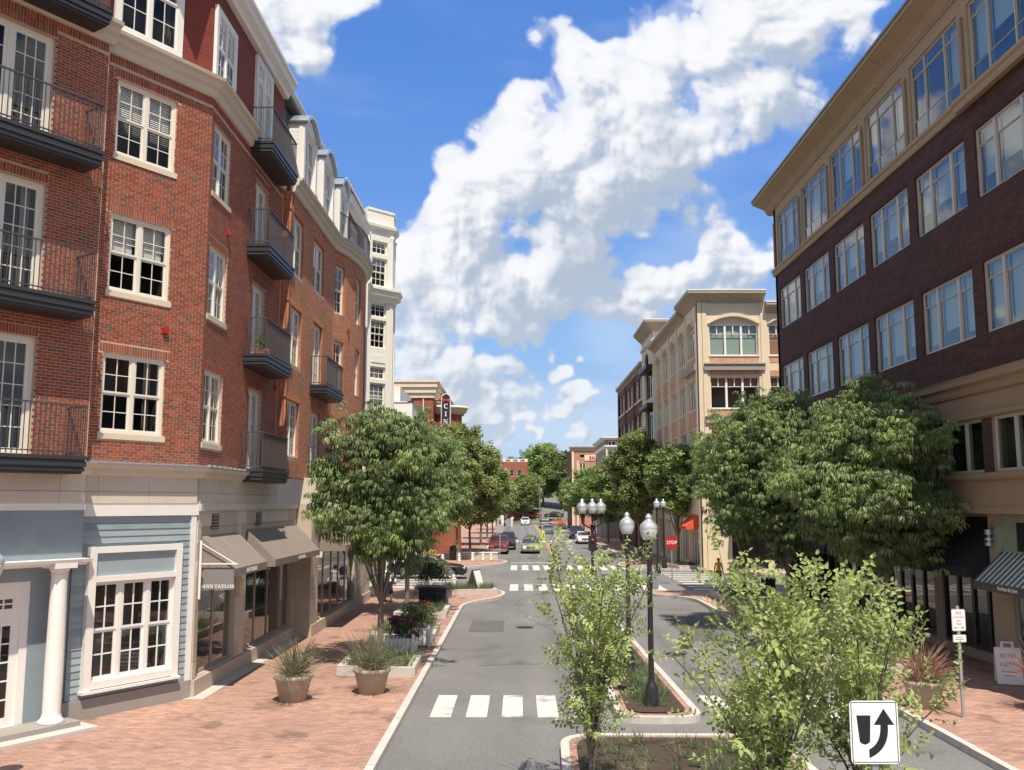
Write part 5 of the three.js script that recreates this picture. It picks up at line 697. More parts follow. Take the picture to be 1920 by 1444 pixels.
tree('street_tree', 'slender pale-trunked street tree standing in the nearest white-kerbed bed on the left', gL, -3.95, -27.1, { h: 7.6, r: 2.2, low: 2.5, fork: 1.7, rad: 0.09, lobes: 28, per: 52, seed: 1, scale: 0.95 });
tree('street_tree', 'leafy street tree behind the pale-trunked one, beside the third awning', gL, -4.6, -39, { h: 8.2, r: 2.3, low: 2.9, fork: 2.0, rad: 0.1, lobes: 32, per: 70, seed: 2 });
tree('street_tree', 'street tree by the dark planter near the left corner', gL, -4.45, -45.2, { h: 8.4, r: 2.2, low: 3.4, fork: 2.4, rad: 0.1, lobes: 32, per: 80, seed: 3 });
tree('street_tree', 'tall olive-green maple on the far corner in front of the cinema sign', gL, -5.0, -76.5, { h: 11.3, r: 2.5, low: 3.2, fork: 2.4, rad: 0.13, lobes: 36, per: 95, kind: 'maple', cols: MAPLE, scale: 1.25, seed: 4 });
[[-4.7, -90, 11.0], [-4.3, -104, 11.6], [-4.2, -122, 11.4], [-4.1, -144, 11.2], [-4.1, -166, 10.6]].forEach(([x, z, h], i) => tree('street_tree', ['first', 'second', 'third', 'fourth', 'fifth'][i] + ' olive-green maple beyond the cinema sign, counting away down the left side', gL, x, z, { h, r: 3.0, low: 2.3, fork: 1.9, rad: 0.12, lobes: 30, per: 75, kind: 'maple', cols: i % 2 ? WOOD : MAPLE, scale: 1.6, seed: 10 + i }));
tree('street_tree', 'large dense street tree before the dark awnings, nearest on the right pavement', gR, 10.7, -28.6, { h: 8.1, r: 3.0, low: 3.0, fork: 1.9, rad: 0.12, lobes: 46, per: 74, seed: 21, hang: 0.3 });
tree('street_tree', 'large dense street tree left of the nearest one on the right pavement', gR, 9.9, -35.2, { h: 8.7, r: 3.1, low: 3.1, fork: 2.0, rad: 0.13, lobes: 46, per: 70, seed: 22, hang: 0.3 });
tree('street_tree', 'street tree at the far kerb corner before the cream arched building', gR, 10.9, -46.4, { h: 8.9, r: 2.5, low: 3.0, fork: 2.0, rad: 0.12, lobes: 38, per: 90, seed: 23 });
tree('street_tree', 'street tree in front of the red awnings of the cream building', gR, 11.6, -69.5, { h: 9.2, r: 2.4, low: 3.2, fork: 2.1, rad: 0.12, lobes: 22, per: 110, seed: 24, kind: 'maple', cols: WOOD, scale: 1.2 });
tree('street_tree', 'tall pointed olive maple covering the maroon brick wing', gR, 10.4, -82, { h: 11.2, r: 2.7, low: 3.0, fork: 2.2, rad: 0.13, lobes: 42, per: 95, kind: 'maple', cols: MAPLE, scale: 1.35, seed: 25 });
[[10.6, -96, 9.4], [10.5, -112, 9.2], [10.4, -130, 9.6], [10.2, -150, 9.8], [10.1, -172, 9.6], [11, -195, 9.6]].forEach(([x, z, h], i) => tree('street_tree', ['first', 'second', 'third', 'fourth', 'fifth', 'sixth'][i] + ' rounded green tree past the pointed maple, counting away down the right side', gR, x, z, { h, r: 2.9, low: 2.6, fork: 2, rad: 0.12, lobes: 30, per: 75, kind: 'maple', cols: WOOD, scale: 1.7, seed: 30 + i }));
[[6.2, -246, 17, 6.2, WOOD, 'tallest rounded tree at the end of the street, behind the utility pole'], [12.4, -242, 14.5, 5.2, ASH, 'dark green tree right of the tallest one on the rise'], [-0.4, -252, 12.5, 4.6, MAPLE, 'tree behind the distant brick block, left of the tallest one'], [2.8, -236, 9.5, 3.6, WOOD, 'low bright tree in front of the tallest one on the rise'], [-3.6, -222, 8.6, 3.3, WOOD, 'low bright tree before the distant brick block'], [0.9, -225.5, 10.4, 3.4, MAPLE, 'yellow-green tree between the brick block and the tallest tree'], [17, -238, 15, 5, WOOD, 'tree at the right end of the rise beside the pinkish brick shop'], [-8, -262, 12, 5, WOOD, 'tree at the left end of the rise behind the brick block']].forEach(([x, z, h, r, cols, label], i) => tree('rise_tree', label, gF, x, z, { h, r, low: 2, fork: 2.5, rad: 0.3, lobes: 60, per: 110, kind: 'maple', cols, scale: 2.6, seed: 50 + i, y0: hillY(x, z) }));
{ // far wooded skyline beyond the rise, one mass
  const R = rng(91), spots = []; for (let i = 0; i < 5200; i++) { const x = -150 + R() * 300, z = -330 - R() * 60, top = 3 + 3.5 * vn3(x * 0.06, 1, z * 0.05); spots.push([V(x, hillY(x, z) + R() * top, z), null, 9]); }
  const w = new THREE.Group(); w.name = 'distant_woods'; scene.add(w); tag(w, 'far band of woods on the skyline beyond the street end', 'woods'); w.userData.kind = 'stuff'; addCrown(w, 'maple', spots, WOOD, M.leaf, 91, 'foliage');
}
const tuftGeo = (n, len, seed) => { const R = rng(seed), l = []; for (let i = 0; i < n; i++) { const a = R() * 6.28, s = 0.25 + R() * 0.6; l.push([V(0, 0, 0), V(Math.cos(a) * s, 1, Math.sin(a) * s), V(-Math.cos(a), 0.5, -Math.sin(a)), len * (0.7 + R() * 0.5), 0.014, 0.1, 0.35]); } return leafGeo(l); };
leafKinds.tuft = [tuftGeo(16, 0.4, 1), tuftGeo(14, 0.34, 2)]; leafKinds.fountain = [tuftGeo(60, 0.95, 3)];
// young multi-stemmed trees in the near island
function youngTree(label, x, z, h, r, n, seed, sc) {
  const t = thing('young_tree', label, 'tree', x, 0.16, z, 0, 'young pale green trees in the near island'), R = rng(seed), stems = [], spots = [];
  for (let i = 0; i < 11; i++) {
    const a = i * 2.4 + R() * 0.6, rr = r * (0.25 + R() * 0.75), hh = h * (0.72 + R() * 0.28) - rr * 0.25, end = V(Math.cos(a) * rr, hh, Math.sin(a) * rr), P = (q) => V(end.x * q * q * 0.9 + end.x * 0.1 * q, hh * q, end.z * q * q * 0.9 + end.z * 0.1 * q); let p = P(0);
    for (let k = 1; k <= 7; k++) { const q = P(k / 7); stems.push(bar(p.toArray(), q.toArray(), lerp(0.024, 0.006, (k - 1) / 7), 5, lerp(0.024, 0.006, k / 7))); p = q; }
    for (let k = 0; k < n; k++) { const q = 0.25 + 0.75 * Math.pow(R(), 0.8), b = P(q), d = V(R() - 0.5, R() * 0.9 - 0.1, R() - 0.5).normalize(), len = (0.15 + R() * 0.5) * (1.25 - q * 0.7), e = b.clone().addScaledVector(d, len); if (k % 3 === 0) stems.push(bar(b.toArray(), e.toArray(), 0.006, 4, 0.003)); spots.push([b.clone().lerp(e, 0.35 + R() * 0.6), d, sc * (0.8 + R() * 0.5)]); }
  }
  mesh('stem', stems, M.bark, t); addCrown(t, 'twig', spots, PALE, M.leafPale, seed);
}
const isl2 = round([[0.5, -8.2], [5.3, -8.2], [5.1, -19.4], [0.8, -19.4]], 0.8), nearIsland = pavement('traffic_island', isl2, 0, isl2.length);
mesh('soil', flat(round([[0.8, -8.6], [5.0, -8.6], [4.8, -19], [1.1, -19]], 0.6), 0.16), M.soil, nearIsland);
{ // mulch-gaps and low ground cover in both islands
  const R = rng(140), sp = (x0, x1, z0, z1, n) => Array.from({ length: n }, () => [V(lerp(x0, x1, R()), 0.16, lerp(z0, z1, R())), null, 0.35 + R() * 0.5, 0.7 + R() * 0.5]);
  addCrown(nearIsland, 'tuft', sp(1.0, 4.8, -9, -18.8, 620), [[0.1, 0.16, 0.05], [0.14, 0.2, 0.06], [0.2, 0.2, 0.1]], M.leaf, 141, 'ground_cover'); addCrown(island, 'tuft', sp(2.7, 3.5, -21.6, -38.8, 420), [[0.1, 0.16, 0.05], [0.14, 0.2, 0.06]], M.leaf, 142, 'ground_cover');
}
youngTree('young pale green tree left of the twin globe lamps', 1.12, -15.2, 4.3, 0.98, 46, 101, 1.0);
youngTree('young pale green tree with large leaves right of the twin globe lamps', 3.35, -12.9, 3.95, 1.5, 42, 102, 1.25);
youngTree('young pale green tree farthest right in the near island, reaching toward the parking sign', 4.8, -13.6, 3.3, 1.5, 34, 103, 1.25);
// white-kerbed planting beds
function bed(label, pts, seed, cols, n) {
  const b = thing('planting_bed', label, 'planting bed', pts[0][0], 0.13, pts[0][1], 0, 'white-kerbed planting beds'), L = pts.map(([x, z]) => [x - pts[0][0], z - pts[0][1]]), R = rng(seed);
  L.forEach((p, i) => { const q = L[(i + 1) % L.length], len = Math.hypot(q[0] - p[0], q[1] - p[1]), g = bx(-0.07, len + 0.07, 0, 0.24, -0.11, 0.11); g.rotateY(-Math.atan2(q[1] - p[1], q[0] - p[0])); g.translate(p[0], (i % 2) * 0.003, p[1]); mesh('kerb', g, M.concrete, b); });
  mesh('soil', flat(L, 0.14), M.soil, b); const inside = (x, z) => { let c = false; for (let i = 0, j = L.length - 1; i < L.length; j = i++) if (L[i][1] > z !== L[j][1] > z && x < ((L[j][0] - L[i][0]) * (z - L[i][1])) / (L[j][1] - L[i][1]) + L[i][0]) c = !c; return c; };
  const xs = L.map((p) => p[0]), zs = L.map((p) => p[1]), spots = []; for (let i = 0; i < n * 3 && spots.length < n; i++) { const x = lerp(Math.min(...xs), Math.max(...xs), R()), z = lerp(Math.min(...zs), Math.max(...zs), R()); if (inside(x, z)) spots.push([V(x, 0.13, z), null, 0.7 + R() * 0.6]); }
  addCrown(b, 'tuft', spots, cols, M.leafPale, seed, 'grass');
}
const GR = [[0.16, 0.22, 0.05], [0.2, 0.26, 0.08], [0.12, 0.18, 0.05]], GB = [[0.09, 0.14, 0.05], [0.12, 0.16, 0.06]];
bed('white-kerbed bed round the nearest left tree', [[-4.8, -25.8], [-2.9, -25.6], [-2.95, -28.1], [-4.85, -28.3]], 1, GR, 130);
bed('white-kerbed bed behind the picket planters', [[-4.9, -31.9], [-2.95, -31.9], [-3.0, -34.8], [-4.95, -34.9]], 2, GR, 120);
bed('white-kerbed bed before the dark square planter', [[-4.95, -38.3], [-3.05, -38.3], [-3.1, -41.6], [-5.0, -41.6]], 3, GR, 120);
bed('white-kerbed bed filling the tip of the left corner', [[-5.2, -47.9], [-1.25, -48.6], [-1.5, -50.2], [-3.7, -50.9], [-5.4, -50.0]], 4, GB, 200);
bed('white-kerbed bed behind the bollards on the far left corner', [[-6.6, -79.5], [-3.7, -79.5], [-3.9, -84], [-6.6, -84]], 5, GB, 120);
bed('white-kerbed bed in shade before the dark awnings', [[9.0, -26.2], [10.7, -26.2], [10.7, -30.2], [9.0, -30.2]], 6, GR, 140);
bed('white-kerbed bed at the right kerb corner', [[9.6, -44.6], [11.8, -44.6], [11.8, -48.2], [9.6, -48.2]], 7, GB, 140);
bed('white-kerbed bed on the far right corner by the cream building', [[12.2, -67.8], [15.6, -67.2], [15.6, -64.9], [12.9, -65.2]].map(([x, z]) => [x - 1.6, z - 1.6]), 8, GB, 120);
// shrubs and tubs
function tubPlant(name, label, group, x, z, y, tubGeo, tubMat, ph, pr, kind, n, cols, seed, flowers, sc = 1) {
  const t = thing(name, label, 'planter', x, y, z, 0, group), R = rng(seed); tubGeo(t); const spots = [];
  for (let i = 0; i < n; i++) { const d = V(R() - 0.5, R() * 0.9 - 0.1, R() - 0.5).normalize(), q = Math.pow(R(), 0.5); spots.push([V(d.x * pr * q, ph + pr * 0.55 + d.y * pr * q, d.z * pr * q), null, sc * (0.7 + R() * 0.5)]); }
  addCrown(t, kind, spots, cols, M.leaf, seed, 'foliage');
  if (flowers) { const [c, m, s] = flowers, P = []; for (let i = 0; i < m; i++) { const d = V(R() - 0.5, R() * 0.8, R() - 0.5).normalize(), b = V(d.x * pr * 1.02, ph + pr * 0.55 + d.y * pr * 1.05, d.z * pr * 1.02); for (let k = 0; k < 5; k++) { const a = k * 1.257 + R(), e = V(Math.cos(a), 0.4, Math.sin(a)); P.push([b, e, UP, s, s * 0.8, 0.2, 0.2]); } } stuff(mesh('flower', leafGeo(P), std(...c, 0.8, 0, { side: THREE.DoubleSide }), t)); }
}
const picket = (t) => { for (const [s, a] of [[[0, 0.4], 0], [[0.4, 0], 1], [[0, -0.4], 0], [[-0.4, 0], 1]]) for (let i = 0; i < 7; i++) { const g = bx(-0.052, 0.052, 0.04, 0.6, -0.012, 0.012); if (a) g.rotateY(Math.PI / 2); const o = -0.36 + i * 0.12; g.translate(s[0] + (a ? 0 : o), 0, s[1] + (a ? o : 0)); mesh('picket', g, M.white, t); } for (const [x, z] of [[-0.4, -0.4], [0.4, -0.4], [-0.4, 0.4], [0.4, 0.4]]) mesh('corner_post', [bx(x - 0.045, x + 0.045, 0, 0.7, z - 0.045, z + 0.045)], M.white, t); mesh('soil', bx(-0.38, 0.38, 0.4, 0.5, -0.38, 0.38), M.soil, t); };
tubPlant('picket_planter', 'white picket planter box with dark red flowers beside the nearest left bed', 'white picket planters', -3.55, -28.75, 0.13, picket, null, 0.5, 0.5, 'ash', 60, [[0.08, 0.12, 0.04], [0.1, 0.04, 0.04]], 61, [[0.4, 0.03, 0.05], 40, 0.05], 0.8);
tubPlant('picket_planter', 'white picket planter box with taller plants and red blooms, second from the near bed', 'white picket planters', -3.3, -31.1, 0.13, picket, null, 0.5, 0.6, 'ash', 70, GR, 62, [[0.5, 0.03, 0.04], 46, 0.05], 0.8);
const squareTub = (t) => mesh('tub', [bx(-0.62, 0.62, 0, 0.75, -0.62, 0.62), bx(-0.68, 0.68, 0.75, 0.83, -0.68, 0.68)], M.black, t), roundTub = (t) => mesh('tub', lathe([[0.001, 0], [0.3, 0], [0.42, 0.5], [0.46, 0.52], [0.46, 0.6], [0.4, 0.58], [0.001, 0.55]], 24), M.creamDark, t);
tubPlant('square_planter', 'large dark square planter with a rounded evergreen bush by the left kerb', null, -3.9, -43.3, 0.13, squareTub, null, 0.8, 0.75, 'maple', 170, [[0.05, 0.085, 0.03], [0.07, 0.11, 0.035]], 63, null, 0.8);
tubPlant('balcony_plant', 'yellow-green potted plant on the lower middle balcony, far left', null, -11.05, -17.9, 8.94, (t) => mesh('pot', lathe([[0.001, 0], [0.11, 0], [0.15, 0.26], [0.17, 0.27], [0.17, 0.3], [0.001, 0.28]], 18), M.pot, t), null, 0.28, 0.28, 'twig', 60, [[0.22, 0.3, 0.05], [0.3, 0.36, 0.08], [0.12, 0.2, 0.04]], 64, null, 1);
tubPlant('balcony_plant', 'potted pink geraniums on the second balcony of the middle stack', null, -7.42, -26.45, 8.94, (t) => mesh('trough', bx(-0.22, 0.22, 0, 0.17, -0.12, 0.12), M.pot, t), null, 0.15, 0.2, 'twig', 40, [[0.12, 0.2, 0.04], [0.09, 0.16, 0.03]], 65, [[0.75, 0.2, 0.32], 16, 0.035], 0.7);
[['fountain grass with reddish plumes in a tub beside the parking sign', 9.15, -21.9, 66], ['fountain grass with reddish plumes nearest the right frame edge', 11.75, -21.6, 67], ['fountain grass clump on the left pavement before the nearest bed', -3.6, -23.4, 68], ['fountain grass clump nearest on the left pavement', -5.3, -22.5, 69]].forEach(([label, x, z, s], i) => {
  const t = thing('fountain_grass', label, 'plant', x, 0.13, z, 0, 'fountain grasses in tubs'); roundTub(t); addCrown(t, 'fountain', Array.from({ length: 5 }, (_, k) => [V(Math.cos(k * 1.3) * 0.15, 0.55, Math.sin(k * 1.3) * 0.15), null, 0.9 + k * 0.05]), i < 2 ? [[0.3, 0.12, 0.08], [0.35, 0.2, 0.12]] : [[0.2, 0.16, 0.1], [0.16, 0.18, 0.08]], M.leafPale, s, 'plume');
});

// ---------- street lamps ----------
M.globe = phy(0.86, 0.87, 0.86, { roughness: 0.3, transmission: 0.25, thickness: 0, clearcoat: 0.8, clearcoatRoughness: 0.08 }); M.globeTop = phy(0.62, 0.65, 0.67, { roughness: 0.16, metalness: 0.55, clearcoat: 0.8, clearcoatRoughness: 0.05 });
function lampHead(t, x, y, z) {
  const ribs = (pts, amp) => { const g = lathe(pts, 72), p = g.attributes.position; for (let i = 0; i < p.count; i++) { const a = Math.atan2(p.getZ(i), p.getX(i)), r = Math.hypot(p.getX(i), p.getZ(i)), k = r > 0.02 ? 1 + amp * Math.sign(Math.sin(a * 18)) : 1; p.setX(i, p.getX(i) * k); p.setZ(i, p.getZ(i) * k); } g.computeVertexNormals(); return g; };
  const gl = mesh('globe', lathe([[0.001, 0], [0.13, 0.0], [0.16, 0.05], [0.19, 0.13], [0.208, 0.22], [0.205, 0.27]], 36), M.globe, t, x, y, z); mesh('globe_cap', ribs([[0.212, 0.262], [0.21, 0.3], [0.18, 0.36], [0.12, 0.42], [0.075, 0.46], [0.07, 0.5], [0.082, 0.515], [0.075, 0.54], [0.045, 0.575], [0.03, 0.6], [0.001, 0.605]], 0.018), M.globeTop, gl); mesh('band', new THREE.TorusGeometry(0.209, 0.008, 6, 36).rotateX(Math.PI / 2), M.globeTop, gl, 0, 0.265, 0);
}
function lampPost(t, h) {
  mesh('post', [lathe([[0.001, 0], [0.2, 0], [0.2, 0.12], [0.17, 0.16], [0.15, 0.5], [0.11, 0.62], [0.075, 0.68], [0.068, 0.8], [0.055, h - 0.5], [0.07, h - 0.48], [0.07, h - 0.44], [0.05, h - 0.42], [0.05, h - 0.28], [0.075, h - 0.26], [0.08, h - 0.2], [0.055, h - 0.17], [0.085, h - 0.05], [0.125, h - 0.02], [0.13, h], [0.001, h]], 20)], M.black, t);
}
function lamp(label, x, z, h = 3.84, y = 0.0, group = null) { const t = thing('street_lamp', label, 'street lamp', x, y, z, 0, group); lampPost(t, h); lampHead(t, 0, h, 0); return t; }
lamp('black lamp post with pale acorn globe, left one of the near pair', 2.97, -26.1, 3.86); 
{ const t = lamp('black lamp post with pale acorn globe, right and nearer one of the pair', 3.0, -21.95, 3.86); mesh('junction_box', bx(0.06, 0.2, 2.75, 2.98, -0.06, 0.06), M.zinc, t); }
lamp('black lamp post with acorn globe at the left frame edge before the blue shop', -8.42, -15, 3.5);
{ const t = thing('triple_street_lamp', 'black lamp post carrying three acorn globes in the street island', 'street lamp', 2.95, 0.1, -38.3), h = 3.75; lampPost(t, h); for (const [x, z] of [[-0.42, 0.25], [0.02, -0.1], [0.4, -0.5]]) { mesh('arm', [bar([0, h - 0.2, 0], [x, h + 0.05, z], 0.03), cyl(0.03, 0.07, 0.4, 10, x, h, z), cyl(0.08, 0.13, 0.08, 12, x, h + 0.36, z)], M.black, t); lampHead(t, x, h + 0.44, z); } mesh('signal_box', [bx(-0.16, 0.16, 2.7, 3.3, -0.1, 0.12)], M.black, t); mesh('red_lens', new THREE.SphereGeometry(0.07, 10, 8), std(0.5, 0.03, 0.02, 0.3), t, 0, 3.12, 0.12); }
lamp('lamp post with acorn globe among the right maples, before the maroon wing', 9.1, -62.5, 4.3, 0.13); lamp('lamp post with acorn globe just right of the one before the maroon wing', 10.3, -67.5, 4.3, 0.13);
lamp('far lamp post on the left pavement near the retaining wall', -2.95, -188, 4.4, 0.13, 'far lamp posts by the retaining wall').scale.set(1.4, 1.3, 1.4); lamp('far lamp post on the left pavement, right of its twin', -2.2, -205, 4.4, 0.13, 'far lamp posts by the retaining wall').scale.set(1.4, 1.3, 1.4);

// ---------- signs ----------
M.signBack = std(0.45, 0.46, 0.46, 0.45, 0.4); M.steel = std(0.4, 0.41, 0.42, 0.45, 0.5);
function canvasMat(w, h, draw) { const c = document.createElement('canvas'); c.width = w; c.height = h; const x = c.getContext('2d'); draw(x, w, h); const t = new THREE.CanvasTexture(c); t.colorSpace = THREE.SRGBColorSpace; return new THREE.MeshStandardMaterial({ map: t, roughness: 0.5 }); }
const plate = (w, h, r, d) => { const p = []; for (const [cx, cy, a0] of [[w / 2 - r, h / 2 - r, 0], [-w / 2 + r, h / 2 - r, 1], [-w / 2 + r, -h / 2 + r, 2], [w / 2 - r, -h / 2 + r, 3]]) for (let i = 0; i <= 4; i++) { const a = ((a0 + i / 4) * Math.PI) / 2; p.push([cx + Math.cos(a) * r, cy + Math.sin(a) * r]); } const g = poly(p, d), u = g.attributes.uv; for (let i = 0; i < u.count; i++) u.setXY(i, u.getX(i) / w + 0.5, u.getY(i) / h + 0.5); return g; };
{
  const t = thing('parking_sign', 'white NO PARKING ANY TIME sign on a steel post by the right kerb', 'sign', 9.55, 0.13, -20.9, 0.1); mesh('post', [bx(-0.03, 0.03, 0, 2.35, -0.02, 0.02)], M.steel, t);
  mesh('sign_plate', plate(0.31, 0.46, 0.03, 0.006), canvasMat(256, 384, (x, w, h) => { x.fillStyle = '#eee'; x.fillRect(0, 0, w, h); x.strokeStyle = '#a82020'; x.lineWidth = 5; x.strokeRect(10, 10, w - 20, h - 20); x.fillStyle = '#b01c1c'; x.textAlign = 'center'; x.font = 'bold 74px sans-serif'; x.fillText('NO', w / 2, 92); x.font = 'bold 46px sans-serif'; x.fillText('PARKING', w / 2, 158); x.font = 'bold 52px sans-serif'; x.fillText('ANY', w / 2, 222); x.fillText('TIME', w / 2, 282); x.fillRect(60, 322, w - 120, 10); x.beginPath(); x.moveTo(30, 327); x.lineTo(66, 304); x.lineTo(66, 350); x.fill(); x.beginPath(); x.moveTo(w - 30, 327); x.lineTo(w - 66, 304); x.lineTo(w - 66, 350); x.fill(); }), t, 0, 2.05, 0.025);
  mesh('small_plate', plate(0.3, 0.16, 0.02, 0.006), canvasMat(256, 128, (x, w, h) => { x.fillStyle = '#e8ece8'; x.fillRect(0, 0, w, h); x.strokeStyle = '#3c6a50'; x.lineWidth = 5; x.strokeRect(8, 8, w - 16, h - 16); x.fillStyle = '#3c6a50'; x.fillRect(60, 44, w - 120, 12); x.fillRect(40, 74, w - 80, 12); }), t, 0, 1.66, 0.025);
}
{
  const t = thing('keep_right_sign', 'white sign with a black curved arrow passing a block, in the near island', 'sign', 3.5, 0.16, -9.6, 0.02); mesh('post', bx(-0.03, 0.03, 0, 2.55, -0.05, -0.01), M.steel, t);
  mesh('sign_plate', plate(0.48, 0.6, 0.04, 0.008), canvasMat(512, 648, (x, w, h) => { x.fillStyle = '#f0f0ee'; x.fillRect(0, 0, w, h); x.strokeStyle = '#222'; x.lineWidth = 9; x.strokeRect(18, 18, w - 36, h - 36); x.fillStyle = '#222'; x.beginPath(); x.moveTo(70, 150); x.lineTo(220, 150); x.lineTo(205, 420); x.quadraticCurveTo(150, 480, 95, 420); x.fill(); x.beginPath(); x.moveTo(360, 80); x.lineTo(470, 250); x.lineTo(400, 250); x.quadraticCurveTo(410, 460, 250, 560); x.lineTo(190, 590); x.lineTo(190, 500); x.quadraticCurveTo(320, 440, 320, 250); x.lineTo(250, 250); x.fill(); }), t, 0, 2.3, 0);
}
{
  const t = thing('folding_board_sign', 'white folding pavement board reading NOW OPEN beside the right shopfront', 'sign', 12.5, 0.13, -24.7, -0.3); const cm = canvasMat(256, 384, (x, w, h) => { x.fillStyle = '#f0eee8'; x.fillRect(0, 0, w, h); x.fillStyle = '#3a3a48'; x.textAlign = 'center'; x.font = '66px serif'; x.fillText('NOW', w / 2, 110); x.fillText('OPEN', w / 2, 200); x.fillStyle = '#a86a6a'; x.fillRect(50, 250, 150, 8); x.fillRect(70, 290, 110, 8); });
  for (const s of [1, -1]) { const f = new THREE.Group(); f.name = 'panel'; f.rotation.x = s > 0 ? -0.2 : 0.2; f.position.set(0, 0, s * 0.22); t.add(f); mesh('board', plate(0.6, 0.9, 0.03, 0.02), s > 0 ? cm : M.white, f, 0, 0.47, -0.01); mesh('handle', [bx(-0.15, -0.1, 0.9, 1.03, -0.01, 0.02), bx(0.1, 0.15, 0.9, 1.03, -0.01, 0.02), bx(-0.15, 0.15, 1.03, 1.07, -0.01, 0.02)], M.white, f); }
}
{
  const t = thing('folding_board_sign', 'white folding board with a black frame standing on the left corner bed', 'sign', -2.3, 0.13, -50.0, 1.1); for (const s of [1, -1]) { const f = new THREE.Group(); f.name = 'panel'; f.rotation.x = s * -0.32; f.position.set(0, 0, s * 0.38); t.add(f); mesh('board', bx(-0.36, 0.36, 0.1, 1.12, -0.012, 0.012), M.offWhite, f); mesh('frame', [bx(-0.4, -0.36, 0, 1.16, -0.02, 0.02), bx(0.36, 0.4, 0, 1.16, -0.02, 0.02), bx(-0.36, 0.36, 1.12, 1.16, -0.02, 0.02)], M.rail, f); }
}
const octa = (r, d) => poly(Array.from({ length: 8 }, (_, i) => [Math.cos((i + 0.5) * Math.PI / 4) * r, Math.sin((i + 0.5) * Math.PI / 4) * r]), d);
{ const t = thing('stop_sign', 'grey back of an octagonal sign on a steel post at the far left kerb', 'sign', -1.55, 0.13, -74.6); mesh('post', bx(-0.03, 0.03, 0, 2.9, -0.02, 0.02), M.steel, t); mesh('sign_plate', octa(0.39, 0.01), M.signBack, t, 0, 2.6, 0.03); }
{ const t = thing('stop_sign', 'red octagonal STOP sign behind the right globe lamp', 'sign', 8.9, 0.13, -55.5, 0.25); mesh('post', bx(-0.03, 0.03, 0, 2.6, -0.02, 0.02), M.steel, t); mesh('sign_plate', octa(0.4, 0.012), std(0.5, 0.02, 0.02, 0.5), t, 0, 2.3, 0.03); mesh('lettering', letters('STOP', 0.2, 0.004, fontS), M.white, t, 0, 2.3, 0.043); }
{ const t = thing('pedestrian_crossing_sign', 'fluorescent yellow-green upright pedestrian marker standing on the centre line', 'sign', 3.05, 0, -121.3), lime = std(0.5, 0.78, 0.02, 0.6); mesh('base', bx(-0.3, 0.3, 0, 0.08, -0.2, 0.2), M.black, t); mesh('panel', [plate(0.34, 1.15, 0.05, 0.03)], lime, t, 0, 0.7, 0); mesh('walking_symbol', [bx(-0.05, 0.05, 0.5, 0.85, 0.031, 0.036), bx(-0.1, -0.03, 0.28, 0.5, 0.031, 0.035), bx(0.03, 0.1, 0.28, 0.5, 0.031, 0.0345)], M.black, t); }

// ---------- bollards, bins, ornaments ----------
function bollard(label, x, z) { const t = thing('bollard', label, 'bollard', x, 0.13, z, 0, 'white round-topped bollards at the left corners'); mesh('shaft', lathe([[0.001, 0], [0.15, 0], [0.15, 0.08], [0.13, 0.1], [0.12, 0.45], [0.14, 0.47], [0.14, 0.5], [0.06, 0.53], [0.001, 0.53]], 18), M.offWhite, t); mesh('ball', new THREE.SphereGeometry(0.1, 16, 12), M.offWhite, t, 0, 0.61, 0); }
['first', 'second', 'third', 'fourth'].forEach((n, i) => bollard(n + ' from the left of the bollards on the far left corner', [-4.75, -3.75, -2.95, -2.3][i], [-74.5, -75.5, -76, -76.3][i]));
bollard('bollard behind the dark saloon on the far left corner', -5.9, -72.6); bollard('bollard standing alone on the near left corner', -3.6, -52.0); bollard('bollard at the near left corner beside the dark planter', -4.9, -51.6);
{ const t = thing('low_planter_wall', 'low white wall behind the bollards on the far left corner', 'wall', -4, 0.13, -78.2); mesh('wall', bx(-2.3, 2.2, 0, 0.5, -0.2, 0.2), M.concrete, t); mesh('coping', bx(-2.35, 2.25, 0.5, 0.58, -0.26, 0.26), M.offWhite, t); }
{ const t = thing('litter_bin', 'black round litter bin on the far left corner', 'bin', -5.35, 0.13, -77.0); mesh('drum', lathe([[0.001, 0], [0.3, 0], [0.36, 0.85], [0.38, 0.9], [0.3, 0.95], [0.001, 0.95]], 20), M.black, t); mesh('lid', lathe([[0.3, 0.95], [0.36, 1.0], [0.2, 1.16], [0.001, 1.2]], 20), M.iron, t); }
{ const t = thing('litter_bin', 'black slatted litter bin beside the shaded bed on the right', 'bin', 12.4, 0.13, -59.5 + 12); mesh('drum', lathe([[0.001, 0], [0.28, 0], [0.32, 0.85], [0.34, 0.9], [0.001, 0.88]], 20), M.black, t); for (let i = 0; i < 14; i++) { const a = (i / 14) * 6.283; mesh('slat', bar([Math.cos(a) * 0.31, 0.04, Math.sin(a) * 0.31], [Math.cos(a) * 0.345, 0.86, Math.sin(a) * 0.345], 0.02, 4), M.iron, t); } }
{ const t = thing('ringed_column', 'white column of stacked rounded rings on a square plinth beyond the awnings', 'column', -7.0, 0.13, -47.6); mesh('plinth', [bx(-0.36, 0.36, 0, 0.42, -0.36, 0.36), bx(-0.4, 0.4, 0.42, 0.5, -0.4, 0.4)], M.offWhite, t); for (let i = 0; i < 8; i++) mesh('ring', new THREE.TorusGeometry(0.17, 0.13, 10, 24).rotateX(Math.PI / 2), M.offWhite, t, 0, 0.62 + i * 0.245, 0); mesh('cap', [bx(-0.34, 0.34, 2.52, 2.68, -0.34, 0.34)], M.offWhite, t); }
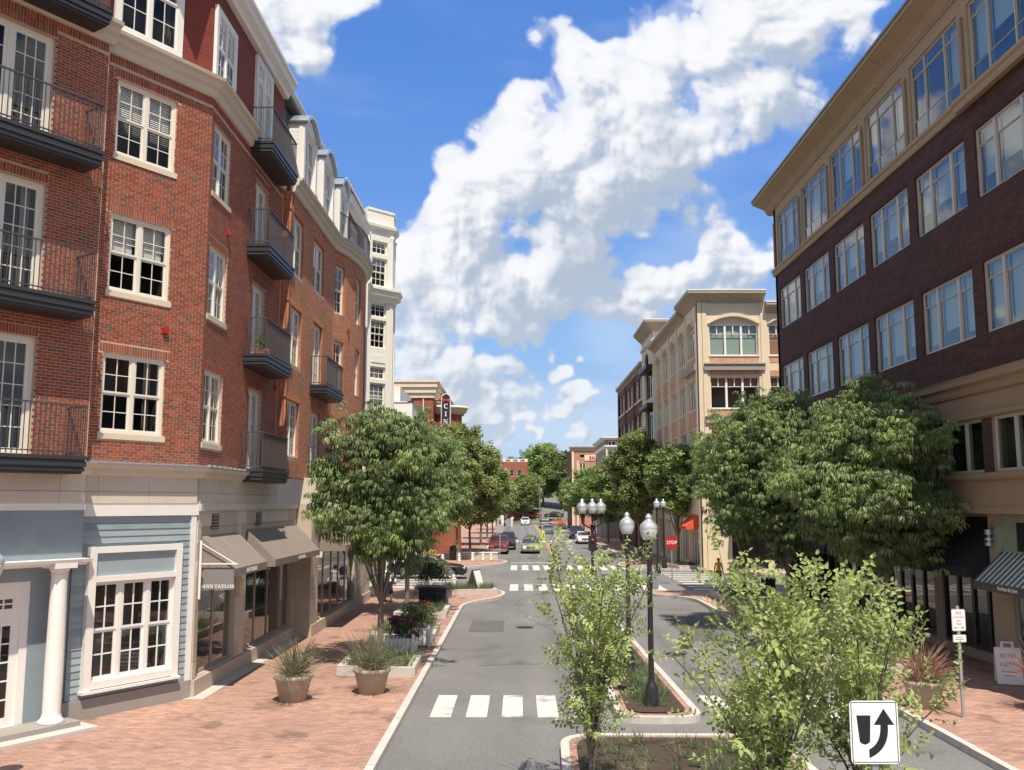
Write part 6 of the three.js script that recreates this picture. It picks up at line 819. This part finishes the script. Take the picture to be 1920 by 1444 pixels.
{ const t = thing('utility_pole', 'weathered wooden utility pole with crossarm at the end of the street', 'pole', 4.6, hillY(4.6, -214), -214); mesh('pole', cyl(0.17, 0.12, 9.6, 10), M.bark, t); mesh('crossarm', bx(-1.2, 1.2, 8.8, 8.95, -0.2, -0.1), M.bark, t); for (const x of [-1.1, -0.6, 0.6, 1.1]) mesh('insulator', cyl(0.05, 0.04, 0.18, 8, x, 8.95, -0.15), M.white, t); mesh('transformer', cyl(0.22, 0.22, 0.7, 14, 0.35, 7.4, 0), M.steel, t); }
{ const t = thing('retaining_wall', 'low cream retaining wall beside the road where the street ends on the left', 'wall', -1.6, 0, -206); mesh('wall', [bx(-0.2, 0.2, 0, 1.5, -11, 14), bx(-5, -0.21, 0, 1.2, 13.6, 14)], M.cream, t); mesh('coping', bx(-0.26, 0.26, 1.5, 1.6, -11, 14), M.offWhite, t); const f = mesh('fence', [bx(-0.02, 0.02, 2.6, 2.64, -11, 13), bx(-0.02, 0.02, 1.75, 1.79, -11, 13)], M.black, t); for (let i = 0; i < 40; i++) mesh('paling', bx(-0.015, 0.015, 1.6, 2.65, -0.015, 0.015), M.black, f, 0, 0, -10.8 + i * 0.6); }
{ const t = thing('railing_fence', 'black railing along the foot of the sloping car park', 'fence', 0, 0.2, -216.5); mesh('rail', [bx(-3, 2.8, 1.05, 1.1, -0.03, 0.03), bx(-3, 2.8, 0.15, 0.2, -0.03, 0.03)], M.black, t); for (let i = 0; i < 40; i++) mesh('paling', bx(-0.02, 0.02, 0, 1.15, -0.02, 0.02), M.black, t, -2.95 + i * 0.147, 0, 0); }
{ const t = thing('utility_cabinet', 'grey metal utility cabinet on the far left pavement', 'cabinet', -2.1, 0.13, -178); mesh('body', bx(-0.45, 0.45, 0, 1.7, -0.3, 0.3), M.zinc, t); mesh('door', bx(-0.4, 0.4, 0.1, 1.6, 0.3, 0.32), M.steel, t); }
{ const t = thing('notice_board', 'white board standing on the far left pavement behind a person in pink', 'board', -3.6, 0.13, -172); mesh('panel', bx(-0.75, 0.75, 0.9, 2.4, -0.05, 0.05), M.offWhite, t); for (const x of [-0.7, 0.7]) mesh('post', bx(x - 0.04, x + 0.04, 0, 0.9, -0.04, 0.04), M.steel, t); }
for (const [x, z, L, n] of [[8.2, -192, 2.4, 'left'], [11.0, -192.5, 2.2, 'right']]) { const t = thing('construction_fence', 'orange mesh construction fence beyond the silver van, ' + n + ' length', 'fence', x, 0.02, z), om = std(0.75, 0.14, 0.04, 0.7); mesh('mesh_strip', Array.from({ length: 7 }, (_, i) => bx(-L / 2, L / 2, 0.1 + i * 0.2, 0.17 + i * 0.2, -0.01, 0.01)), om, t); mesh('mesh_upright', Array.from({ length: Math.round(L / 0.16) }, (_, i) => bx(-L / 2 + i * 0.16, -L / 2 + 0.06 + i * 0.16, 0.1, 1.4, 0.011, 0.02)), om, t); for (let i = 0; i < 3; i++) mesh('post', bx(-0.04, 0.04, 0, 1.55, -0.05, -0.012), om, t, -L / 2 + (i * L) / 2, 0, 0); }

// ---------- vehicles ----------
M.tyre = std(0.025, 0.025, 0.026, 0.85); M.rim = std(0.55, 0.56, 0.58, 0.3, 0.8); M.carGlass = phy(0.03, 0.035, 0.04, { roughness: 0.04, ior: 1.7 }); M.chrome = std(0.7, 0.7, 0.72, 0.15, 1); M.lens = phy(0.8, 0.82, 0.84, { roughness: 0.1, clearcoat: 1 }); M.tail = phy(0.4, 0.015, 0.012, { roughness: 0.15, clearcoat: 1 }); M.plateBlue = std(0.35, 0.45, 0.6, 0.5); M.plastic = std(0.03, 0.03, 0.032, 0.6);
const SPEC = { // side profile (length from rear 0 to front L, height), glass line, wheels
  suv: { L: 4.75, W: 1.86, belt: 1.08, body: [[0.06, 0.42], [0.02, 0.7], [0.05, 1.08], [0.28, 1.62], [0.5, 1.72], [2.7, 1.72], [2.9, 1.66], [3.42, 1.12], [4.45, 1.0], [4.66, 0.88], [4.74, 0.66], [4.72, 0.42]], win: [[[0.42, 1.12], [0.6, 1.56], [1.42, 1.58], [1.42, 1.12]], [[1.5, 1.12], [1.5, 1.58], [2.22, 1.58], [2.22, 1.12]], [[2.3, 1.12], [2.3, 1.58], [2.74, 1.56], [3.16, 1.14]]], ws: [[2.96, 1.62], [3.38, 1.15]], rw: [[0.26, 1.58], [0.08, 1.13]], wheels: [0.95, 3.78], r: 0.37, ride: 0.32 },
  wagon: { L: 4.65, W: 1.78, belt: 0.92, body: [[0.05, 0.36], [0.0, 0.6], [0.06, 0.92], [0.42, 1.34], [0.8, 1.43], [2.5, 1.44], [2.75, 1.38], [3.42, 0.95], [4.3, 0.82], [4.56, 0.7], [4.64, 0.5], [4.6, 0.3]], win: [[[0.5, 0.97], [0.75, 1.3], [1.45, 1.34], [1.45, 0.97]], [[1.52, 0.97], [1.52, 1.34], [2.2, 1.34], [2.2, 0.97]], [[2.28, 0.97], [2.28, 1.34], [2.62, 1.31], [3.2, 0.99]]], ws: [[2.8, 1.35], [3.38, 0.98]], rw: [[0.38, 1.31], [0.09, 0.97]], wheels: [0.92, 3.7], r: 0.325, ride: 0.24 },
  saloon: { L: 4.75, W: 1.78, belt: 0.92, body: [[0.05, 0.38], [0.0, 0.62], [0.06, 0.92], [0.72, 0.98], [1.35, 1.36], [1.7, 1.43], [2.5, 1.42], [2.75, 1.36], [3.5, 0.94], [4.38, 0.8], [4.64, 0.66], [4.74, 0.48], [4.7, 0.3]], win: [[[1.08, 0.98], [1.44, 1.3], [1.56, 1.33], [1.56, 0.98]], [[1.63, 0.97], [1.63, 1.34], [2.24, 1.34], [2.24, 0.97]], [[2.32, 0.97], [2.32, 1.34], [2.62, 1.3], [3.24, 0.97]]], ws: [[2.8, 1.33], [3.46, 0.97]], rw: [[1.3, 1.33], [0.76, 1.0]], wheels: [0.95, 3.82], r: 0.325, ride: 0.24 },
  van: { L: 4.95, W: 1.95, belt: 1.02, body: [[0.04, 0.4], [0.0, 0.7], [0.05, 1.02], [0.3, 1.66], [0.55, 1.76], [3.1, 1.74], [3.35, 1.66], [4.25, 1.02], [4.72, 0.88], [4.9, 0.62], [4.88, 0.32]], win: [[[0.42, 1.08], [0.62, 1.58], [1.55, 1.6], [1.55, 1.08]], [[1.63, 1.08], [1.63, 1.6], [2.6, 1.6], [2.6, 1.08]], [[2.68, 1.08], [2.68, 1.6], [3.12, 1.57], [3.9, 1.1]]], ws: [[3.42, 1.6], [4.18, 1.06]], rw: [[0.28, 1.62], [0.08, 1.08]], wheels: [0.95, 3.95], r: 0.34, ride: 0.26 },
};
function car(label, kind, color, x, z, face, o = {}) { // face: heading of the nose, radians about y (0 = away from the camera, towards -z)
  const S = SPEC[kind], t = thing(o.name ?? 'parked_car', label, kind === 'van' ? 'van' : 'car', x, o.y ?? 0.005, z, face), paint = phy(...color, { roughness: 0.35, metalness: o.metal ?? 0.3, clearcoat: 1, clearcoatRoughness: 0.06 });
  const half = S.W / 2, tuck = (y) => (y > S.belt ? 1 - 0.3 * ((y - S.belt) / (1.75 - 0.9)) : y < 0.5 ? 1 - (0.5 - y) * 0.25 : 1), mid = S.L / 2;
  // side outline with wheel arches
  const sh = new THREE.Shape(), b = S.body; sh.moveTo(b[0][0], b[0][1]); for (let i = 1; i < b.length; i++) sh.lineTo(...b[i]); const base = S.ride; sh.lineTo(S.L - 0.1, base); for (const w of [...S.wheels].reverse()) { sh.lineTo(w + S.r + 0.06, base); for (let i = 0; i <= 10; i++) { const a = (i / 10) * Math.PI; sh.lineTo(w + Math.cos(a) * (S.r + 0.06), Math.max(base, S.r + Math.sin(a) * (S.r + 0.05))); } sh.lineTo(w - S.r - 0.06, base); } sh.lineTo(0.1, base);
  const g = new THREE.ExtrudeGeometry(sh, { depth: S.W - 0.16, bevelEnabled: true, bevelThickness: 0.08, bevelSize: 0.05, bevelOffset: -0.05, bevelSegments: 3, curveSegments: 8 }); g.translate(0, 0, -(S.W - 0.16) / 2);
  const P = g.attributes.position; for (let i = 0; i < P.count; i++) { const nose = Math.max(0, Math.abs(P.getX(i) - mid) - mid * 0.72) / (mid * 0.28); P.setZ(i, P.getZ(i) * tuck(P.getY(i)) * (1 - 0.12 * nose * nose)); }
  g.rotateY(Math.PI / 2); g.translate(0, 0, mid); g.computeVertexNormals(); const body = mesh('body', g, paint, t); // nose now towards -z
  const zOf = (l) => mid - l, side = (q, s, off) => { const v = q.map(([l, y]) => [s * (half * tuck(y) + off) * 1, y, zOf(l)]); const pg = new THREE.BufferGeometry(), p = []; for (let i = 1; i < v.length - 1; i++) p.push(...v[0], ...v[i], ...v[i + 1]); pg.setAttribute('position', new THREE.Float32BufferAttribute(p, 3)); pg.setAttribute('uv', new THREE.Float32BufferAttribute(new Float32Array((p.length / 3) * 2), 2)); pg.computeVertexNormals(); return pg; };
  for (const s of [1, -1]) for (const q of S.win) mesh('side_window', side(q, s, 0.004), M.carGlass, t);
  const screen = (n, [[l0, y0], [l1, y1]], f) => { const d = 0.012 * f, v = [[-half * tuck(y0) * 0.9, y0, zOf(l0) - d], [half * tuck(y0) * 0.9, y0, zOf(l0) - d], [half * tuck(y1) * 0.93, y1, zOf(l1) - d], [-half * tuck(y1) * 0.93, y1, zOf(l1) - d]].map(([a, b2, c]) => [a, b2 + 0.012, c]), pg = new THREE.BufferGeometry(); pg.setAttribute('position', new THREE.Float32BufferAttribute([...v[0], ...v[1], ...v[2], ...v[0], ...v[2], ...v[3]], 3)); pg.setAttribute('uv', new THREE.Float32BufferAttribute(new Float32Array(12), 2)); pg.computeVertexNormals(); mesh(n, pg, M.carGlass, t); };
  screen('windscreen', S.ws, 1); screen('rear_window', S.rw, -1);
  for (const l of S.wheels) for (const s of [1, -1]) { const w = new THREE.Group(); w.name = 'wheel'; w.position.set(s * (half - 0.12), S.r, zOf(l)); t.add(w); const ty = lathe([[S.r * 0.62, -0.1], [S.r * 0.95, -0.1], [S.r, -0.06], [S.r, 0.06], [S.r * 0.95, 0.1], [S.r * 0.62, 0.1]], 28); ty.rotateZ(Math.PI / 2); mesh('tyre', ty, M.tyre, w); const sp = []; for (let i = 0; i < 6; i++) { const q = bx(0.02, S.r * 0.62, -0.035, 0.035, -0.015, 0.015); q.rotateZ((i / 6) * 6.283); q.rotateY(Math.PI / 2); q.translate(s * 0.085, 0, 0); sp.push(q); } const rg = new THREE.TorusGeometry(S.r * 0.6, 0.025, 8, 24).rotateY(Math.PI / 2); rg.translate(s * 0.08, 0, 0); const dk = cyl(S.r * 0.6, S.r * 0.6, 0.03, 24).rotateZ(Math.PI / 2); mesh('rim', [...sp, rg], M.rim, w); mesh('hub', dk, M.plastic, w, s * 0.05, 0, 0); }
  const ny = kind === 'suv' || kind === 'van' ? 0.78 : 0.62, zf = zOf(S.L) , ww = half * 0.88;
  for (const s of [1, -1]) { mesh('headlight', new THREE.SphereGeometry(0.13, 12, 8).scale(1.35, 0.72, 0.55), M.lens, t, s * (ww - 0.2), ny, zf + 0.13); mesh('tail_light', bx(-0.09, 0.09, 0, 0.24, -0.03, 0.03), M.tail, t, s * (ww - 0.13), ny, zOf(0) + 0.0); mesh('mirror', new THREE.SphereGeometry(0.1, 10, 8).scale(1.1, 0.8, 0.6), paint, t, s * (half + 0.08), S.belt + 0.1, zOf(S.ws[1][0] - 0.25)); }
  mesh('grille', [bx(-0.42, 0.42, ny - 0.08, ny + 0.07, zf - 0.03, zf + 0.04)], M.plastic, t); mesh('grille_trim', [0, 1, 2].map((i) => bx(-0.4, 0.4, ny - 0.06 + i * 0.05, ny - 0.04 + i * 0.05, zf - 0.045, zf - 0.031)), M.chrome, t);
  mesh('bumper', [bx(-half * 0.84, half * 0.84, 0.36, 0.5, zf - 0.06, zf + 0.1)], o.bumper ? M.rim : paint, t); mesh('bumper', [bx(-half * 0.88, half * 0.88, 0.42, 0.56, zOf(0) - 0.1, zOf(0) + 0.06)], paint, t); mesh('licence_plate', bx(-0.16, 0.16, 0.4, 0.5, zf - 0.075, zf - 0.061), M.plateBlue, t); mesh('licence_plate', bx(-0.16, 0.16, 0.62, 0.76, zOf(0) + 0.0, zOf(0) + 0.03), M.plateBlue, t);
  if (o.rack) { const top = Math.max(...b.map((p) => p[1])); for (const s of [1, -1]) mesh('roof_rail', bx(s * 0.55 - 0.02, s * 0.55 + 0.02, top + 0.03, top + 0.08, zOf(2.4), zOf(0.9)), M.rail, t); for (const l of [1.2, 2.1]) mesh('roof_bar', bx(-0.57, 0.57, top + 0.08, top + 0.11, zOf(l) - 0.03, zOf(l) + 0.03), M.rail, t); }
  return t;
}
const TOW = Math.PI;
car('silver estate car with roof rack driving toward the viewer in the near lane', 'wagon', [0.42, 0.41, 0.38], 1.05, -91, TOW, { rack: true, name: 'moving_car', metal: 0.6 });
car('dark red sport utility car parked facing the viewer at the far left kerb', 'suv', [0.22, 0.018, 0.02], -1.95, -90.2, TOW, { bumper: true });
car('black sport utility car behind the dark red one', 'suv', [0.015, 0.016, 0.018], -1.3, -98.5, TOW, { name: 'parked_car' });
car('black saloon emerging from the left side street', 'saloon', [0.012, 0.013, 0.018], -5.75, -60.2, -Math.PI / 2, { name: 'moving_car' });
car('grey saloon seen from behind, driving away past the yellow marker', 'saloon', [0.3, 0.3, 0.31], 4.4, -147, 0, { name: 'moving_car', metal: 0.6 });
car('beige sport utility car seen from behind, ahead of the grey saloon', 'suv', [0.4, 0.34, 0.28], 4.75, -180, 0.05, { name: 'moving_car', metal: 0.5 });
car('silver van turning at the end of the street', 'van', [0.5, 0.49, 0.47], 7.0, -196, -0.95, { name: 'moving_van', metal: 0.5 });
car('white sport utility car approaching at the far end of the street', 'suv', [0.75, 0.75, 0.74], 1.25, -206, TOW, { name: 'moving_car', metal: 0 });
car('red saloon parked across the foot of the sloping car park', 'saloon', [0.35, 0.015, 0.02], 3.0, -229, Math.PI / 2 - 0.05, { y: hillY(3, -229) + 0.06 });
car('dark saloon parked right of the red one on the rise', 'saloon', [0.03, 0.012, 0.015], 8.4, -230, Math.PI / 2, { y: hillY(8.4, -230) + 0.06 });
car('white car parked facing the viewer at the right kerb, half hidden by leaves', 'saloon', [0.75, 0.75, 0.73], 7.6, -112, TOW, { metal: 0 });
car('dark car parked in the shade at the far right kerb', 'suv', [0.02, 0.02, 0.024], 7.7, -128, TOW, {});

// ---------- people ----------
function person(label, x, z, face, o) {
  const t = thing('person', label, 'person', x, o.y ?? 0.13, z, face), H = o.h ?? 1.7, k = H / 1.75;
  const st = o.stride ?? 0.2, J = [ // [a, b, ra, rb]: facing +z
    [[0, 1.4, 0], [0, 1.2, 0.01], 0.1, 0.125], [[0, 1.2, 0.01], [0, 0.98, 0], 0.125, 0.13], [[-0.15, 1.42, 0], [0.15, 1.42, 0], 0.07, 0.07], [[0, 1.44, 0], [0, 1.56, 0.015], 0.055, 0.052], [[-0.08, 0.93, 0], [0.08, 0.93, 0], 0.115, 0.115],
    [[0, 1.63, 0.02], [0, 1.68, 0.01], 0.085, 0.09], [[0, 1.585, 0.05], [0, 1.6, 0.05], 0.05, 0.05], [[0, 1.63, 0.1], [0, 1.615, 0.122], 0.016, 0.014], [[-0.088, 1.63, 0], [-0.092, 1.65, 0], 0.016, 0.014], [[0.088, 1.63, 0], [0.092, 1.65, 0], 0.016, 0.014]];
  for (const s of [1, -1]) { const f = s * st, e = [s * 0.24, 1.14, -f * 0.35], w = [s * (0.25), 0.9, -f * 0.7 + 0.09]; J.push([[s * 0.18, 1.4, 0], e, 0.052, 0.042], [e, w, 0.042, 0.028], [[s * 0.09, 0.9, 0], [s * 0.1, 0.49, f * 0.6 + 0.02], 0.088, 0.058], [[s * 0.1, 0.49, f * 0.6 + 0.02], [s * 0.1, 0.09, f - (f < 0 ? 0.05 : 0)], 0.06, 0.036], [[s * 0.1, 0.045, f - 0.04], [s * 0.11, 0.03, f + 0.14], 0.042, 0.03], [w, [w[0], w[1] - 0.07, w[2] + 0.02], 0.03, 0.033]); for (let i = 0; i < 4; i++) J.push([[w[0] + (i - 1.5) * 0.004, w[1] - 0.09, w[2] + 0.02 + (i - 1.5) * 0.018], [w[0], w[1] - 0.15 - (i === 1 ? 0.015 : i === 3 ? -0.012 : 0), w[2] + 0.035 + (i - 1.5) * 0.02], 0.0095, 0.008]); J.push([[w[0], w[1] - 0.04, w[2] + 0.045], [w[0], w[1] - 0.1, w[2] + 0.075], 0.01, 0.009]); }
  const N = 110, size = 2.0, mc = new MarchingCubes(N, std(1, 1, 1), false, false, 60000); mc.isolation = 0; const F = mc.field; F.fill(-1);
  const A = J.map(([a, b, ra, rb]) => { const d = [b[0] - a[0], b[1] - a[1], b[2] - a[2]]; return [a, d, d[0] ** 2 + d[1] ** 2 + d[2] ** 2 + 1e-9, ra, rb]; });
  for (const [a, d, dd, ra, rb] of A) { const R = Math.max(ra, rb) + 0.06, lo = [0, 1, 2].map((i) => Math.min(a[i], a[i] + d[i]) - R), hi = [0, 1, 2].map((i) => Math.max(a[i], a[i] + d[i]) + R), off = [0, 0.9, 0]; const I = (v, i) => ((v - off[i]) / size + 0.5) * N; for (let kz = Math.max(1, Math.floor(I(lo[2], 2))); kz < Math.min(N - 1, I(hi[2], 2)); kz++) for (let ky = Math.max(1, Math.floor(I(lo[1], 1))); ky < Math.min(N - 1, I(hi[1], 1)); ky++) for (let kx = Math.max(1, Math.floor(I(lo[0], 0))); kx < Math.min(N - 1, I(hi[0], 0)); kx++) { const px = (kx / N - 0.5) * size - a[0], py = (ky / N - 0.5) * size + 0.9 - a[1], pz = (kz / N - 0.5) * size - a[2], s = clamp((px * d[0] + py * d[1] + pz * d[2]) / dd), dist = Math.hypot(px - d[0] * s, py - d[1] * s, pz - d[2] * s) - lerp(ra, rb, s), o2 = kz * N * N + ky * N + kx, v = -dist, c = F[o2], kk = ra < 0.02 ? 0.004 : 0.03, h = clamp(0.5 + (0.5 * (v - c)) / kk); F[o2] = lerp(c, v, h) + kk * h * (1 - h); } }
  mc.update(); const n = mc.count, p = mc.positionArray.slice(0, n * 3), col = new Float32Array(n * 3);
  for (let i = 0; i < n; i++) { p[i * 3] *= size / 2; p[i * 3 + 1] = p[i * 3 + 1] * (size / 2) + 0.9; p[i * 3 + 2] *= size / 2; const X = Math.abs(p[i * 3]), y = p[i * 3 + 1], z2 = p[i * 3 + 2]; let c = o.skin ?? [0.45, 0.25, 0.16]; if (y > 1.6 && (y > 1.71 || z2 < 0.035)) c = o.hair ?? [0.05, 0.035, 0.025]; else if (y < 0.085) c = o.shoe ?? [0.05, 0.05, 0.05]; else if (y < (o.hem ?? 0.1)) c = c; else if (y < 0.97 && X < 0.2) c = o.legs; else if (y < 1.49 && y > (o.sleeve ?? 1.2) - (X < 0.17 ? 1 : 0)) c = o.top; col.set(c, i * 3); if (Math.abs(y - 1.645) < 0.012 && Math.abs(X - 0.033) < 0.014 && z2 > 0.08) col.set([0.03, 0.02, 0.02], i * 3); if (Math.abs(y - 1.58) < 0.007 && X < 0.025 && z2 > 0.07) col.set([0.3, 0.09, 0.08], i * 3); }
  const g = new THREE.BufferGeometry(); g.setAttribute('position', new THREE.BufferAttribute(p, 3)); g.setAttribute('normal', new THREE.BufferAttribute(mc.normalArray.slice(0, n * 3), 3)); g.setAttribute('color', new THREE.BufferAttribute(col, 3)); g.scale(k, k, k);
  mesh('body', g, PERSON, t); if (o.skirt) mesh('skirt', lathe([[0.15, 0.98], [0.18, 0.85], [0.25, 0.42], [0.245, 0.42], [0.17, 0.85]].map(([r, y]) => [r * k, y * k]), 26), std(...o.skirt, 0.9), t); if (o.bag) mesh('shoulder_bag', new THREE.SphereGeometry(0.17, 14, 10).scale(0.5, 0.9, 0.9), std(...o.bag, 0.7), t, -0.3, 0.95, 0); return t;
}
const PERSON = new THREE.MeshStandardMaterial({ vertexColors: true, roughness: 0.85 });
person('person in white top and dark skirt walking on the left pavement past the ringed column', -6.15, -44.5, Math.PI + 0.3, { legs: [0.03, 0.03, 0.04], top: [0.75, 0.74, 0.7], skirt: [0.03, 0.03, 0.035], sleeve: 1.1, hem: 0.5, bag: [0.7, 0.66, 0.58] });
person('person in blue sleeveless top and khaki trousers walking away on the right corner', 12.1, -53.6, Math.PI - 0.4, { legs: [0.26, 0.2, 0.13], top: [0.06, 0.14, 0.45], sleeve: 1.32, y: 0.005 });
person('person in yellow top and red skirt beside the one in blue', 11.35, -54.2, Math.PI - 0.2, { legs: [0.3, 0.04, 0.03], top: [0.7, 0.5, 0.06], hair: [0.2, 0.12, 0.06], hem: 0.55, h: 1.6, y: 0.005 });
person('person in pink top on the far left pavement before the white board', -3.5, -168, 0.4, { legs: [0.06, 0.07, 0.12], top: [0.75, 0.2, 0.22], h: 1.7 });
renderer.render(scene, camera);
